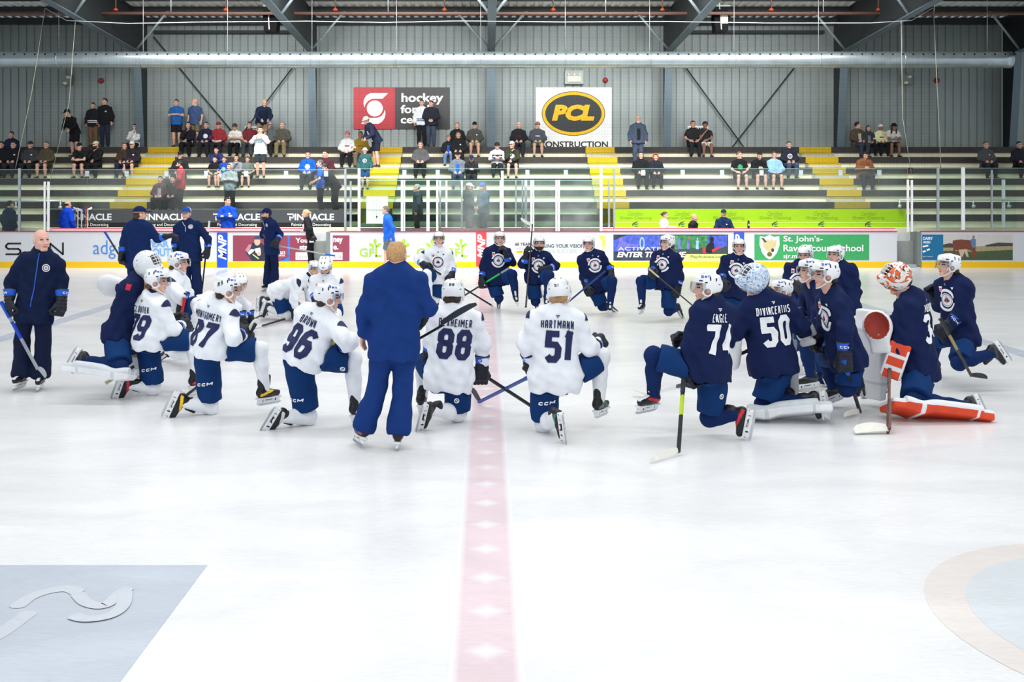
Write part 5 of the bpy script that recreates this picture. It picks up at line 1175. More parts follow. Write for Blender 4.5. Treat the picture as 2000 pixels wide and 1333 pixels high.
def person(sp, label):
    J = solve(sp); J['HF'] = head_frame(J['hd'], sp.get('hy', sp['yaw']), sp.get('hp', 0), sp.get('hr', 0))
    D = J['pel'][1]; hh = hsize(D); base = np.array([J['pel'][0], J['pel'][1], sp.get('z', 0.0)])
    P = {'J': J, 'base': base, 'pieces': {}, 'sp': sp, 'D': D}
    V, Q, mi = body_mesh(J, sp, hh*1.7)
    hr = hairm(sp.get('hair', (70, 50, 38)))
    root = link('person', qmesh('person', V-base.astype(np.float32), Q, [skin(sp.get('skin', (226, 178, 158))), m_eye, hr, M('lip', (190, 115, 108), .5)], mi, True))
    root.location = base; P['root'] = root; tag(root, label, 'person', sp.get('group'))
    topc, botc = cloth(sp['topc']), cloth(sp['botc'])
    piece(P, 'top', {'jersey': 'jersey', 'jacket': 'jacket', 'tee': 'shirt'}[sp['top']], top_sdf(J, sp), hh, topc)
    piece(P, 'bot', {'hockey': 'hockey_pants', 'shorts': 'shorts', 'track': 'track_pants', 'slim': 'trousers'}[sp['bot']], bot_sdf(J, sp), hh, botc)
    if sp['top'] != 'tee':
        a, c = J['nk']-J['U']*.03, J['nk']+(J['hd']-J['nk'])*.50; n_ = nrm(c-a).astype(np.float32); a32 = a.astype(np.float32); l_ = float(np.linalg.norm(c-a))
        def fc(Pt): return np.maximum(np.maximum(cap(Pt, a, c, .084, .070), (Pt-a32)@n_-l_), -((Pt-a32)@n_))
        piece(P, 'collar', 'collar', (fc, np.minimum(a, c)-.10, np.maximum(a, c)+.10), min(hh, .0125), cloth(K['navy']) if sp['top'] == 'jersey' and sp['topc'] == K['white'] else (cloth((18, 24, 48)) if sp['top'] == 'jersey' else topc))
    for s in 'LR':
        if sp['bot'] == 'hockey': piece(P, 'sock'+s, 'hockey_sock', sock_sdf(J, s, sp), hh, cloth(sp['sockc']))
        Rf = foot_frame(J, s)
        if sp.get('skates', 1):
            sk = child(P, 'skate', shared('skate', t_skate, [m_boot, m_lace, m_trim[sp.get('trim', 'none')]]), Rf, J['an'+s])
            link('blade_holder', shared('blade_holder', t_holder, [m_holder, m_boot]), sk); link('blade', shared('blade', t_blade, [m_steelb], False), sk)
        else: child(P, 'shoe', shared('shoe', t_shoe, [cloth(sp.get('shoec', (30, 34, 50))), m_lace]), Rf, J['an'+s])
        if not sp.get('bare'+s, sp.get('bare')):
            Rh = hand_frame(J, s, sp); gk = 'glove_%s%s' % (s, 'g' if sp.get('grip', 1) else 'r')
            fn = (lambda: t_glove(sp.get('grip', 1))) if s == 'L' else (lambda: mirror(t_glove(sp.get('grip', 1))))
            if not sp.get('goalie'):
                g = child(P, 'glove', shared(gk, fn, [m_gblk, cloth(sp['cuff']) if 'cuff' in sp else m_gblue]), Rh*1.16, J['wr'+s])
                if D < 26: link('lettering', glove_text(), g)
    HF, ho = J['HF'], J['hd']; hs = sp.get('hs', 1.06); g = sp.get('head', 'helmet')
    HS = HF*hs
    hst = sp.get('hairstyle', 'nape' if g == 'helmet' else 'short')
    if hst != 'none': child(P, 'hair', shared('hair_'+hst, lambda: t_hair(hst), [hr]), HS, ho)
    if sp.get('beard'): child(P, 'beard', shared('beard', t_beard, [hairm(sp['beard'])]), HS, ho)
    if g == 'helmet':
        h = child(P, 'helmet', shared('helmet', t_helmet, [m_helm, m_vent]), HS, ho); link('visor', shared('visor', t_visor, [m_visor]), h); link('chin_strap', shared('chin_strap', t_strap, [m_strap]), h)
        P['helmet'] = h
    elif g == 'mask':
        t = math.radians(sp.get('tilt', 50)); c, q = math.cos(t), math.sin(t); Rt = np.array([[1, 0, 0], [0, c, -q], [0, q, c]])
        h = child(P, 'goalie_mask', shared('mask', t_mask, [MASKM[sp['mask']]]), HS@Rt, ho+HS@np.array([0, .03, .055])); link('cage', shared('cage', t_cage, [M('cage_steel', (225, 225, 228), .25, .6)]), h)
    elif g == 'cap':
        child(P, 'cap', shared('cap', t_cap, [cloth(sp['hatc']), cloth(sp.get('hatc2', sp['hatc']))]), HS, ho)
    return P
def glove_text():
    if 'gt' not in _M:
        sh = text_shape(random.choice(['CCM']), .026, .024, .006, .0065, .2, d=.02); V = []; Q = []
        for x, y in sh.V:
            yy = -.078+y-.012; rad = .0655+(.052-.066)*((yy+.105)/.07); a = max(-1.2, min(1.2, x/rad)); V.append((-rad*math.sin(a)*1.03, yy, rad*math.cos(a)*1.05+.001))
        _M['gt'] = None; me = bpy.data.meshes.new('lettering'); me.from_pydata(V, [], [tuple(q) for q in sh.Q]); me.materials.append(m_print_w); me.update(); _M['gt'] = me
    return _M['gt']
def back_text(P, num, name=None, col='n', dy=0.0, size=1.0, dx=0.0):
    J = P['J']; mats = [m_print_n if col == 'n' else m_print_w]; U, r, N = J['U'], J['r'], -J['f']; o = J['nk']-U*(.335+dy)+r*dx
    if num:
        decal(P, 'top', 'back_number', text_shape(num, .158*size, .300*size, .026*size, .060*size, .05, d=.013), o-U*.155*size, r, U, N, mats)
    if name: decal(P, 'top', 'back_name', text_shape(name, .0285*size, .080*size, .0105*size, .0105*size, d=.012), o+U*.163*size, r, U, N, mats)
    s = Sh(); s.rect(-.02, .008, .022, .014); s.rect(-.012, -.004, .016, .002); s.rect(-.006, -.014, .004, -.006)
    decal(P, 'top', 'maker_mark', s, J['nk']-U*.055+r*dx, r, U, N, mats)
def shoulder_patch(P):
    J = P['J']
    for s, g in (('L', -1), ('R', 1)):
        sh = J['sh'+s]; ad = nrm(J['el'+s]-sh); out = nrm(J['r']*g*.75+J['U']*.65); S_ = Sh(); S_.lens((-.075, 0), (.085, 0), .058, 0, 10, 1.0, .45)
        decal(P, 'top', 'shoulder_patch', S_, sh+ad*.05, J['f'], orth(J['U']-J['r']*g*.5, J['f']), out, [m_print_n])
def front_crest(P, col='navy', dy=0.0, dx=0.0, r=.135):
    J = P['J']; U, N = J['U'], J['f']; X = -J['r']; o = J['nk']-U*(.235+dy)+X*dx
    nv, wh = (m_print_n, m_print_w); mats = [nv, wh, m_print_r, m_print_g] if col == 'navy' else [wh, nv, m_print_r, m_print_g]
    for i, sh in enumerate(crest(r) if col == 'navy' else crest(r, navy=1, white=1 if False else 0)): decal(P, 'top', 'crest', sh, o, X, U, N, mats if i else mats, .007+.0025*i)
    s = Sh(); s.rect(-.028, -.034, .028, .034, 0); s2 = Sh(); s2.rect(-.022, -.026, .022, .012, 0); s3 = Sh(); s3.rect(-.012, -.02, -.006, 0); s3.rect(.006, -.02, .012, 0)
    oo = J['nk']-U*.11-X*.095
    decal(P, 'top', 'chest_patch', s, oo, X, U, N, [m_print_w], .007); decal(P, 'top', 'chest_patch', s2, oo, X, U, N, [m_print_r], .009); decal(P, 'top', 'chest_patch', s3, oo, X, U, N, [m_print_w], .011)
    s = Sh(); s.tri((-.02, .012), (.024, .012), (.0, -.02)); decal(P, 'top', 'maker_mark', s, J['nk']-U*.09+X*.10, X, U, N, [wh if col == 'navy' else nv])
    s = Sh(); s.lens((0, -.018), (0, .018), .016); decal(P, 'top', 'collar_mark', s, J['nk']-U*.045, X, U, N, [m_print_g])
def badge(P, dx=.09, dy=.13, r=.038):
    J = P['J']; X = -J['r']; o = J['nk']-J['U']*dy+X*dx
    for i, sh in enumerate(crest(r, outer=False)): decal(P, 'top', 'badge', sh, o, X, J['U'], J['f'], [m_print_n, m_print_w, m_print_r, m_print_g], .007+.002*i)
    s = Sh(); s.ring(r*.8, r, 0, 360, 0); decal(P, 'top', 'badge', s, o, X, J['U'], J['f'], [m_print_w], .007)
def cam_decal(P, pc, name, sh, u, v, mats, rot=0):
    """small mark on the side of a garment that faces the viewer"""
    o = np.array([0, 0, H]); rdir = nrm([(u-U0)/F, 1, -(v-V0)/F]); p = P['pieces'][pc]
    if 'bvh' not in p: p['bvh'] = BVHTree.FromPolygons(p['V'].tolist(), p['Q'].tolist())
    h = p['bvh'].ray_cast(Vector(o), Vector(rdir), 60)
    if h[0] is None: return None
    a = math.radians(rot); N = nrm(np.array(h[1])) if np.array(h[1])@rdir < 0 else -rdir; N = nrm(N-rdir*.6)
    X = orth(np.array([math.cos(a), 0, math.sin(a)]), N); Y = np.cross(N, X)
    return decal(P, pc, name, sh, np.array(h[0]), X, Y, N, mats)
def leg_logo(P, u, v, rot=0): return cam_decal(P, 'bot', 'maker_lettering', text_shape('CCM', .042, .034, .010, .011, .25), u, v, [m_print_w], rot)
def shield_logo(P, u, v):
    s = Sh(); s.ring(.016, .026, 0, 360, 0); s.stroke([(-.012, .012), (.012, -.012)], .010); return cam_decal(P, 'bot', 'league_shield', s, u, v, [m_print_w])
def helmet_text(P, txt_, lx, ly, lz, N, X, cw=.022, ch=.03, m=None):
    """lettering on the helmet shell, in head coordinates"""
    key = ('ht', txt_, lx, ly, lz)
    if key not in _M:
        t = tmpl('helmet', t_helmet); pc = {'V': t[0], 'Q': t[1]}; N = nrm(N); X = orth(X, N); Y = np.cross(N, X)
        pts, Q, mm = project(pc, text_shape(txt_, cw, ch, .006, .0065, d=.012), np.array([lx, ly, lz]), X, Y, N, .003)
        me = bpy.data.meshes.new('helmet_lettering'); me.from_pydata(pts, [], Q); me.materials.append(m or m_print_b); me.update(); _M[key] = me
    return link('helmet_lettering', _M[key], P['helmet'])
# ---- sticks
def stick(label, top, heel, tip, shaft=(30, 32, 38), blade=(30, 32, 38), grip=(225, 225, 228), accent=None, group=None, goalie=False, up=None, acc=(.30, .55)):
    top, heel, tip = map(lambda q: np.asarray(q, float), (top, heel, tip)); ax = nrm(heel-top); L = np.linalg.norm(heel-top); bd = nrm(tip-heel); nrm_ = np.cross(ax, bd); nrm_ = nrm(nrm_) if np.linalg.norm(nrm_) > .25 else nrm(np.cross(ax, np.array([0, 0, 1.]))); base = heel
    r = empty('hockey_stick' if not goalie else 'goalie_stick', tuple(base)); tag(r, label, 'hockey stick', group)
    T0, H0, P0 = Vector(top-base), Vector((0, 0, 0)), Vector(tip-base); upv = Vector(nrm_)
    b = MB(); g1 = Vector(ax*.22)
    if not goalie: b.bar(T0+g1, H0, .022, .030, up=upv)
    else:
        mid = H0+(T0-H0)*.45; b.bar(T0+g1, mid, .022, .03, up=upv); b.bar(mid, H0, .024, .085, up=upv)
    b.build('shaft', M('stick_%d_%d_%d' % shaft, shaft, .4, var=.1), r)
    b = MB(); b.bar(T0, T0+g1, .027, .034, up=upv); b.bar(T0, T0+Vector(ax*.02), .034, .04, up=upv); b.build('grip_tape', M('stick_%d_%d_%d' % grip, grip, .7), r)
    if accent:
        b = MB(); b.bar(T0+Vector(ax*L*acc[0]), T0+Vector(ax*L*acc[1]), .0235, .0315, up=upv); b.build('shaft_band', M('stick_%d_%d_%d' % accent, accent, .4), r)
    # blade: curved tapering plate
    hgt = -ax; n = 7; Vv = []; hw = .049 if not goalie else .10; bl = np.linalg.norm(tip-heel)
    perp = hgt-bd*float(hgt@bd); perp = nrm(perp) if np.linalg.norm(perp) > .3 else orth(np.array([0, 0, 1.]), bd); cur = .03 if not goalie else .02
    for i in range(n+1):
        t = i/n; c = bd*bl*t+nrm_*cur*math.sin(t*1.4)**2; w2 = hw*(.62+.55*math.sin(PI*min(t*.75+.12, 1))-.25*max(0, t-.85)/.15)
        for sg in (-1, 1):
            Vv.append(tuple(c+nrm_*.006*sg)); Vv.append(tuple(c+perp*w2+nrm_*.006*sg))
    Q = []
    for i in range(n):
        q = 4*i; Q += [(q, q+4, q+5, q+1), (q+2, q+3, q+7, q+6), (q+1, q+5, q+7, q+3), (q, q+2, q+6, q+4)]
    Q += [(0, 1, 3, 2), (4*n, 4*n+2, 4*n+3, 4*n+1)]
    me = bpy.data.meshes.new('blade'); me.from_pydata(Vv, [], Q); me.materials.append(M('stick_%d_%d_%d' % blade, blade, .55)); me.update(); link('stick_blade', me, r)
    return r
def ray_at(u, v, z=0.0): return W(u, v, gD(v, z))
# ================================================================== PEOPLE ON THE ICE
WH = dict(top='jersey', topc=K['white'], bot='hockey', botc=K['navyp'], sockc=K['wsock'])
NV = dict(top='jersey', topc=K['navy'], bot='hockey', botc=K['navyp'], sockc=K['nsock'])
CO = dict(top='jacket', topc=(18, 30, 62), bot='track', botc=(20, 30, 58), head='cap', hatc=(22, 36, 84))
PP = {}
def mk(key, label, base, **kw):
    sp = dict(base); sp.update(kw); sp.setdefault('seed', len(PP)+1); PP[key] = person(sp, label); return PP[key]
# --- white jerseys, near side
p = mk('w79', 'person kneeling in a white jersey number 79 and white helmet, looking right', WH, g=770, yaw=146, pyaw=112, pel=(288, 660), nk=(296, 579, .02), hd=(308, 550), hy=92, hp=-4, trim='red', hair=(90, 70, 55), k=.95,
 elR=(336, 645, '-'), haR=(366, 634, '+'), elL=(296, 630, '+'), haL=(352, 622, '+'), knL=(299, 757, .05), anL=(258, 752, -.12), toL=(230, 780, -.03), knR=(377, 664, '+'), anR=(382, 735, .05), toR=(398, 745, '+'))
back_text(p, '79', 'CLOUTIER', 'n', size=.92); shoulder_patch(p); leg_logo(p, 290, 726, 8); helmet_text(p, 'Bell', .085, .02, .10, (.8, 0, .6), (0, 1, 0))
p = mk('w87', 'person kneeling in a white jersey number 87 with dark curls under a white helmet', WH, g=800, yaw=150, pyaw=120, pel=(409, 673), nk=(427, 590, .02), hd=(444, 568), hy=112, hp=-6, trim='yellow', hairstyle='nape', hair=(50, 38, 32), k=.95,
 elR=(455, 661, '-'), haR=(482, 649, '+'), elL=(424, 640, '+'), haL=(476, 655, '+'), knL=(410, 793, .05), anL=(363, 788, -.10), toL=(332, 815, -.05), knR=(507, 684, '+'), anR=(516, 757, .05), toR=(538, 772, '+'))
back_text(p, '87', 'MONTGOMERY', 'n', size=.92); shoulder_patch(p); leg_logo(p, 399, 755, 6); helmet_text(p, 'Bell', .085, .02, .10, (.8, 0, .6), (0, 1, 0)); helmet_text(p, '87', .085, -.085, .05, (.8, -.6, .2), (.6, .8, 0), m=m_print_n)
p = mk('w96', 'person kneeling in a white jersey number 96 with clear visor, looking right', WH, g=825, yaw=154, pyaw=135, pel=(592, 690), nk=(628, 608, .05), hd=(642, 583), hy=105, hp=-5, trim='white', hair=(60, 45, 38),
 elR=(683, 668, '-'), haR=(664, 684, '+'), elL=(620, 650, '+'), haL=(655, 676, '+'), knL=(600, 812, .03), anL=(556, 815, -.15), toL=(523, 842, -.04), knR=(688, 704, '+'), anR=(694, 788, .05), toR=(704, 806, '+'))
back_text(p, '96', 'BROWN', 'n'); shoulder_patch(p); leg_logo(p, 577, 786, 4); shield_logo(p, 669, 721); helmet_text(p, 'Bell', .085, .02, .10, (.8, 0, .6), (0, 1, 0))
p = mk('w88', 'person kneeling with back turned, white jersey number 88, beside the royal blue tracksuit', WH, g=825, yaw=188, pel=(877, 737), nk=(890, 603, .02), hd=(885, 574, .03), hy=176, hp=-4, hr=0, trim='none', hair=(55, 42, 36),
 elR=(943, 672, .05), haR=(940, 737, .02), hnR=(.25, -1, 0), elL=(843, 660, .05), haL=(835, 700, .15), knR=(893, 806, .05), anR=(845, 800, '-'), toR=(827, 832, -.02), knL=(830, 703, '+'), anL=(824, 770, .0), toL=(827, 790, '+'))
back_text(p, '88', 'DEXHEIMER', 'n', dx=-.0); shoulder_patch(p); shield_logo(p, 892, 783); helmet_text(p, '88', 0, -.135, .075, (0, -1, .35), (1, 0, 0), m=m_print_n)
p = mk('w51', 'person kneeling with back turned in a white jersey number 51', WH, g=838, yaw=180, pel=(1083, 738), nk=(1088, 605, .02), hd=(1092, 573, .03), hy=172, hp=-3, hr=4, trim='green', hair=(165, 130, 95),
 elL=(1026, 672, .02), haL=(1040, 723, .15), hnL=(-.3, -1, 0), elR=(1152, 681, .02), haR=(1176, 666, '+'), knL=(1063, 826, .05), anL=(1087, 815, '-'), toL=(1097, 850, -.04), knR=(1172, 699, '+'), anR=(1170, 779, .0), toR=(1188, 793, '+'))
back_text(p, '51', 'HARTMANN', 'n'); shoulder_patch(p); leg_logo(p, 1068, 792, 4); helmet_text(p, '51', -.01, -.13, .06, (-.15, -1, .3), (1, 0, 0), m=m_print_n)
# --- white jerseys, farther back
p = mk('wq', 'person in a white jersey kneeling behind number 79, long black glove hanging', WH, g=700, yaw=85, pel=(351, 610), nk=(341, 536, .0), hd=(350, 514), hy=88, trim='none', hair=(80, 60, 48),
 elR=(350, 578, '-'), haR=(360, 597, .06), hdR=(-.1, 0, -1), elL=(366, 575, '+'), haL=(374, 590, .1), knL=(352, 690, .0), anL=(330, 688, '+'), toL=(318, 697, 0), knR=(386, 596, '-'), anR=(385, 655, 0), toR=(400, 668, '+'))
shoulder_patch(p); helmet_text(p, 'Bell', .085, .02, .10, (.8, 0, .6), (0, 1, 0))
p = mk('wc', 'person in white crouching low with head down behind number 87', WH, g=640, yaw=70, pel=(408, 592), nk=(455, 572, -.1), hd=(470, 553, -.05), hy=25, hp=-25, hair=(80, 60, 48),
 elR=(462, 602, '-'), haR=(476, 632, .0), elL=(482, 600, '+'), haL=(490, 630, .0), hdR=(0, 0, -1), hdL=(0, 0, -1), knL=(432, 640, '+'), anL=(400, 640, .1), toL=(392, 645, 0), knR=(426, 642, '-'), anR=(390, 640, .1), toR=(382, 646, 0))
front_crest(p, 'white', dy=.02)
p = mk('wk', 'person in white on hands and knees beside the kneeling one with head bowed', WH, g=622, yaw=62, pel=(548, 568), nk=(600, 545, -.15), hd=(615, 526, -.05), hy=28, hp=-4, trim='none', hair=(70, 55, 42),
 elR=(574, 584, '-'), haR=(578, 614, .1), elL=(606, 582, '-'), haL=(603, 612, .05), hdR=(0, 0, -1), hdL=(0, 0, -1), knR=(557, 614, '-'), anR=(528, 603, .12), toR=(520, 612, 0), knL=(570, 616, '+'), anL=(518, 588, .2), toL=(512, 600, 0), handsdown=1)
shoulder_patch(p); front_crest(p, 'white')
p = mk('w71', 'person in white kneeling with head bowed, crest on the chest, left of royal blue', WH, g=628, yaw=-8, pel=(636, 585), nk=(636, 540, -.06), hd=(635, 521, -.08), hy=-5, hp=-48, hair=(60, 45, 36),
 elR=(613, 568, .02), haR=(618, 596, '-'), elL=(659, 566, .02), haL=(654, 596, '-'), knR=(620, 616, '-'), anR=(622, 622, '+'), toR=(622, 628, 0), knL=(656, 614, '-'), anL=(654, 620, '+'), toL=(654, 628, 0))
shoulder_patch(p); front_crest(p, 'white', dy=.04); helmet_text(p, '71', 0, .115, .085, (0, .8, .6), (-1, 0, 0), m=m_print_n)
p = mk('wf', 'person in white kneeling at the far side under the lime logos, facing the camera', WH, g=600, yaw=4, pel=(855, 540), nk=(855.5, 487, -.02), hd=(857, 468, -.02), hy=2, hp=4, hair=(70, 52, 40), k=1.0,
 elR=(816, 507, .05), haR=(832, 522, '-'), elL=(884, 520, .08), haL=(882, 544, '-'), knR=(834, 536, '-'), anR=(839, 586, .05), toR=(836, 598, '-'), knL=(850, 584, -.05), anL=(852, 586, '+'), toL=(853, 596, .05))
shoulder_patch(p); front_crest(p, 'white')
# --- navy jerseys, far side
p = mk('n1', 'person in navy kneeling with chin in hand and a green stick', NV, g=597, yaw=8, pel=(970, 543), nk=(972, 484, -.02), hd=(975.5, 468, -.02), hy=8, hp=6, hair=(150, 120, 85),
 elR=(944, 524, .0), haR=(940, 553, -.1), elL=(1000, 512, -.05), haL=(984, 492, '-'), hdL=(-.3, -.3, .9), knR=(974, 582, -.03), anR=(974, 586, '+'), toR=(974, 594, .05), knL=(1001, 537, '-'), anL=(1007, 578, .03), toL=(1009, 589, '-'))
front_crest(p)
p = mk('n2', 'person in navy with dark beard, upright stick in his right hand, kneeling', NV, g=600, yaw=4, pel=(1050, 540), nk=(1050, 494, -.02), hd=(1053, 477, -.02), hy=2, hp=4, hair=(50, 38, 32), beard=(48, 36, 30),
 elR=(1020, 516, .0), haR=(1030, 494, '-'), hdR=(.1, -.3, .95), elL=(1086, 519, .0), haL=(1064, 529, '-'), knR=(1046, 588, -.03), anR=(1046, 590, '+'), toR=(1048, 598, .05), knL=(1072, 540, '-'), anL=(1068, 584, .03), toL=(1066, 596, '-'))
front_crest(p)
p = mk('n3', 'person in navy kneeling under the slogan, black glove resting on the raised knee', NV, g=612, yaw=8, pel=(1168, 556), nk=(1153, 494, -.02), hd=(1150, 478, -.02), hy=-22, hp=2, hair=(90, 70, 50),
 elR=(1140, 541, .03), haR=(1147, 568, '-'), elL=(1188, 525, .02), haL=(1196, 537, '-'), hdL=(.1, -.5, -.8), knR=(1176, 598, -.03), anR=(1190, 600, '+'), toR=(1200, 606, .05), knL=(1196, 550, '-'), anL=(1192, 594, .05), toL=(1189, 608, '-'))
front_crest(p)
p = mk('n4', 'person in navy kneeling before the dark games banner, face in profile to the left', NV, g=616, yaw=-38, pel=(1298, 550), nk=(1302, 492, .02), hd=(1303, 475, -.02), hy=-72, hp=2, hair=(90, 70, 50),
 elR=(1275, 526, '-'), haR=(1272, 533, '-'), elL=(1328, 540, -.03), haL=(1322, 571, -.05), knL=(1306, 607, .0), anL=(1322, 601, '+'), toL=(1326, 608, .0), knR=(1252, 551, '-'), anR=(1254, 592, .05), toR=(1246, 606, '-'))
front_crest(p)
p = mk('n5', 'person in navy upright on both knees below the mid blue upright banner', NV, g=622, yaw=-10, pel=(1430, 566), nk=(1442, 502, .0), hd=(1443, 483, -.02), hy=-8, hp=2, hairstyle='nape', hair=(70, 50, 40), k=1.0,
 elR=(1410, 533, .0), haR=(1413, 556, '-'), elL=(1470, 536, .0), haL=(1448, 568, '-'), knR=(1420, 612, -.03), anR=(1420, 614, '+'), toR=(1420, 620, .05), knL=(1446, 612, .0), anL=(1446, 614, '+'), toL=(1446, 620, .05))
front_crest(p)
p = mk('n6', 'person in navy looking down, kneeling in front of the green school banner, left of two', NV, g=642, yaw=-35, pel=(1562, 592), nk=(1566, 516, .0), hd=(1573, 498, -.02), hy=-40, hp=-12, hair=(70, 55, 42),
 elR=(1540, 548, -.03), haR=(1560, 562, '-'), elL=(1590, 552, 0), haL=(1572, 566, '-'), knR=(1552, 636, -.03), anR=(1562, 636, '+'), toR=(1566, 642, .0), knL=(1575, 590, '-'), anL=(1576, 634, .05), toL=(1568, 644, '-'))
front_crest(p, dy=.03)
p = mk('n7', 'person in navy with bare face, kneeling before the right end of the green school banner', NV, g=648, yaw=-40, pel=(1648, 596), nk=(1637, 517, .0), hd=(1632, 499, -.02), hy=-55, hp=2, hair=(80, 60, 48),
 elR=(1612, 548, 0), haR=(1616, 578, '-'), elL=(1672, 572, .05), haL=(1650, 600, '-'), knR=(1640, 640, -.03), anR=(1652, 640, '+'), toR=(1656, 646, .0), knL=(1625, 600, '-'), anL=(1626, 640, .05), toL=(1616, 650, '-'))
p = mk('nh', 'person in navy of whom only the white helmet shows behind number 50', NV, g=682, yaw=-85, pel=(1542, 640), nk=(1536, 585, .0), hd=(1526, 568, -.02), hy=-88, hp=0, hair=(170, 130, 90),
 elR=(1530, 620, '+'), haR=(1510, 634, 0), elL=(1536, 622, '-'), haL=(1515, 640, 0), knR=(1500, 636, '+'), anR=(1505, 680, .05), toR=(1490, 688, 0), knL=(1538, 678, '-'), anL=(1565, 672, .0), toL=(1574, 680, 0))
helmet_text(p, 'Bell', -.085, .02, .10, (-.8, 0, .6), (0, -1, 0))
p = mk('n8', 'person in navy mostly hidden beside a leaning one, helmet and black skate in view', NV, g=745, yaw=-80, pel=(1612, 648), nk=(1594, 552, .0), hd=(1580, 530, -.02), hy=-86, hp=0, hair=(120, 90, 65),
 elL=(1600, 610, '-'), haL=(1590, 646, .03), elR=(1570, 600, '+'), haR=(1560, 630, '-'), knL=(1576, 676, '-'), anL=(1582, 730, .02), toL=(1562, 744, 0), knR=(1612, 735, '+'), anR=(1650, 732, 0), toR=(1660, 742, 0))
helmet_text(p, 'Bell', -.085, .02, .10, (-.8, 0, .6), (0, -1, 0))
p = mk('n9', 'person in navy leaning on one knee with white bladed stick, facing left', NV, g=772, yaw=-84, pel=(1652, 694), nk=(1625, 572, .0), hd=(1611, 538, -.02), hy=-88, hp=0, hair=(40, 34, 32),
 elL=(1652, 645, '-'), haL=(1649, 712, .0), hdL=(.03, 0, -1), elR=(1610, 640, '+'), haR=(1600, 660, .05), knL=(1655, 757, .0), anL=(1676, 752, '+'), toL=(1684, 768, .1), knR=(1612, 695, '+'), anR=(1625, 752, .0), toR=(1608, 770, 0))
front_crest(p); back_text(p, '7', None, 'w'); helmet_text(p, 'Bell', -.085, .02, .10, (-.8, 0, .6), (0, -1, 0))
p = mk('n74', 'person kneeling in a navy jersey number 74 with a smoky visor, looking left', NV, g=828, yaw=-143, pyaw=-120, pel=(1389, 716), nk=(1393, 592, .03), hd=(1379, 564, .0), hy=-92, hp=2, trim='red', hair=(45, 35, 30),
 elL=(1349, 676, '-'), haL=(1340, 739, .08), hdL=(.05, 0, -1), elR=(1380, 655, '+'), haR=(1335, 662, .05), knR=(1387, 815, .03), anR=(1436, 810, -.1), toR=(1445, 843, -.03), knL=(1278, 697, '-'), anL=(1276, 768, .1), toL=(1246, 792, '-'), cuff=(40, 130, 220))
back_text(p, '74', 'ENGLE', 'w', dx=-.05); shield_logo(p, 1409, 775); helmet_text(p, 'Bell', -.085, .02, .10, (-.8, 0, .6), (0, -1, 0))
p = mk('n10', 'person in navy kneeling at the far right with one leg stretched behind, stick held low', NV, g=720, yaw=-72, pel=(1876, 652), nk=(1862, 545, .0), hd=(1851, 520, -.02), hy=-82, hp=6, hair=(60, 46, 38),
 elL=(1874, 615, '-'), haL=(1844, 645, .0), elR=(1838, 600, '+'), haR=(1822, 578, .05), knL=(1874, 708, '-'), anL=(1934, 692, .02), toL=(1958, 706, 0), knR=(1826, 662, '+'), anR=(1822, 705, .0), toR=(1806, 716, 0))
front_crest(p); back_text(p, None, None, 'w')
# --- goalies
def pad(P, s, cols, lens=(.16, .30), roll=None, length=None, label='goalie leg pad'):
    """tall leg guard in front of the shin: flat outer face, side rolls, boot flare"""
    J = P['J']; kn, an = J['kn'+s], J['an'+s]; ax = nrm(kn-an); nn = roll if roll is not None else J['f']; nn = orth(nn, ax); sd = np.cross(ax, nn); wd, up = lens; lo = .20
    L = np.linalg.norm(kn-an)
    def f(q):
        x, y, z = q[:, 0], q[:, 1], q[:, 2]
        bend = .05*np.exp(-((y-L)/.09)**2)+.10*np.clip(-y, 0, .3); z2 = z-.085-bend*.6
        qq = np.stack([np.abs(x)-(wd-.02), np.abs(y-(L+up-lo)/2)-((L+up+lo)/2-.02), np.abs(z2)-.028], 1)
        d = np.sqrt((np.maximum(qq, 0)**2).sum(1))+np.minimum(qq.max(1), 0)-.022
        r = np.sqrt((np.abs(x)-wd+.01)**2+(z2+.03)**2)-.05; r = np.maximum(r, np.abs(y-(L*.5+.05))-(L*.5+.12)); return smin(d, r, .03)
    V, Q = nets(f, (-wd-.09, -lo-.05, -.03), (wd+.09, L+up+.05, .26), .0095); cc = cen(V, Q); x, y, z = cc[:, 0], cc[:, 1], cc[:, 2]; V = (an+V@np.stack([sd, ax, nn])).astype(np.float32); Q = Q if np.cross(sd, ax)@nn > 0 else Q[:, ::-1]; mi = np.zeros(len(Q), np.int32)
    mi[(z < .075)] = 1; mi[(np.abs(y-L) < .02) | (np.abs(y+.02) < .012)] = 2
    ob = link('leg_pad', qmesh('leg_pad', V-P['base'].astype(np.float32), Q, cols, mi, True), P['root']); P['pieces']['pad'+s] = {'V': V, 'Q': Q, 'ob': ob}; return ob
def blocker(P, s, cols, nn):
    J = P['J']; d = nrm(J['ha'+s]-J['wr'+s]); nn = orth(nn, d); X = np.cross(d, nn); R = np.stack([X, d, nn], 1)
    def t():
        def f(Q_): return smin(rbox(Q_, (0, .03, .06), (.105, .19, .024), .02), smin(caps(Q_, [((0, -.14, 0), (0, -.02, 0), .060, .05), ((0, 0, 0), (0, .12, 0), .05, .045)], .02), cap(Q_, (-.05, .10, -.05), (.05, .10, -.05), .035, .035), .03), .015)
        V, Q = nets(f, (-.14, -.23, -.11), (.14, .26, .12), .009); c = cen(V, Q); mi = np.zeros(len(Q), np.int32); mi[(c[:, 2] > .06) & (np.abs(np.mod(c[:, 1]+.02, .13)-.065) < .045) & (np.abs(c[:, 0]) < .08)] = 1; mi[c[:, 1] < -.1] = 1; return V, Q, mi
    return child(P, 'blocker', shared('blocker', t, cols), R, J['wr'+s])
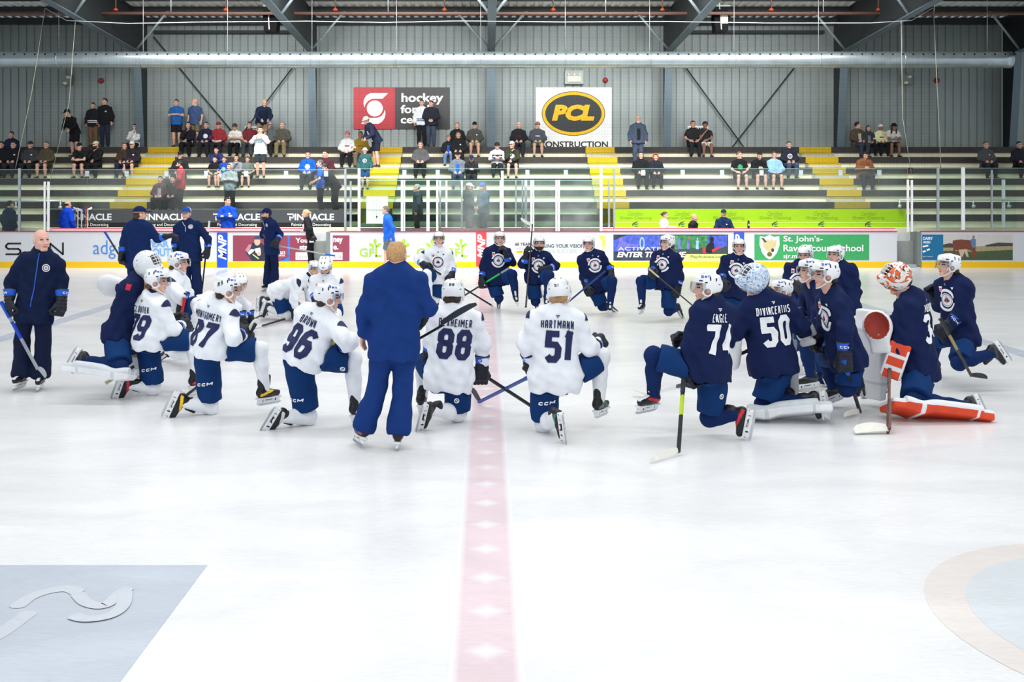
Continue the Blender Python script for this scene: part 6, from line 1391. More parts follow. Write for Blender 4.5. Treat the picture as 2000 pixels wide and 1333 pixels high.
def trapper(P, s, cols, nn, d=None):
    J = P['J']; d = nrm(J['ha'+s]-J['wr'+s]) if d is None else nrm(d); nn = orth(nn, d); X = np.cross(d, nn); R = np.stack([X, d, nn], 1)
    def t():
        def f(Q_):
            o = smin(ell(Q_, (0, .10, .0), (.15, .17, .085)), rbox(Q_, (0, -.08, -.02), (.10, .10, .035), .03), .05); return np.maximum(o, -ell(Q_, (0, .12, -.06), (.115, .135, .075)))
        V, Q = nets(f, (-.18, -.21, -.11), (.18, .30, .11), .008); c = cen(V, Q); mi = (ell(c.astype(np.float32), (0, .12, -.06), (.125, .145, .085)) < 0).astype(np.int32); return V, Q, mi
    return child(P, 'catching_glove', shared('trapper', t, cols), R, J['wr'+s])
m_pw = M('pad_white', (232, 234, 238), .5, var=.03); m_pw2 = M('pad_pale_grey', (205, 210, 216), .5); m_po = M('pad_orange', (222, 72, 38), .5); m_pk = M('pad_black', (40, 42, 48), .5); m_pr = M('pad_rust', (165, 62, 50), .6, var=.15)  # m_pw2 is a pale grey second tone of the white pads
GO = dict(NV, goalie=1, head='mask', bulk=1.06)
p = mk('g1', 'person in goalie gear: navy jersey, white pads and white mask pushed up, kneeling at left', GO, g=735, yaw=80, pel=(237, 648), nk=(268, 548, .0), hd=(284, 528, .0), hy=78, hp=8, mask='white', tilt=20, hairstyle='nape', hair=(45, 36, 32), k=1.0,
 elR=(246, 602, .1), haR=(262, 618, .25), elL=(250, 575, '+'), haL=(224, 556, .2), hdL=(-.8, .2, .3), knR=(233, 715, '-'), anR=(168, 706, .02), toR=(150, 718, 0), knL=(270, 690, '+'), anL=(272, 728, .0), toL=(290, 735, 0))
pad(p, 'R', [m_pw, m_pw2, m_pw2], roll=np.array([.1, -.25, -1.]), lens=(.13, .16)); pad(p, 'L', [m_pw, m_pw2, M('pad_gold', (190, 160, 90), .5)], roll=np.array([1., -.5, 0.])); blocker(p, 'R', [m_pw, m_pw], np.array([0, -1, .3])); trapper(p, 'L', [m_pw, m_pw2], np.array([0, -.8, -.4]), np.array([-.8, .1, .1]))
s_ = Sh(); s_.rect(-.028, -.034, .028, .034, 0); decal(p, 'top', 'chest_patch', s_, p['J']['nk']-p['J']['U']*.05+p['J']['r']*.12, p['J']['f'], p['J']['U'], nrm(p['J']['r']*.8+p['J']['f']*.3), [m_print_r])
p = mk('g50', 'person in goalie gear, navy jersey number 50, blue and white mask pushed up', GO, g=825, yaw=-162, pel=(1508, 706), nk=(1494, 580, .03), hd=(1478, 556, .0), hy=-82, hp=0, mask='blue', tilt=40, hairstyle='nape', hair=(58, 44, 36),
 elL=(1437, 645, .0), haL=(1431, 692, '+'), elR=(1561, 634, .0), haR=(1576, 660, '+'), knR=(1492, 790, -.02), anR=(1580, 782, -.08), toR=(1597, 808, -.04), knL=(1530, 700, '+'), anL=(1532, 762, .0), toL=(1522, 775, 0), bulk=1.1)
back_text(p, '50', 'DIVINCENTIIS', 'w'); pad(p, 'R', [m_pw, m_pw2, m_pw2], roll=np.array([-.1, -.35, -1.])); pad(p, 'L', [m_pw, m_pw2, m_pw2], roll=np.array([-.3, 1., 0.])); blocker(p, 'R', [m_pw, m_pk], np.array([.3, .9, .3])); trapper(p, 'L', [m_pw, m_pw2], np.array([-1, -.2, .2]))
p = mk('g3', 'person in goalie gear with orange pads and a white and orange mask pushed up', GO, g=838, yaw=-136, pyaw=-110, pel=(1797, 716), nk=(1779, 578, .0), hd=(1757, 552, .0), hy=-92, hp=0, mask='orange', tilt=36, hair=(50, 40, 34),
 elL=(1764, 660, '-'), haL=(1746, 713, .0), hdL=(-.5, -.1, -.75), elR=(1745, 640, '+'), haR=(1706, 662, -.45), hdR=(-.15, 0, 1), knL=(1786, 782, '-'), anL=(1888, 795, .03), toL=(1920, 824, -.02), knR=(1712, 645, '+'), anR=(1712, 740, .0), toR=(1690, 758, 0), bulk=1.14)
back_text(p, '34', 'MOORE', 'w', dx=.03); pad(p, 'L', [m_po, m_pw, m_pw], roll=np.array([-.15, -.45, -1.])); pad(p, 'R', [m_pw, m_pw2, m_pw2], lens=(.17, .22), roll=np.array([-1., -.55, .0])); blocker(p, 'L', [m_pw, m_po], np.array([-.3, -1, .4])); trapper(p, 'R', [m_pw, m_pr], np.array([.45, .9, 0]), np.array([-.15, 0, 1.]))
# --- coaches
p = mk('bald', 'person, bald, in a dark tracksuit with blue zip standing at the far left', CO, g=755, yaw=8, pel=(68, 608), nk=(82, 497, .0), hd=(81, 470, -.03), hy=48, hp=0, head='none', hairstyle='none', bareL=0, hair=(190, 150, 132), k=1.03, sw=.185, skin=(226, 176, 160), bulk=1.0, grip=1,
 elR=(22, 548, .0), haR=(17, 603, -.1), elL=(122, 546, .0), haL=(119, 604, -.08), knR=(43, 668, -.03), anR=(43, 727, .0), toR=(41, 742, '-'), knL=(84, 670, -.03), anL=(81, 730, .0), toL=(86, 746, '-'))
s_ = Sh(); s_.stroke([(0, .02), (.0, -.30), (-.015, -.60)], .011); decal(p, 'top', 'zip', s_, p['J']['nk'], -p['J']['r'], p['J']['U'], p['J']['f'], [m_print_b]); badge(p, .095, .14, .045)
p = mk('royal', 'person with short fair hair in a royal blue tracksuit standing with back turned in front', CO, g=862, yaw=182, pel=(770, 672), nk=(775, 527, .0), hd=(775, 500, .0), hy=172, head='none', hairstyle='thin', hair=(192, 150, 104), topc=(22, 54, 118), botc=(22, 54, 118), bareL=1, bulk=1.05, k=1.04, sw=.178, trim='red',
 elL=(713, 602, .0), haL=(708, 668, .05), elR=(838, 604, .0), haR=(824, 612, '+'), hdR=(-.3, .5, -.6), knL=(737, 757, .05), anL=(713, 830, .0), toL=(693, 822, '+'), knR=(786, 762, .03), anR=(779, 838, -.05), toR=(777, 842, '+'))
p = mk('point', 'person in a navy jacket and cap pointing to the right, back turned', CO, g=628, yaw=165, pel=(270, 508), nk=(270, 434, .0), hd=(274, 419, .0), hy=122, hairstyle='nape', hair=(70, 52, 42), bulk=1.1, topc=(18, 40, 88), botc=(18, 36, 78), k=.98,
 elR=(307, 466, .05), haR=(334, 461, .05), hdR=(1, .1, .15), elL=(241, 472, .0), haL=(238, 508, -.1), knL=(261, 566, .02), anL=(260, 612, .0), toL=(258, 606, '+'), knR=(285, 566, .02), anR=(288, 612, .0), toR=(292, 606, '+'))
p = mk('whistle', 'person in a navy tracksuit, white and blue cap, facing the camera beside the one pointing', CO, g=592, yaw=-4, pel=(371, 500), nk=(366, 434, .0), hd=(364, 418, -.03), hy=-6, hatc=(40, 80, 170), hatc2=(232, 234, 238), hairstyle='short', hair=(120, 100, 85), bulk=1.18, sw=.20, topc=(18, 38, 82), botc=(18, 36, 78),
 elR=(342, 470, .0), haR=(343, 497, -.08), elL=(407, 468, .0), haL=(404, 497, -.08), knR=(364, 540, -.02), anR=(364, 576, .0), toR=(362, 586, '-'), knL=(384, 540, -.02), anL=(385, 576, .0), toL=(387, 586, '-'))
s_ = Sh(); s_.stroke([(-.06, .03), (0, -.06), (.0, -.17)], .010); decal(p, 'top', 'lanyard', s_, p['J']['nk']+p['J']['U']*-.02, -p['J']['r'], p['J']['U'], p['J']['f'], [m_print_w]); badge(p, .11, .10, .045)
p = mk('hip', 'person in navy with a cap, hand on hip, stick across the back, facing left', CO, g=572, yaw=-48, pel=(531, 487), nk=(525, 431, .0), hd=(520, 419, -.02), hy=-62, hairstyle='short', hair=(45, 36, 32), beard=(60, 46, 40), topc=(20, 38, 84), botc=(18, 32, 70),
 elL=(549, 458, .05), haL=(539, 474, '-'), elR=(513, 460, .05), haR=(532, 458, '-'), knR=(523, 520, -.03), anR=(524, 553, .0), toR=(515, 565, '-'), knL=(537, 520, .0), anL=(536, 555, .0), toL=(532, 564, '-'))
badge(p, .09, .10, .04); s_ = Sh(); s_.stroke([(-.05, .03), (0, -.06), (.0, -.18)], .010); decal(p, 'top', 'lanyard', s_, p['J']['nk']+p['J']['U']*-.02, -p['J']['r'], p['J']['U'], p['J']['f'], [m_print_w])
p = mk('walker', 'person with grey hair in a blue pullover and grey shorts walking left along the boards', CO, g=527, yaw=-88, pel=(760, 465), nk=(757, 424, .0), hd=(753, 411, .0), hy=-90, head='none', hair=(110, 105, 100), topc=(40, 105, 215), bot='shorts', botc=(92, 108, 118), skates=0, bare=1, bulk=1.15,
 elL=(768, 446, '-'), haL=(762, 468, .0), elR=(757, 446, '+'), haR=(755, 466, .0), knL=(754, 492, -.05), anL=(753, 520, .0), toL=(744, 524, 0), knR=(762, 493, .05), anR=(764, 520, .0), toR=(757, 524, 0))
p = mk('camera', 'person with fair ponytail in black standing in the open gate, camera bag at the hip', CO, g=513, z=.0, yaw=-82, pel=(606, 466), nk=(600, 429, .0), hd=(597, 418, .0), hy=-85, head='none', hairstyle='bun', hair=(190, 160, 120), topc=(32, 34, 38), bot='slim', botc=(26, 27, 30), skates=0, bare=1, k=.95, fixD=31.25,
 elL=(606, 447, '-'), haL=(592, 450, .0), elR=(600, 447, '+'), haR=(590, 449, .0), knL=(604, 487, -.03), anL=(605, 510, .0), toL=(598, 515, 0), knR=(608, 487, .03), anR=(610, 510, .0), toR=(603, 515, 0))
J = p['J']; c = J['hipL']+np.array([.10, -.12, .08]); r = empty('camera_bag', tuple(c)); tag(r, 'black camera bag hung at the hip of the one in the gate', 'bag')
b = MB(); b.tube([(-.02, 0, .02), (.02, 0, -.12)], [.09, .12], 14); b.build('bag_body', m_black, r, True); b = MB(); b.tube([(0, .02, 0), (-.06, .06, .25), (-.1, .14, .42)], .012, 6); b.build('bag_strap', m_black, r); box('white_flap', (-.09, -.10, -.17), (.04, -.07, -.12), m_print_w, r)
# --- sticks
def Jt(k, j): return PP[k]['J'][j]
def onice(u, v): return ray_at(u, v, .035)
def along(k, j, u, v, dd): return W(u, v, Jt(k, j)[1]+dd)
dk = (34, 37, 44); wt = (232, 230, 222)
stick('blue topped stick of the bald coach at far left, silver shaft', along('bald', 'haR', 2, 590, -.02), along('bald', 'anL', 74, 722, -.30), along('bald', 'anL', 92, 738, -.34), (150, 155, 165), (165, 170, 178), (28, 80, 200), (30, 70, 190))
stick('blue gripped dark stick under the pointing coach hand', along('point', 'haL', 205, 454, .02), onice(296, 600), onice(312, 606), dk, dk, (45, 90, 205))
stick('stick with white butt end held by the coach with the whistle', along('whistle', 'haL', 409, 432, .05), onice(392, 590), onice(380, 596), dk, dk, (228, 230, 232))
stick('stick carried level across the back, blue grip to the right', along('hip', 'pel', 654, 500, .12), along('hip', 'pel', 528, 478, -.05), along('hip', 'pel', 511, 460, -.12), (190, 195, 200), (70, 76, 84), (40, 110, 225))
stick('dark blade stick tucked under the arm of the royal blue coach', along('royal', 'haR', 770, 690, .1), along('royal', 'haR', 864, 636, -.06), along('royal', 'haR', 934, 596, -.14), dk, (44, 48, 58), dk)
stick('dark stick lying beside number 88, tip behind his glove', along('w88', 'haR', 918, 716, .1), onice(1052, 803), onice(1082, 808), dk, dk, dk)
stick('stick of number 51 with blue shaft, dark blade toward number 88', along('w51', 'haL', 1045, 731, .0), onice(935, 786), onice(913, 768)+np.array([0, 0, .05]), (30, 66, 150), (40, 44, 52), (30, 66, 150))
stick('green banded stick of number 74 with white taped blade', along('n74', 'haL', 1336, 728, -.02), onice(1325, 884), onice(1279, 900), dk, wt, (60, 64, 70), (190, 215, 50))
stick('black stick held by the navy one leaning forward, white blade', along('n9', 'haL', 1648, 705, -.05), onice(1680, 806), onice(1654, 816), dk, wt, (30, 90, 210))
stick('brown goalie stick standing upright, white blade on the ice', along('g3', 'haL', 1737, 722, -.10), onice(1736, 842), onice(1672, 844), (108, 66, 60), wt, (108, 66, 60), goalie=True)
stick('black stick held low by the kneeling one at far right', along('n10', 'haL', 1836, 622, -.10), along('n10', 'knL', 1898, 736, -.22), along('n10', 'knL', 1926, 742, -.24), (60, 58, 56), dk, dk, (150, 130, 80))
stick('green stick across the chest of the one with chin in hand', along('n1', 'haR', 994, 524, -.48), onice(874, 598), onice(860, 602), (60, 62, 70), dk, (150, 152, 155), (30, 190, 90), acc=(.14, .42))
stick('upright stick with white taped blade raised by the bearded one', along('n2', 'haR', 1027, 601, .1), along('n2', 'haR', 1040, 438, .0), along('n2', 'haR', 1019, 425, .05), (70, 72, 76), wt, (60, 62, 66))
stick('silver shafted stick with black blade before the bearded one', along('n2', 'haL', 1053, 540, -.05), onice(1060, 580), onice(1066, 588), (205, 208, 212), dk, (205, 208, 212))
stick('blue shafted stick across the body of the one under the slogan', along('n3', 'haR', 1182, 530, -.48), onice(1090, 607), onice(1076, 611), (38, 70, 130), dk, (36, 60, 110))
stick('dark stick held by the one before the dark games banner', along('n4', 'haR', 1268, 526, -.20), along('n4', 'knL', 1368, 610, -.40), along('n4', 'knL', 1390, 614, -.38), (66, 64, 58), dk, (200, 190, 160))
stick('dark stick reaching left from the one below the mid blue upright banner', along('n5', 'haL', 1452, 572, -.02), along('n5', 'haL', 1404, 561, .0), along('n5', 'haL', 1384, 556, .02), (80, 74, 60), dk, dk)
stick('dark stick of the far one in white, blade before number 88', along('wf', 'haR', 836, 521, -.15), onice(962, 598), onice(974, 601), dk, (225, 225, 220), dk)
stick('dark stick lying on the ice under the one on hands and knees', onice(606, 611)+np.array([0, 0, .03]), onice(512, 637), onice(488, 640), dk, (225, 226, 228), dk)
stick('black stick lying on the ice left of the one on hands and knees', along('wc', 'haR', 476, 634, -.05), onice(512, 621)+np.array([0, 0, .05]), onice(520, 617), dk, dk, dk)
stick('dark stick of number 96 with tan butt end by his elbow', along('w96', 'haR', 656, 663, -.12), along('w96', 'haR', 634, 694, -.05), along('w96', 'haR', 618, 706, .25), dk, dk, (205, 190, 130))
stick('stick on the ice behind number 79 with gold butt end', along('w79', 'knL', 206, 749, .05), along('w79', 'knL', 268, 712, .25), along('w79', 'knL', 280, 700, .4), (60, 58, 56), (205, 190, 120), (215, 205, 175))
stick('dark stick with white blade behind number 87', along('w87', 'anL', 388, 754, .3), along('w87', 'anL', 365, 772, .1), along('w87', 'anL', 355, 760, .1), dk, (230, 230, 228), dk)
stick('white taped blade of the stick in number 87 gloves', along('w87', 'haR', 478, 668, -.02), along('w87', 'haR', 490, 648, -.02), along('w87', 'haR', 509, 629, .0), dk, (228, 228, 226), dk)
stick('stick with red band held by the one behind number 79', along('wq', 'haR', 361, 582, -.12), along('wq', 'haR', 352, 625, -.12), along('wq', 'haR', 345, 640, .1), (200, 40, 50), dk, (200, 40, 50))
stick('dark stick of goalie number 50 resting on the ice at left', along('g50', 'haL', 1462, 685, -.05), along('g50', 'haL', 1418, 704, .1), along('g50', 'haL', 1398, 712, .3), dk, (220, 222, 222), dk)
stick('white bladed stick on the ice behind number 74 knee', along('n74', 'knL', 1335, 752, .6), onice(1268, 772), onice(1237, 768), (225, 226, 228), (226, 220, 205), dk)
# ================================================================== SPECTATORS AND STAFF
def pose(kind, hy=0):
    sit = kind.startswith('sit'); J = {}; lean = {'sit_lean': -.20, 'sit_phone': -.08, 'bend': -.28}.get(kind, .03 if sit else .0)
    pz = .11 if sit else .94
    A = lambda *p: np.array(p, float)
    J['pel'] = A(0, 0, pz); J['nk'] = A(0, lean, pz+(.50 if lean > -.15 else .45)); J['hd'] = J['nk']+A(0, -.035 if lean > -.05 else -.09, .185 if lean > -.05 else .165)
    J['U'] = nrm(J['nk']-J['pel']); J['r'] = A(-1, 0, 0); J['f'] = np.cross(J['U'], J['r']); J['rp'] = A(-1, 0, 0)
    for s, g in (('L', 1), ('R', -1)):      # own left is +x when facing the camera
        J['sh'+s] = J['nk']-J['U']*.075+A(g*.175, 0, 0); J['hip'+s] = J['pel']+A(g*.09, 0, -.02)
        if sit: J['kn'+s] = A(g*.13, -.42, .08); J['an'+s] = A(g*.14, -.40, -.305); J['to'+s] = J['an'+s]+nrm(A(g*.03, -.17, -.085))*.19
        else: J['kn'+s] = A(g*.10, -.03, .50); J['an'+s] = A(g*.105, .02, .088); J['to'+s] = J['an'+s]+nrm(A(g*.04, -.17, -.085))*.19
        h = {'sit': A(g*.09, -.26, .19), 'sit_lean': A(g*.03, -.46, .26), 'sit_chin': A(.03, -.17, .62) if s == 'R' else A(-.04, -.20, .22), 'sit_cross': A(-g*.13, -.19, .33), 'sit_phone': A(g*.04, -.30, .36),
             'stand': A(g*.27, -.06, .86), 'stand_cross': A(-g*.12, -.19, 1.20), 'stand_front': A(g*.04, -.22, .98), 'stand_phone': A(g*.05, -.27, 1.42), 'bend': A(g*.12, -.46, .92), 'stand_lean': A(g*.22, -.30, 1.0)}[kind]
        e = {'sit': A(g*.27, -.05, .31), 'sit_lean': A(g*.20, -.36, .27), 'sit_chin': A(g*.20, -.17, .34), 'sit_cross': A(g*.26, -.10, .32), 'sit_phone': A(g*.25, -.12, .32),
             'stand': A(g*.27, .03, 1.12), 'stand_cross': A(g*.25, -.08, 1.16), 'stand_front': A(g*.27, -.02, 1.13), 'stand_phone': A(g*.27, -.14, 1.22), 'bend': A(g*.26, -.24, 1.10), 'stand_lean': A(g*.28, -.08, 1.12)}[kind]
        J['el'+s] = e; J['ha'+s] = h; J['wr'+s] = e+(h-e)*.74
    J['HF'] = head_frame(J['hd'], hy, {'sit_phone': -28, 'sit_lean': -2, 'bend': -20, 'stand_front': -5}.get(kind, 0))
    return J
_C = {}
def proto(part, kind, opt, hy=0):
    key = (part, kind, opt, hy)
    if key in _C: return _C[key]
    J = pose(kind, hy); sp = dict(yaw=0, bare=1, top='jacket', sleeve=1 if opt in ('long', 'loose') else 0, bot=opt, bulk=1.0 if opt != 'loose' else 1.16, grip=0, seed=len(_C))
    ph = M('placeholder', (128, 128, 128))
    if part == 'body':
        V, Q, mi = body_mesh(J, sp, .026); me = qmesh('person', V, Q, [ph]*4, mi, True)
    else:
        f, lo, hi = top_sdf(J, sp) if part == 'top' else bot_sdf(J, sp); V, Q = nets(f, lo, hi, .023); me = qmesh(part, V, Q, [ph], None, True)
    _C[key] = me; _C[key+('arr',)] = (V, Q, J); return me
def setm(ob, *mats):
    for sl, m in zip(ob.material_slots, mats): sl.link = 'OBJECT'; sl.material = m
SKN = [(214, 168, 148), (226, 182, 162), (196, 148, 126), (150, 108, 88), (112, 80, 66)]
def printed(kind, opt, shape_key):
    key = ('print', kind, opt, shape_key)
    if key not in _C:
        proto('top', kind, opt); V, Q, J = _C[('top', kind, opt, 0, 'arr')]; pc = {'V': V, 'Q': Q}; s = Sh()
        if shape_key == 'disc': s.ring(.005, .085, 0, 360, 0)
        elif shape_key == 'ring': s.ring(.055, .085, 0, 360, 0); s.lens((0, -.03), (0, .04), .02)
        elif shape_key == 'bar': s.rect(-.08, -.02, .08, .02)
        elif shape_key == 'stripe': s.rect(-.19, -.20, .19, -.165); s.rect(-.19, -.26, .19, -.235)
        elif shape_key == 'small': s.rect(.05, .03, .10, .07)
        elif shape_key == 'panel': s.rect(-.06, -.30, .06, .09)
        elif shape_key == 'yoke': s.rect(-.19, -.02, .19, .10)
        pts, q, m = project(pc, s, J['nk']-J['U']*.22, -J['r'], J['U'], J['f'], .006)
        me = bpy.data.meshes.new('shirt_print'); me.from_pydata(pts, [], q); me.materials.append(M('placeholder', (128, 128, 128))); me.update(); _C[key] = me
    return _C[key]
def spectator(label, loc, kind, top, bot, opt='long', leg='slim', hat=None, hatc=(30, 30, 34), hair=(60, 46, 38), hairstyle='short', sk=0, yaw=0, hy=0, s=1.0, pr=None, prc=(230, 232, 236), shoe=(50, 50, 54), beard=None, hood=None):
    hy = int(round(hy/30.0)*30); hy = max(-60, min(60, hy))
    root = link('person', proto('body', kind, opt if opt == 'long' else 'short', hy)); sc = SKN[sk]
    setm(root, skin(sc), m_eye, hairm(hair), M('lip2', (160, 100, 92), .5)); root.location = loc; root.rotation_euler = (0, 0, math.radians(yaw)); root.scale = (s, s, s); tag(root, label, 'person')
    o = link({'long': 'sweater', 'loose': 'jacket', 'short': 'shirt'}[opt], proto('top', kind, opt), root); setm(o, cloth(top))
    if pr:
        o2 = link('shirt_print', printed(kind, opt, pr), o); setm(o2, cloth(prc))
    o = link('trousers' if leg == 'slim' else 'shorts', proto('bot', kind, leg), root); setm(o, cloth(bot))
    J = pose(kind, hy); R0 = np.eye(3)
    for g in 'LR':
        Rf = foot_frame(J, g); sh = link('shoe', shared('shoe', t_shoe, [cloth(shoe), m_lace]), root); sh.matrix_local = mat4(Rf, J['an'+g])
    def hd(name, me): h = link(name, me, root); h.matrix_local = mat4(J['HF'], J['hd']); return h
    if hairstyle != 'none': hd('hair', shared('hair_'+hairstyle, lambda: t_hair(hairstyle), [hairm(hair)]))
    if hat == 'cap': hd('cap', shared('cap', t_cap, [cloth(hatc), cloth(hatc)]))
    elif hat == 'beanie': hd('beanie', shared('beanie', t_beanie, [cloth(hatc)]))
    elif hat == 'bucket': hd('bucket_hat', shared('bucket', t_bucket, [cloth(hatc)]))
    elif hat == 'hood': hd('hood', shared('hood', t_hood, [cloth(hatc)]))
    if beard: hd('beard', shared('beard', t_beard, [hairm(beard)]))
    return root
def X_at(u, D): return (u-U0)*D/F
def sit(u, k, label, kind, top, bot, **kw):
    z, D = rows[k]; s = kw.get('s', 1.0); zz = z+.012+(0 if s == 1 else 0); return spectator(label, (X_at(u, D+.12), D+.17, zz), kind, top, bot, **kw)
def stand(u, k, label, kind, top, bot, dd=.35, **kw):
    z, D = rows[k]; return spectator(label, (X_at(u, D+dd), D+dd, z+.013), kind, top, bot, **kw)
BK, NVC, GR, DK, JN, KH, WT = (28, 29, 33), (30, 38, 62), (92, 98, 100), (42, 44, 50), (52, 62, 84), (150, 132, 98), (222, 226, 228)
# left block
sit(21, 1, 'person in dark blue jacket with dark hair, seated at far left against the wall', 'sit', (34, 42, 70), DK, hair=(35, 28, 26))
sit(1, 2, 'person in black cut by the left edge of the grandstand', 'sit', BK, BK, hair=(30, 26, 25))
sit(25, 2, 'person in a black jacket with small white chest mark, seated at far left', 'sit', BK, DK, pr='small')
sit(58, 2, 'person in dark grey jacket and grey cap, seated left of the olive jacket', 'sit', (62, 62, 66), DK, hat='cap', hatc=(50, 50, 54), pr='small')
sit(89, 2, 'person in an olive jacket and bare legs, seated near the left edge', 'sit', (78, 74, 56), (60, 58, 56), leg='shorts', hair=(110, 90, 72))
stand(146, 1, 'person bending forward in black with a black cap turned sideways, left of the left stairs', 'bend', BK, BK, leg='shorts', hat='cap', hatc=BK, hy=-30, yaw=-20, dd=.2)
stand(182, 0, 'young person in dark striped jersey and khaki trousers, standing at the wall', 'stand', (34, 32, 42), (118, 92, 66), pr='stripe', hair=(36, 30, 28), dd=.42, s=.94)
stand(205, 0, 'tall person in a black hoodie and jeans standing at the wall, leftmost pair', 'stand', BK, (40, 48, 66), hair=(50, 42, 38), hy=-30, pr='small', dd=.42, s=1.03)
sit(160, 2, 'person in a black T-shirt and black cap with bare forearms on the knees', 'sit_lean', BK, BK, opt='short', leg='shorts', hat='cap', hatc=BK, pr='disc', prc=(60, 62, 66))
sit(186, 2, 'person in black with a cream cap, hand near the face', 'sit_chin', (30, 30, 30), BK, hat='cap', hatc=(222, 218, 180), hy=-30, beard=(40, 34, 30))
sit(262, 0, 'woman with long dark hair in a white and navy jersey beside the left column', 'sit_chin', WT, DK, hairstyle='long', hair=(34, 28, 28), pr='stripe', prc=(34, 40, 66), s=.92)
sit(257, 2, 'person with a white cap and dark jersey in front of the left column', 'sit', (40, 36, 44), DK, leg='shorts', hat='cap', hatc=(228, 228, 230), pr='small')
sit(242, 2, 'person with long brown hair next to the white cap near the left stairs', 'sit', (62, 50, 42), (34, 40, 62), hairstyle='long', hair=(96, 68, 44), hy=30, s=.95)
stand(345, 0, 'person in a blue T-shirt with arms crossed, black shorts, standing at the wall', 'stand_cross', (36, 92, 160), BK, opt='short', leg='shorts', hair=(30, 26, 25), pr='bar', prc=(80, 140, 200), dd=.30)
stand(381, 0, 'bald person in a slate blue T-shirt and khaki shorts standing at the wall, turned aside', 'stand', (62, 84, 126), (112, 106, 80), opt='short', leg='shorts', hairstyle='none', hy=-60, yaw=-15, dd=.42, s=1.02)
sit(367, 0, 'dark haired person in a black jersey with white hem stripe, hand at the mouth', 'sit_chin', (34, 30, 38), BK, hairstyle='long', hair=(40, 30, 28), pr='stripe')
sit(402, 0, 'person in a navy jersey with round white crest, seated on the top bench', 'sit', (30, 36, 62), DK, pr='disc', hair=(60, 50, 44))
sit(426, 0, 'person in a red cap and red jersey with white stripes', 'sit', (150, 46, 54), DK, hat='cap', hatc=(160, 44, 52), pr='stripe')
sit(460, 0, 'boy with brown mop hair in a white T-shirt holding a phone', 'sit_phone', (226, 224, 216), BK, opt='short', hairstyle='curly', hair=(72, 50, 40), s=.92)
sit(487, 0, 'person in a maroon T-shirt and grey jeans, hands between the knees', 'sit', (112, 42, 50), (68, 76, 80), opt='short', hair=(50, 40, 36))
stand(512, 0, 'fair haired person in a navy jacket and khaki shorts leaning over', 'bend', (30, 40, 66), (150, 128, 96), opt='loose', leg='shorts', hair=(196, 168, 120), yaw=25, dd=.0)
sit(525, 0, 'person with a white cap half hidden behind the one in the navy jacket', 'sit', (92, 100, 104), DK, hat='cap', hatc=(224, 224, 226))
sit(551, 0, 'older person with grey hair in an olive jacket and khaki trousers', 'sit', (82, 82, 72), (146, 132, 98), hair=(150, 146, 138), opt='loose', hy=-30)
sit(351, 3, 'person in a dark jacket over a bright blue shirt, navy cap, beside the left stairs', 'sit', (40, 42, 48), DK, hat='cap', hatc=(26, 32, 52), pr='panel', prc=(40, 140, 205))
sit(419, 3, 'boy in a black T-shirt with bare arms, leftmost of the front group of children', 'sit', BK, (96, 84, 80), opt='short', leg='shorts', hair=(34, 28, 26), s=.82)
sit(437, 3, 'boy in a blue T-shirt with a round green emblem', 'sit', (36, 70, 168), WT, opt='short', leg='shorts', hair=(32, 27, 26), pr='disc', prc=(120, 190, 150), s=.82)
sit(425, 2, 'child in dark blue behind the children in black and blue', 'sit_lean', (38, 48, 92), DK, hair=(34, 28, 26), s=.82)
sit(461, 3, 'girl with long black hair in a grey sweater, hand on cheek', 'sit_chin', (128, 134, 140), BK, hairstyle='long', hair=(28, 25, 26), s=.88)
sit(483, 3, 'boy in a grey green T-shirt, rightmost of the children behind the glass', 'sit', (108, 120, 116), DK, opt='short', leg='shorts', hair=(32, 27, 26), s=.82)
stand(509, 3, 'person in a white hoodie holding a phone to the face, standing in front', 'stand_phone', (224, 228, 232), (48, 54, 62), leg='shorts', hair=(32, 27, 26), pr='bar', prc=(80, 150, 210), dd=-.25)
sit(601, 3, 'person in a bright blue hoodie with white emblem, head down', 'sit', (22, 84, 172), DK, hair=(38, 32, 30), pr='disc', s=1.02)
sit(635, 3, 'person in a maroon sweater with round crest right of the blue hoodie', 'sit', (74, 38, 48), JN, hair=(44, 34, 32), hy=-30, pr='ring', prc=(170, 150, 155), s=1.05)
sit(678, 1, 'person in a pink cap and white shirt left of the mustard jacket', 'sit', (224, 226, 230), BK, hat='beanie', hatc=(200, 100, 118), pr='bar', prc=(170, 40, 50))
sit(704, 1, 'person in a mustard jacket with a dark strap', 'sit', (142, 120, 42), (112, 96, 84), hair=(40, 34, 30), sk=3, pr='bar', prc=(150, 50, 50))
stand(735, 2, 'person in a white bucket hat and white navy red jacket, bending, by the middle stairs', 'bend', (44, 50, 76), (34, 38, 56), opt='loose', leg='shorts', hat='bucket', hatc=(236, 236, 236), yaw=-60, pr='panel', prc=(226, 228, 232), dd=.15, s=1.05)
stand(824, 0, 'young person in a white and navy jersey and sunglasses in front of the hockey sign', 'stand', (222, 226, 232), BK, hair=(40, 34, 30), pr='stripe', prc=(40, 60, 120), dd=.45, s=1.0)
stand(842, 0, 'person in navy jacket and jeans standing at the right under the hockey sign', 'stand_front', (36, 40, 52), (64, 74, 92), opt='loose', hair=(46, 38, 34), hy=-30, dd=.35, s=.98)
sit(821, 2, 'woman in a grey coat seated alone between the middle stairs', 'sit', (84, 84, 86), BK, hairstyle='long', hair=(92, 72, 56))
sit(876, 1, 'child with curly fair hair in a black and blue hoodie', 'sit', (34, 36, 42), (88, 120, 160), hairstyle='curly', hair=(150, 116, 76), pr='panel', prc=(30, 90, 190), s=.85)
sit(893, 0, 'boy with short fair hair in a black hoodie on the top bench', 'sit', BK, BK, hair=(120, 104, 80), s=.98)
sit(895, 1, 'person in a black jacket seated before the boy in the black hoodie', 'sit', (32, 33, 36), BK, hairstyle='long', hair=(70, 48, 40), pr='small')
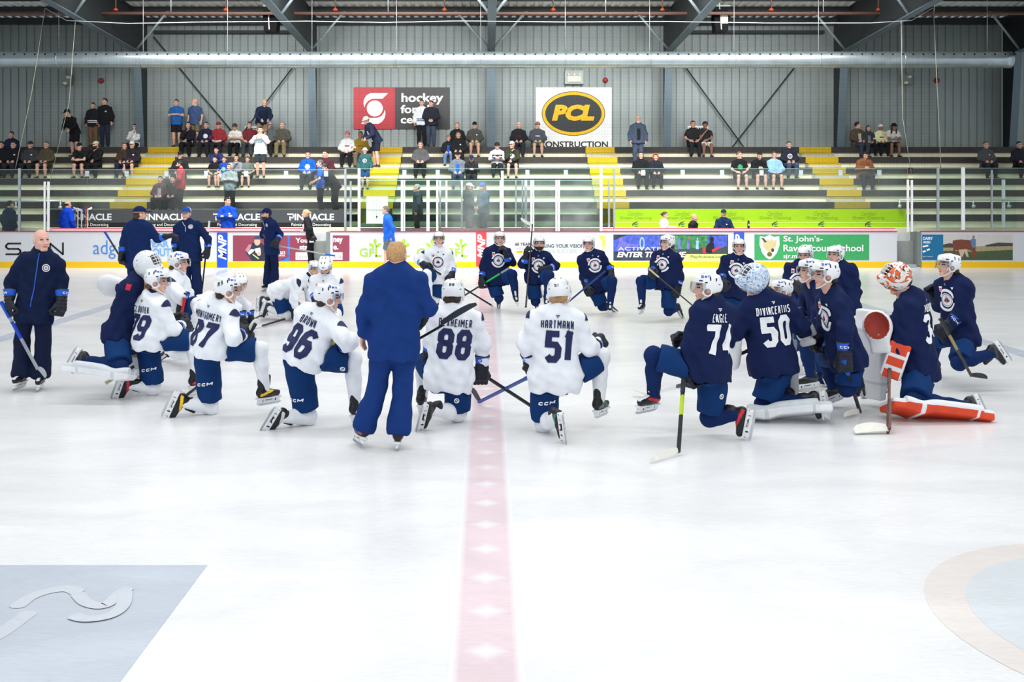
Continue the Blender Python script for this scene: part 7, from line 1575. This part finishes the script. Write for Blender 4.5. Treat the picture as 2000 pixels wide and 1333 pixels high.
sit(927, 0, 'person in a black cap, olive grey hoodie and khaki shorts left of the middle column', 'sit', (70, 72, 66), (140, 132, 108), leg='shorts', hat='cap', hatc=BK, pr='small')
sit(894, 3, 'person in a dark cap and grey cardigan over a blue T-shirt', 'sit', (104, 112, 126), JN, hat='cap', hatc=BK, pr='panel', prc=(30, 90, 180))
sit(921, 3, 'child in a navy and white cap looking down', 'sit_phone', (40, 42, 48), DK, hat='cap', hatc=(36, 40, 60), s=.88)
sit(971, 2, 'boy with black curly hair in a white and black jersey', 'sit_phone', (212, 212, 216), DK, hairstyle='curly', hair=(30, 26, 26), pr='yoke', prc=(40, 36, 50), s=.95)
sit(1000, 2, 'person in a white cap and dark olive jacket right of the boy in the jersey', 'sit_chin', (52, 56, 42), DK, opt='loose', hat='cap', hatc=(226, 222, 208), hy=-30, leg='shorts', pr='disc', prc=(200, 205, 205))
sit(1013, 0, 'balding person in a dark jacket, hands clasped, right of the middle column', 'sit', (36, 36, 40), (44, 46, 58), hairstyle='bald', hair=(60, 48, 42), hy=30, pr='bar', prc=(80, 36, 48))
sit(1050, 0, 'person in a tan cap, grey hoodie and olive shorts in front of the oval sign', 'sit', (74, 78, 88), (96, 104, 74), opt='loose', leg='shorts', hat='cap', hatc=(150, 112, 84), hy=-30, pr='bar', prc=(196, 200, 206))
# right block
stand(1246, 2, 'person with white beard and red face in a blue denim jacket, standing', 'stand', (70, 82, 102), (66, 76, 98), opt='loose', hairstyle='bald', hair=(150, 110, 100), beard=(216, 208, 196), pr='panel', prc=(34, 38, 38), dd=.25, s=1.04)
sit(1252, 3, 'woman in black seated in front of the one with the white beard', 'sit', BK, BK, hairstyle='long', hair=(40, 32, 30))
sit(1281, 3, 'child in an orange beanie seated by the column', 'sit', (36, 36, 48), BK, hat='hood', hatc=(222, 84, 40), s=.92)
sit(1354, 0, 'broad person in a black T-shirt and black trousers before the small home sign', 'sit', (36, 35, 36), (40, 42, 48), opt='short', hair=(30, 27, 26), sk=2, s=1.05)
sit(1378, 0, 'person in a black T-shirt and white shorts, hand to the chin', 'sit_chin', (40, 40, 42), (224, 220, 212), opt='short', leg='shorts', hairstyle='curly', hair=(28, 25, 25), sk=3)
sit(1445, 3, 'person in a black T-shirt with a green emblem', 'sit', BK, DK, opt='short', leg='shorts', hair=(110, 84, 66), hy=30, pr='disc', prc=(60, 160, 95))
sit(1482, 3, 'person in a black hoodie with head bowed, black hair', 'sit_phone', BK, DK, leg='shorts', hair=(22, 22, 26))
sit(1513, 3, 'person in a light blue hoodie with hood down', 'sit', (140, 182, 224), DK, opt='loose', leg='shorts', hair=(90, 66, 52))
sit(1542, 2, 'person in a navy sweater with white emblem and jeans, left of the right stairs', 'sit', (38, 42, 56), (62, 80, 104), hair=(90, 72, 58), pr='ring')
sit(1676, 0, 'person in a brown jacket over a pale shirt, turned to the right', 'sit', (86, 74, 58), (62, 68, 84), opt='loose', hair=(38, 32, 30), hy=60, pr='panel', prc=(186, 190, 190), yaw=15)
sit(1697, 0, 'girl with dark hair in a grey top and black cardigan', 'sit', (56, 60, 66), BK, hairstyle='long', hair=(40, 32, 30), pr='panel', prc=(120, 124, 130), s=.86)
sit(1721, 0, 'child in a cream hoodie and white beanie', 'sit', (226, 222, 178), BK, hat='beanie', hatc=(230, 230, 226), sk=3, pr='bar', prc=(70, 66, 58), s=.90)
sit(1741, 0, 'person in a white T-shirt with long dark hair and black hat, legs crossed', 'sit_lean', (216, 214, 210), (52, 54, 50), opt='short', leg='shorts', hat='bucket', hatc=BK, hairstyle='long', hair=(40, 34, 30), sk=3)
sit(1688, 3, 'person in a rust brown sweater bent forward, dark hair', 'sit_phone', (138, 90, 60), DK, opt='loose', hairstyle='long', hair=(34, 30, 30), s=1.02)
sit(1927, 2, 'person in a grey sweater seated before the rightmost column', 'sit', (74, 78, 80), DK, hair=(100, 88, 78), pr='small')
sit(1992, 2, 'person in dark clothes at the right edge of the grandstand', 'sit', (40, 42, 50), BK, hair=(40, 34, 32))
# lower, behind the glass
sit(312, 5, 'boy in a maroon and grey hoodie behind the left bench glass', 'sit', (84, 50, 60), DK, hair=(40, 34, 32), pr='panel', prc=(150, 150, 156), s=.92)
sit(336, 5, 'person in black beside the boy in maroon, partly behind a glass seam', 'sit', BK, BK, hair=(40, 34, 32), s=.92)
def onwalk(u, label, kind, top, bot, D=32.65, z=.985, **kw):
    return spectator(label, (X_at(u, D), D, z), kind, top, bot, **kw)
# feet on the lowest seat rows behind the bench glass
stand(353, 6, 'person in a red top with white sleeve standing behind the left bench glass, turned left', 'stand_front', (190, 44, 56), DK, hair=(44, 36, 34), yaw=-80, pr='yoke', prc=(226, 226, 228), dd=.35, s=.98, beard=(60, 46, 40))
stand(449, 6, 'child in a grey hoodie with hood up behind the glass above the bench staff', 'stand_cross', (150, 158, 162), BK, hat='hood', hatc=(160, 166, 170), hy=-30, dd=.35, s=.93)
stand(627, 6, 'person in a royal blue T-shirt standing behind the bench glass, turned left', 'stand_lean', (34, 96, 200), (36, 38, 44), opt='short', hair=(92, 88, 86), yaw=-75, dd=.35, s=1.0, beard=(180, 180, 180))
stand(655, 6, 'person in black bending down near the tall grey post', 'bend', (34, 35, 38), BK, opt='loose', hair=(40, 34, 30), yaw=-60, dd=.35, s=.95)
stand(713, 4, 'child in a teal jersey, white hat and blue shorts on the middle stairs', 'stand', (46, 90, 94), (40, 76, 130), leg='shorts', hat='bucket', hatc=(230, 230, 230), pr='ring', dd=.1, s=.80)
onwalk(816, 'person with grey hair in a dark jacket walking left behind the centre glass', 'stand', (52, 60, 68), (38, 42, 50), D=31.95, z=.80, opt='loose', hair=(150, 152, 152), yaw=-85, s=1.0)
onwalk(915, 'person in a white cap and dark jacket behind the frosted centre glass', 'stand_chin' if False else 'stand_front', (48, 58, 62), (44, 48, 54), D=31.95, z=.80, opt='loose', hat='cap', hatc=(230, 230, 228), hairstyle='long', hair=(80, 60, 46), yaw=70, s=1.02)
onwalk(944, 'person in a blue hat and teal jacket behind the frosted centre glass', 'stand_front', (50, 84, 102), (44, 50, 58), D=31.95, z=.80, opt='loose', hat='beanie', hatc=(36, 96, 190), hairstyle='long', hair=(150, 110, 80), yaw=-60, s=1.02)
# bench staff
m_pit = M('bench_floor', (70, 72, 76), .8)
for u0, u1, sd in ((97, 600, 'left'), (1200, 1752, 'right'), (-60, 97, 'far left')):
    o = box('floor_bench', (bx(u0), BD+.235, 0), (bx(u1), RD-.06, .08 if sd == 'right' else .32), m_pit); tag(o, 'raised dark floor of the %s players bench' % sd, kind='structure')
def staff(u, label, kind, top, bot, D=31.75, z=None, **kw):
    z = (.082 if u > 950 else .322) if z is None else z
    return spectator(label, (X_at(u, D), D, z), kind, top, bot, **kw)
staff(18, 'person in a dark navy jacket with back turned at the far left bench end', 'stand', (40, 56, 84), (36, 42, 62), opt='loose', hair=(70, 50, 40), yaw=150, z=.05+.272, s=.98)
staff(131, 'balding person in a bright blue hooded jacket beside the stick rack, back turned', 'stand', (20, 70, 205), BK, opt='loose', hairstyle='bald', hair=(60, 48, 40), yaw=150, s=.98)
staff(445, 'young person in a royal blue pullover with arms crossed on the left bench', 'stand_cross', (24, 76, 190), BK, hair=(46, 32, 30), hy=60, pr='small', s=1.04)
staff(1297, 'woman in a white hoodie with hair in a bun holding a tablet', 'stand_front', (226, 228, 230), (60, 62, 66), opt='loose', hairstyle='bun', hair=(74, 54, 42), yaw=65, s=.92)
staff(1354, 'fair haired person in a black jacket on the right bench, looking right', 'stand', (34, 35, 38), BK, opt='loose', hair=(196, 160, 120), yaw=55, s=.88)
staff(1413, 'person in a navy pullover and navy cap leaning on the sill of the right bench', 'stand_lean', (26, 48, 88), BK, hat='cap', hatc=(30, 40, 66), hair=(60, 44, 36), pr='small', s=.96)
r = box('tablet', (X_at(1306, 31.45), 31.40, 1.24), (X_at(1322, 31.45), 31.56, 1.26), m_print_w); tag(r, 'white tablet held by the woman in the white hoodie', 'tablet')
# sticks in the rack beside the one in the blue jacket
r = box('stick_rack', (X_at(146, 32.1), 32.05, .32), (X_at(179, 32.1), 32.20, 1.0), m_black); tag(r, 'black stick rack at the left end of the bench', 'rack')
cols = [((30, 30, 34), wt), ((225, 226, 228), wt), ((30, 90, 200), (30, 90, 200)), ((150, 60, 56), wt), ((225, 226, 228), (225, 226, 228)), ((60, 36, 36), wt), ((222, 222, 214), wt), ((30, 50, 110), (120, 40, 50)), ((230, 110, 60), (40, 90, 190)), ((222, 222, 216), wt)]
nm = ['black', 'white', 'bright blue', 'brick red', 'snow white', 'dark brown', 'cream', 'navy', 'orange', 'pale']
for i, (a, bcol) in enumerate(cols):
    u = 137.5+i*3.9; x = X_at(u, 32.05); zt = 1.70+.14*((i*7) % 5)/5; y = 31.98+.012*(i % 3)
    stick('%s hockey stick standing in the rack, number %s from the left' % (nm[i], ordw[i]), (x, y, .95), (x+.01, y, zt), (x+.12*(1 if i % 2 else -1), y+.02, zt+.06), a, bcol, a, None, 'hockey sticks in the rack')
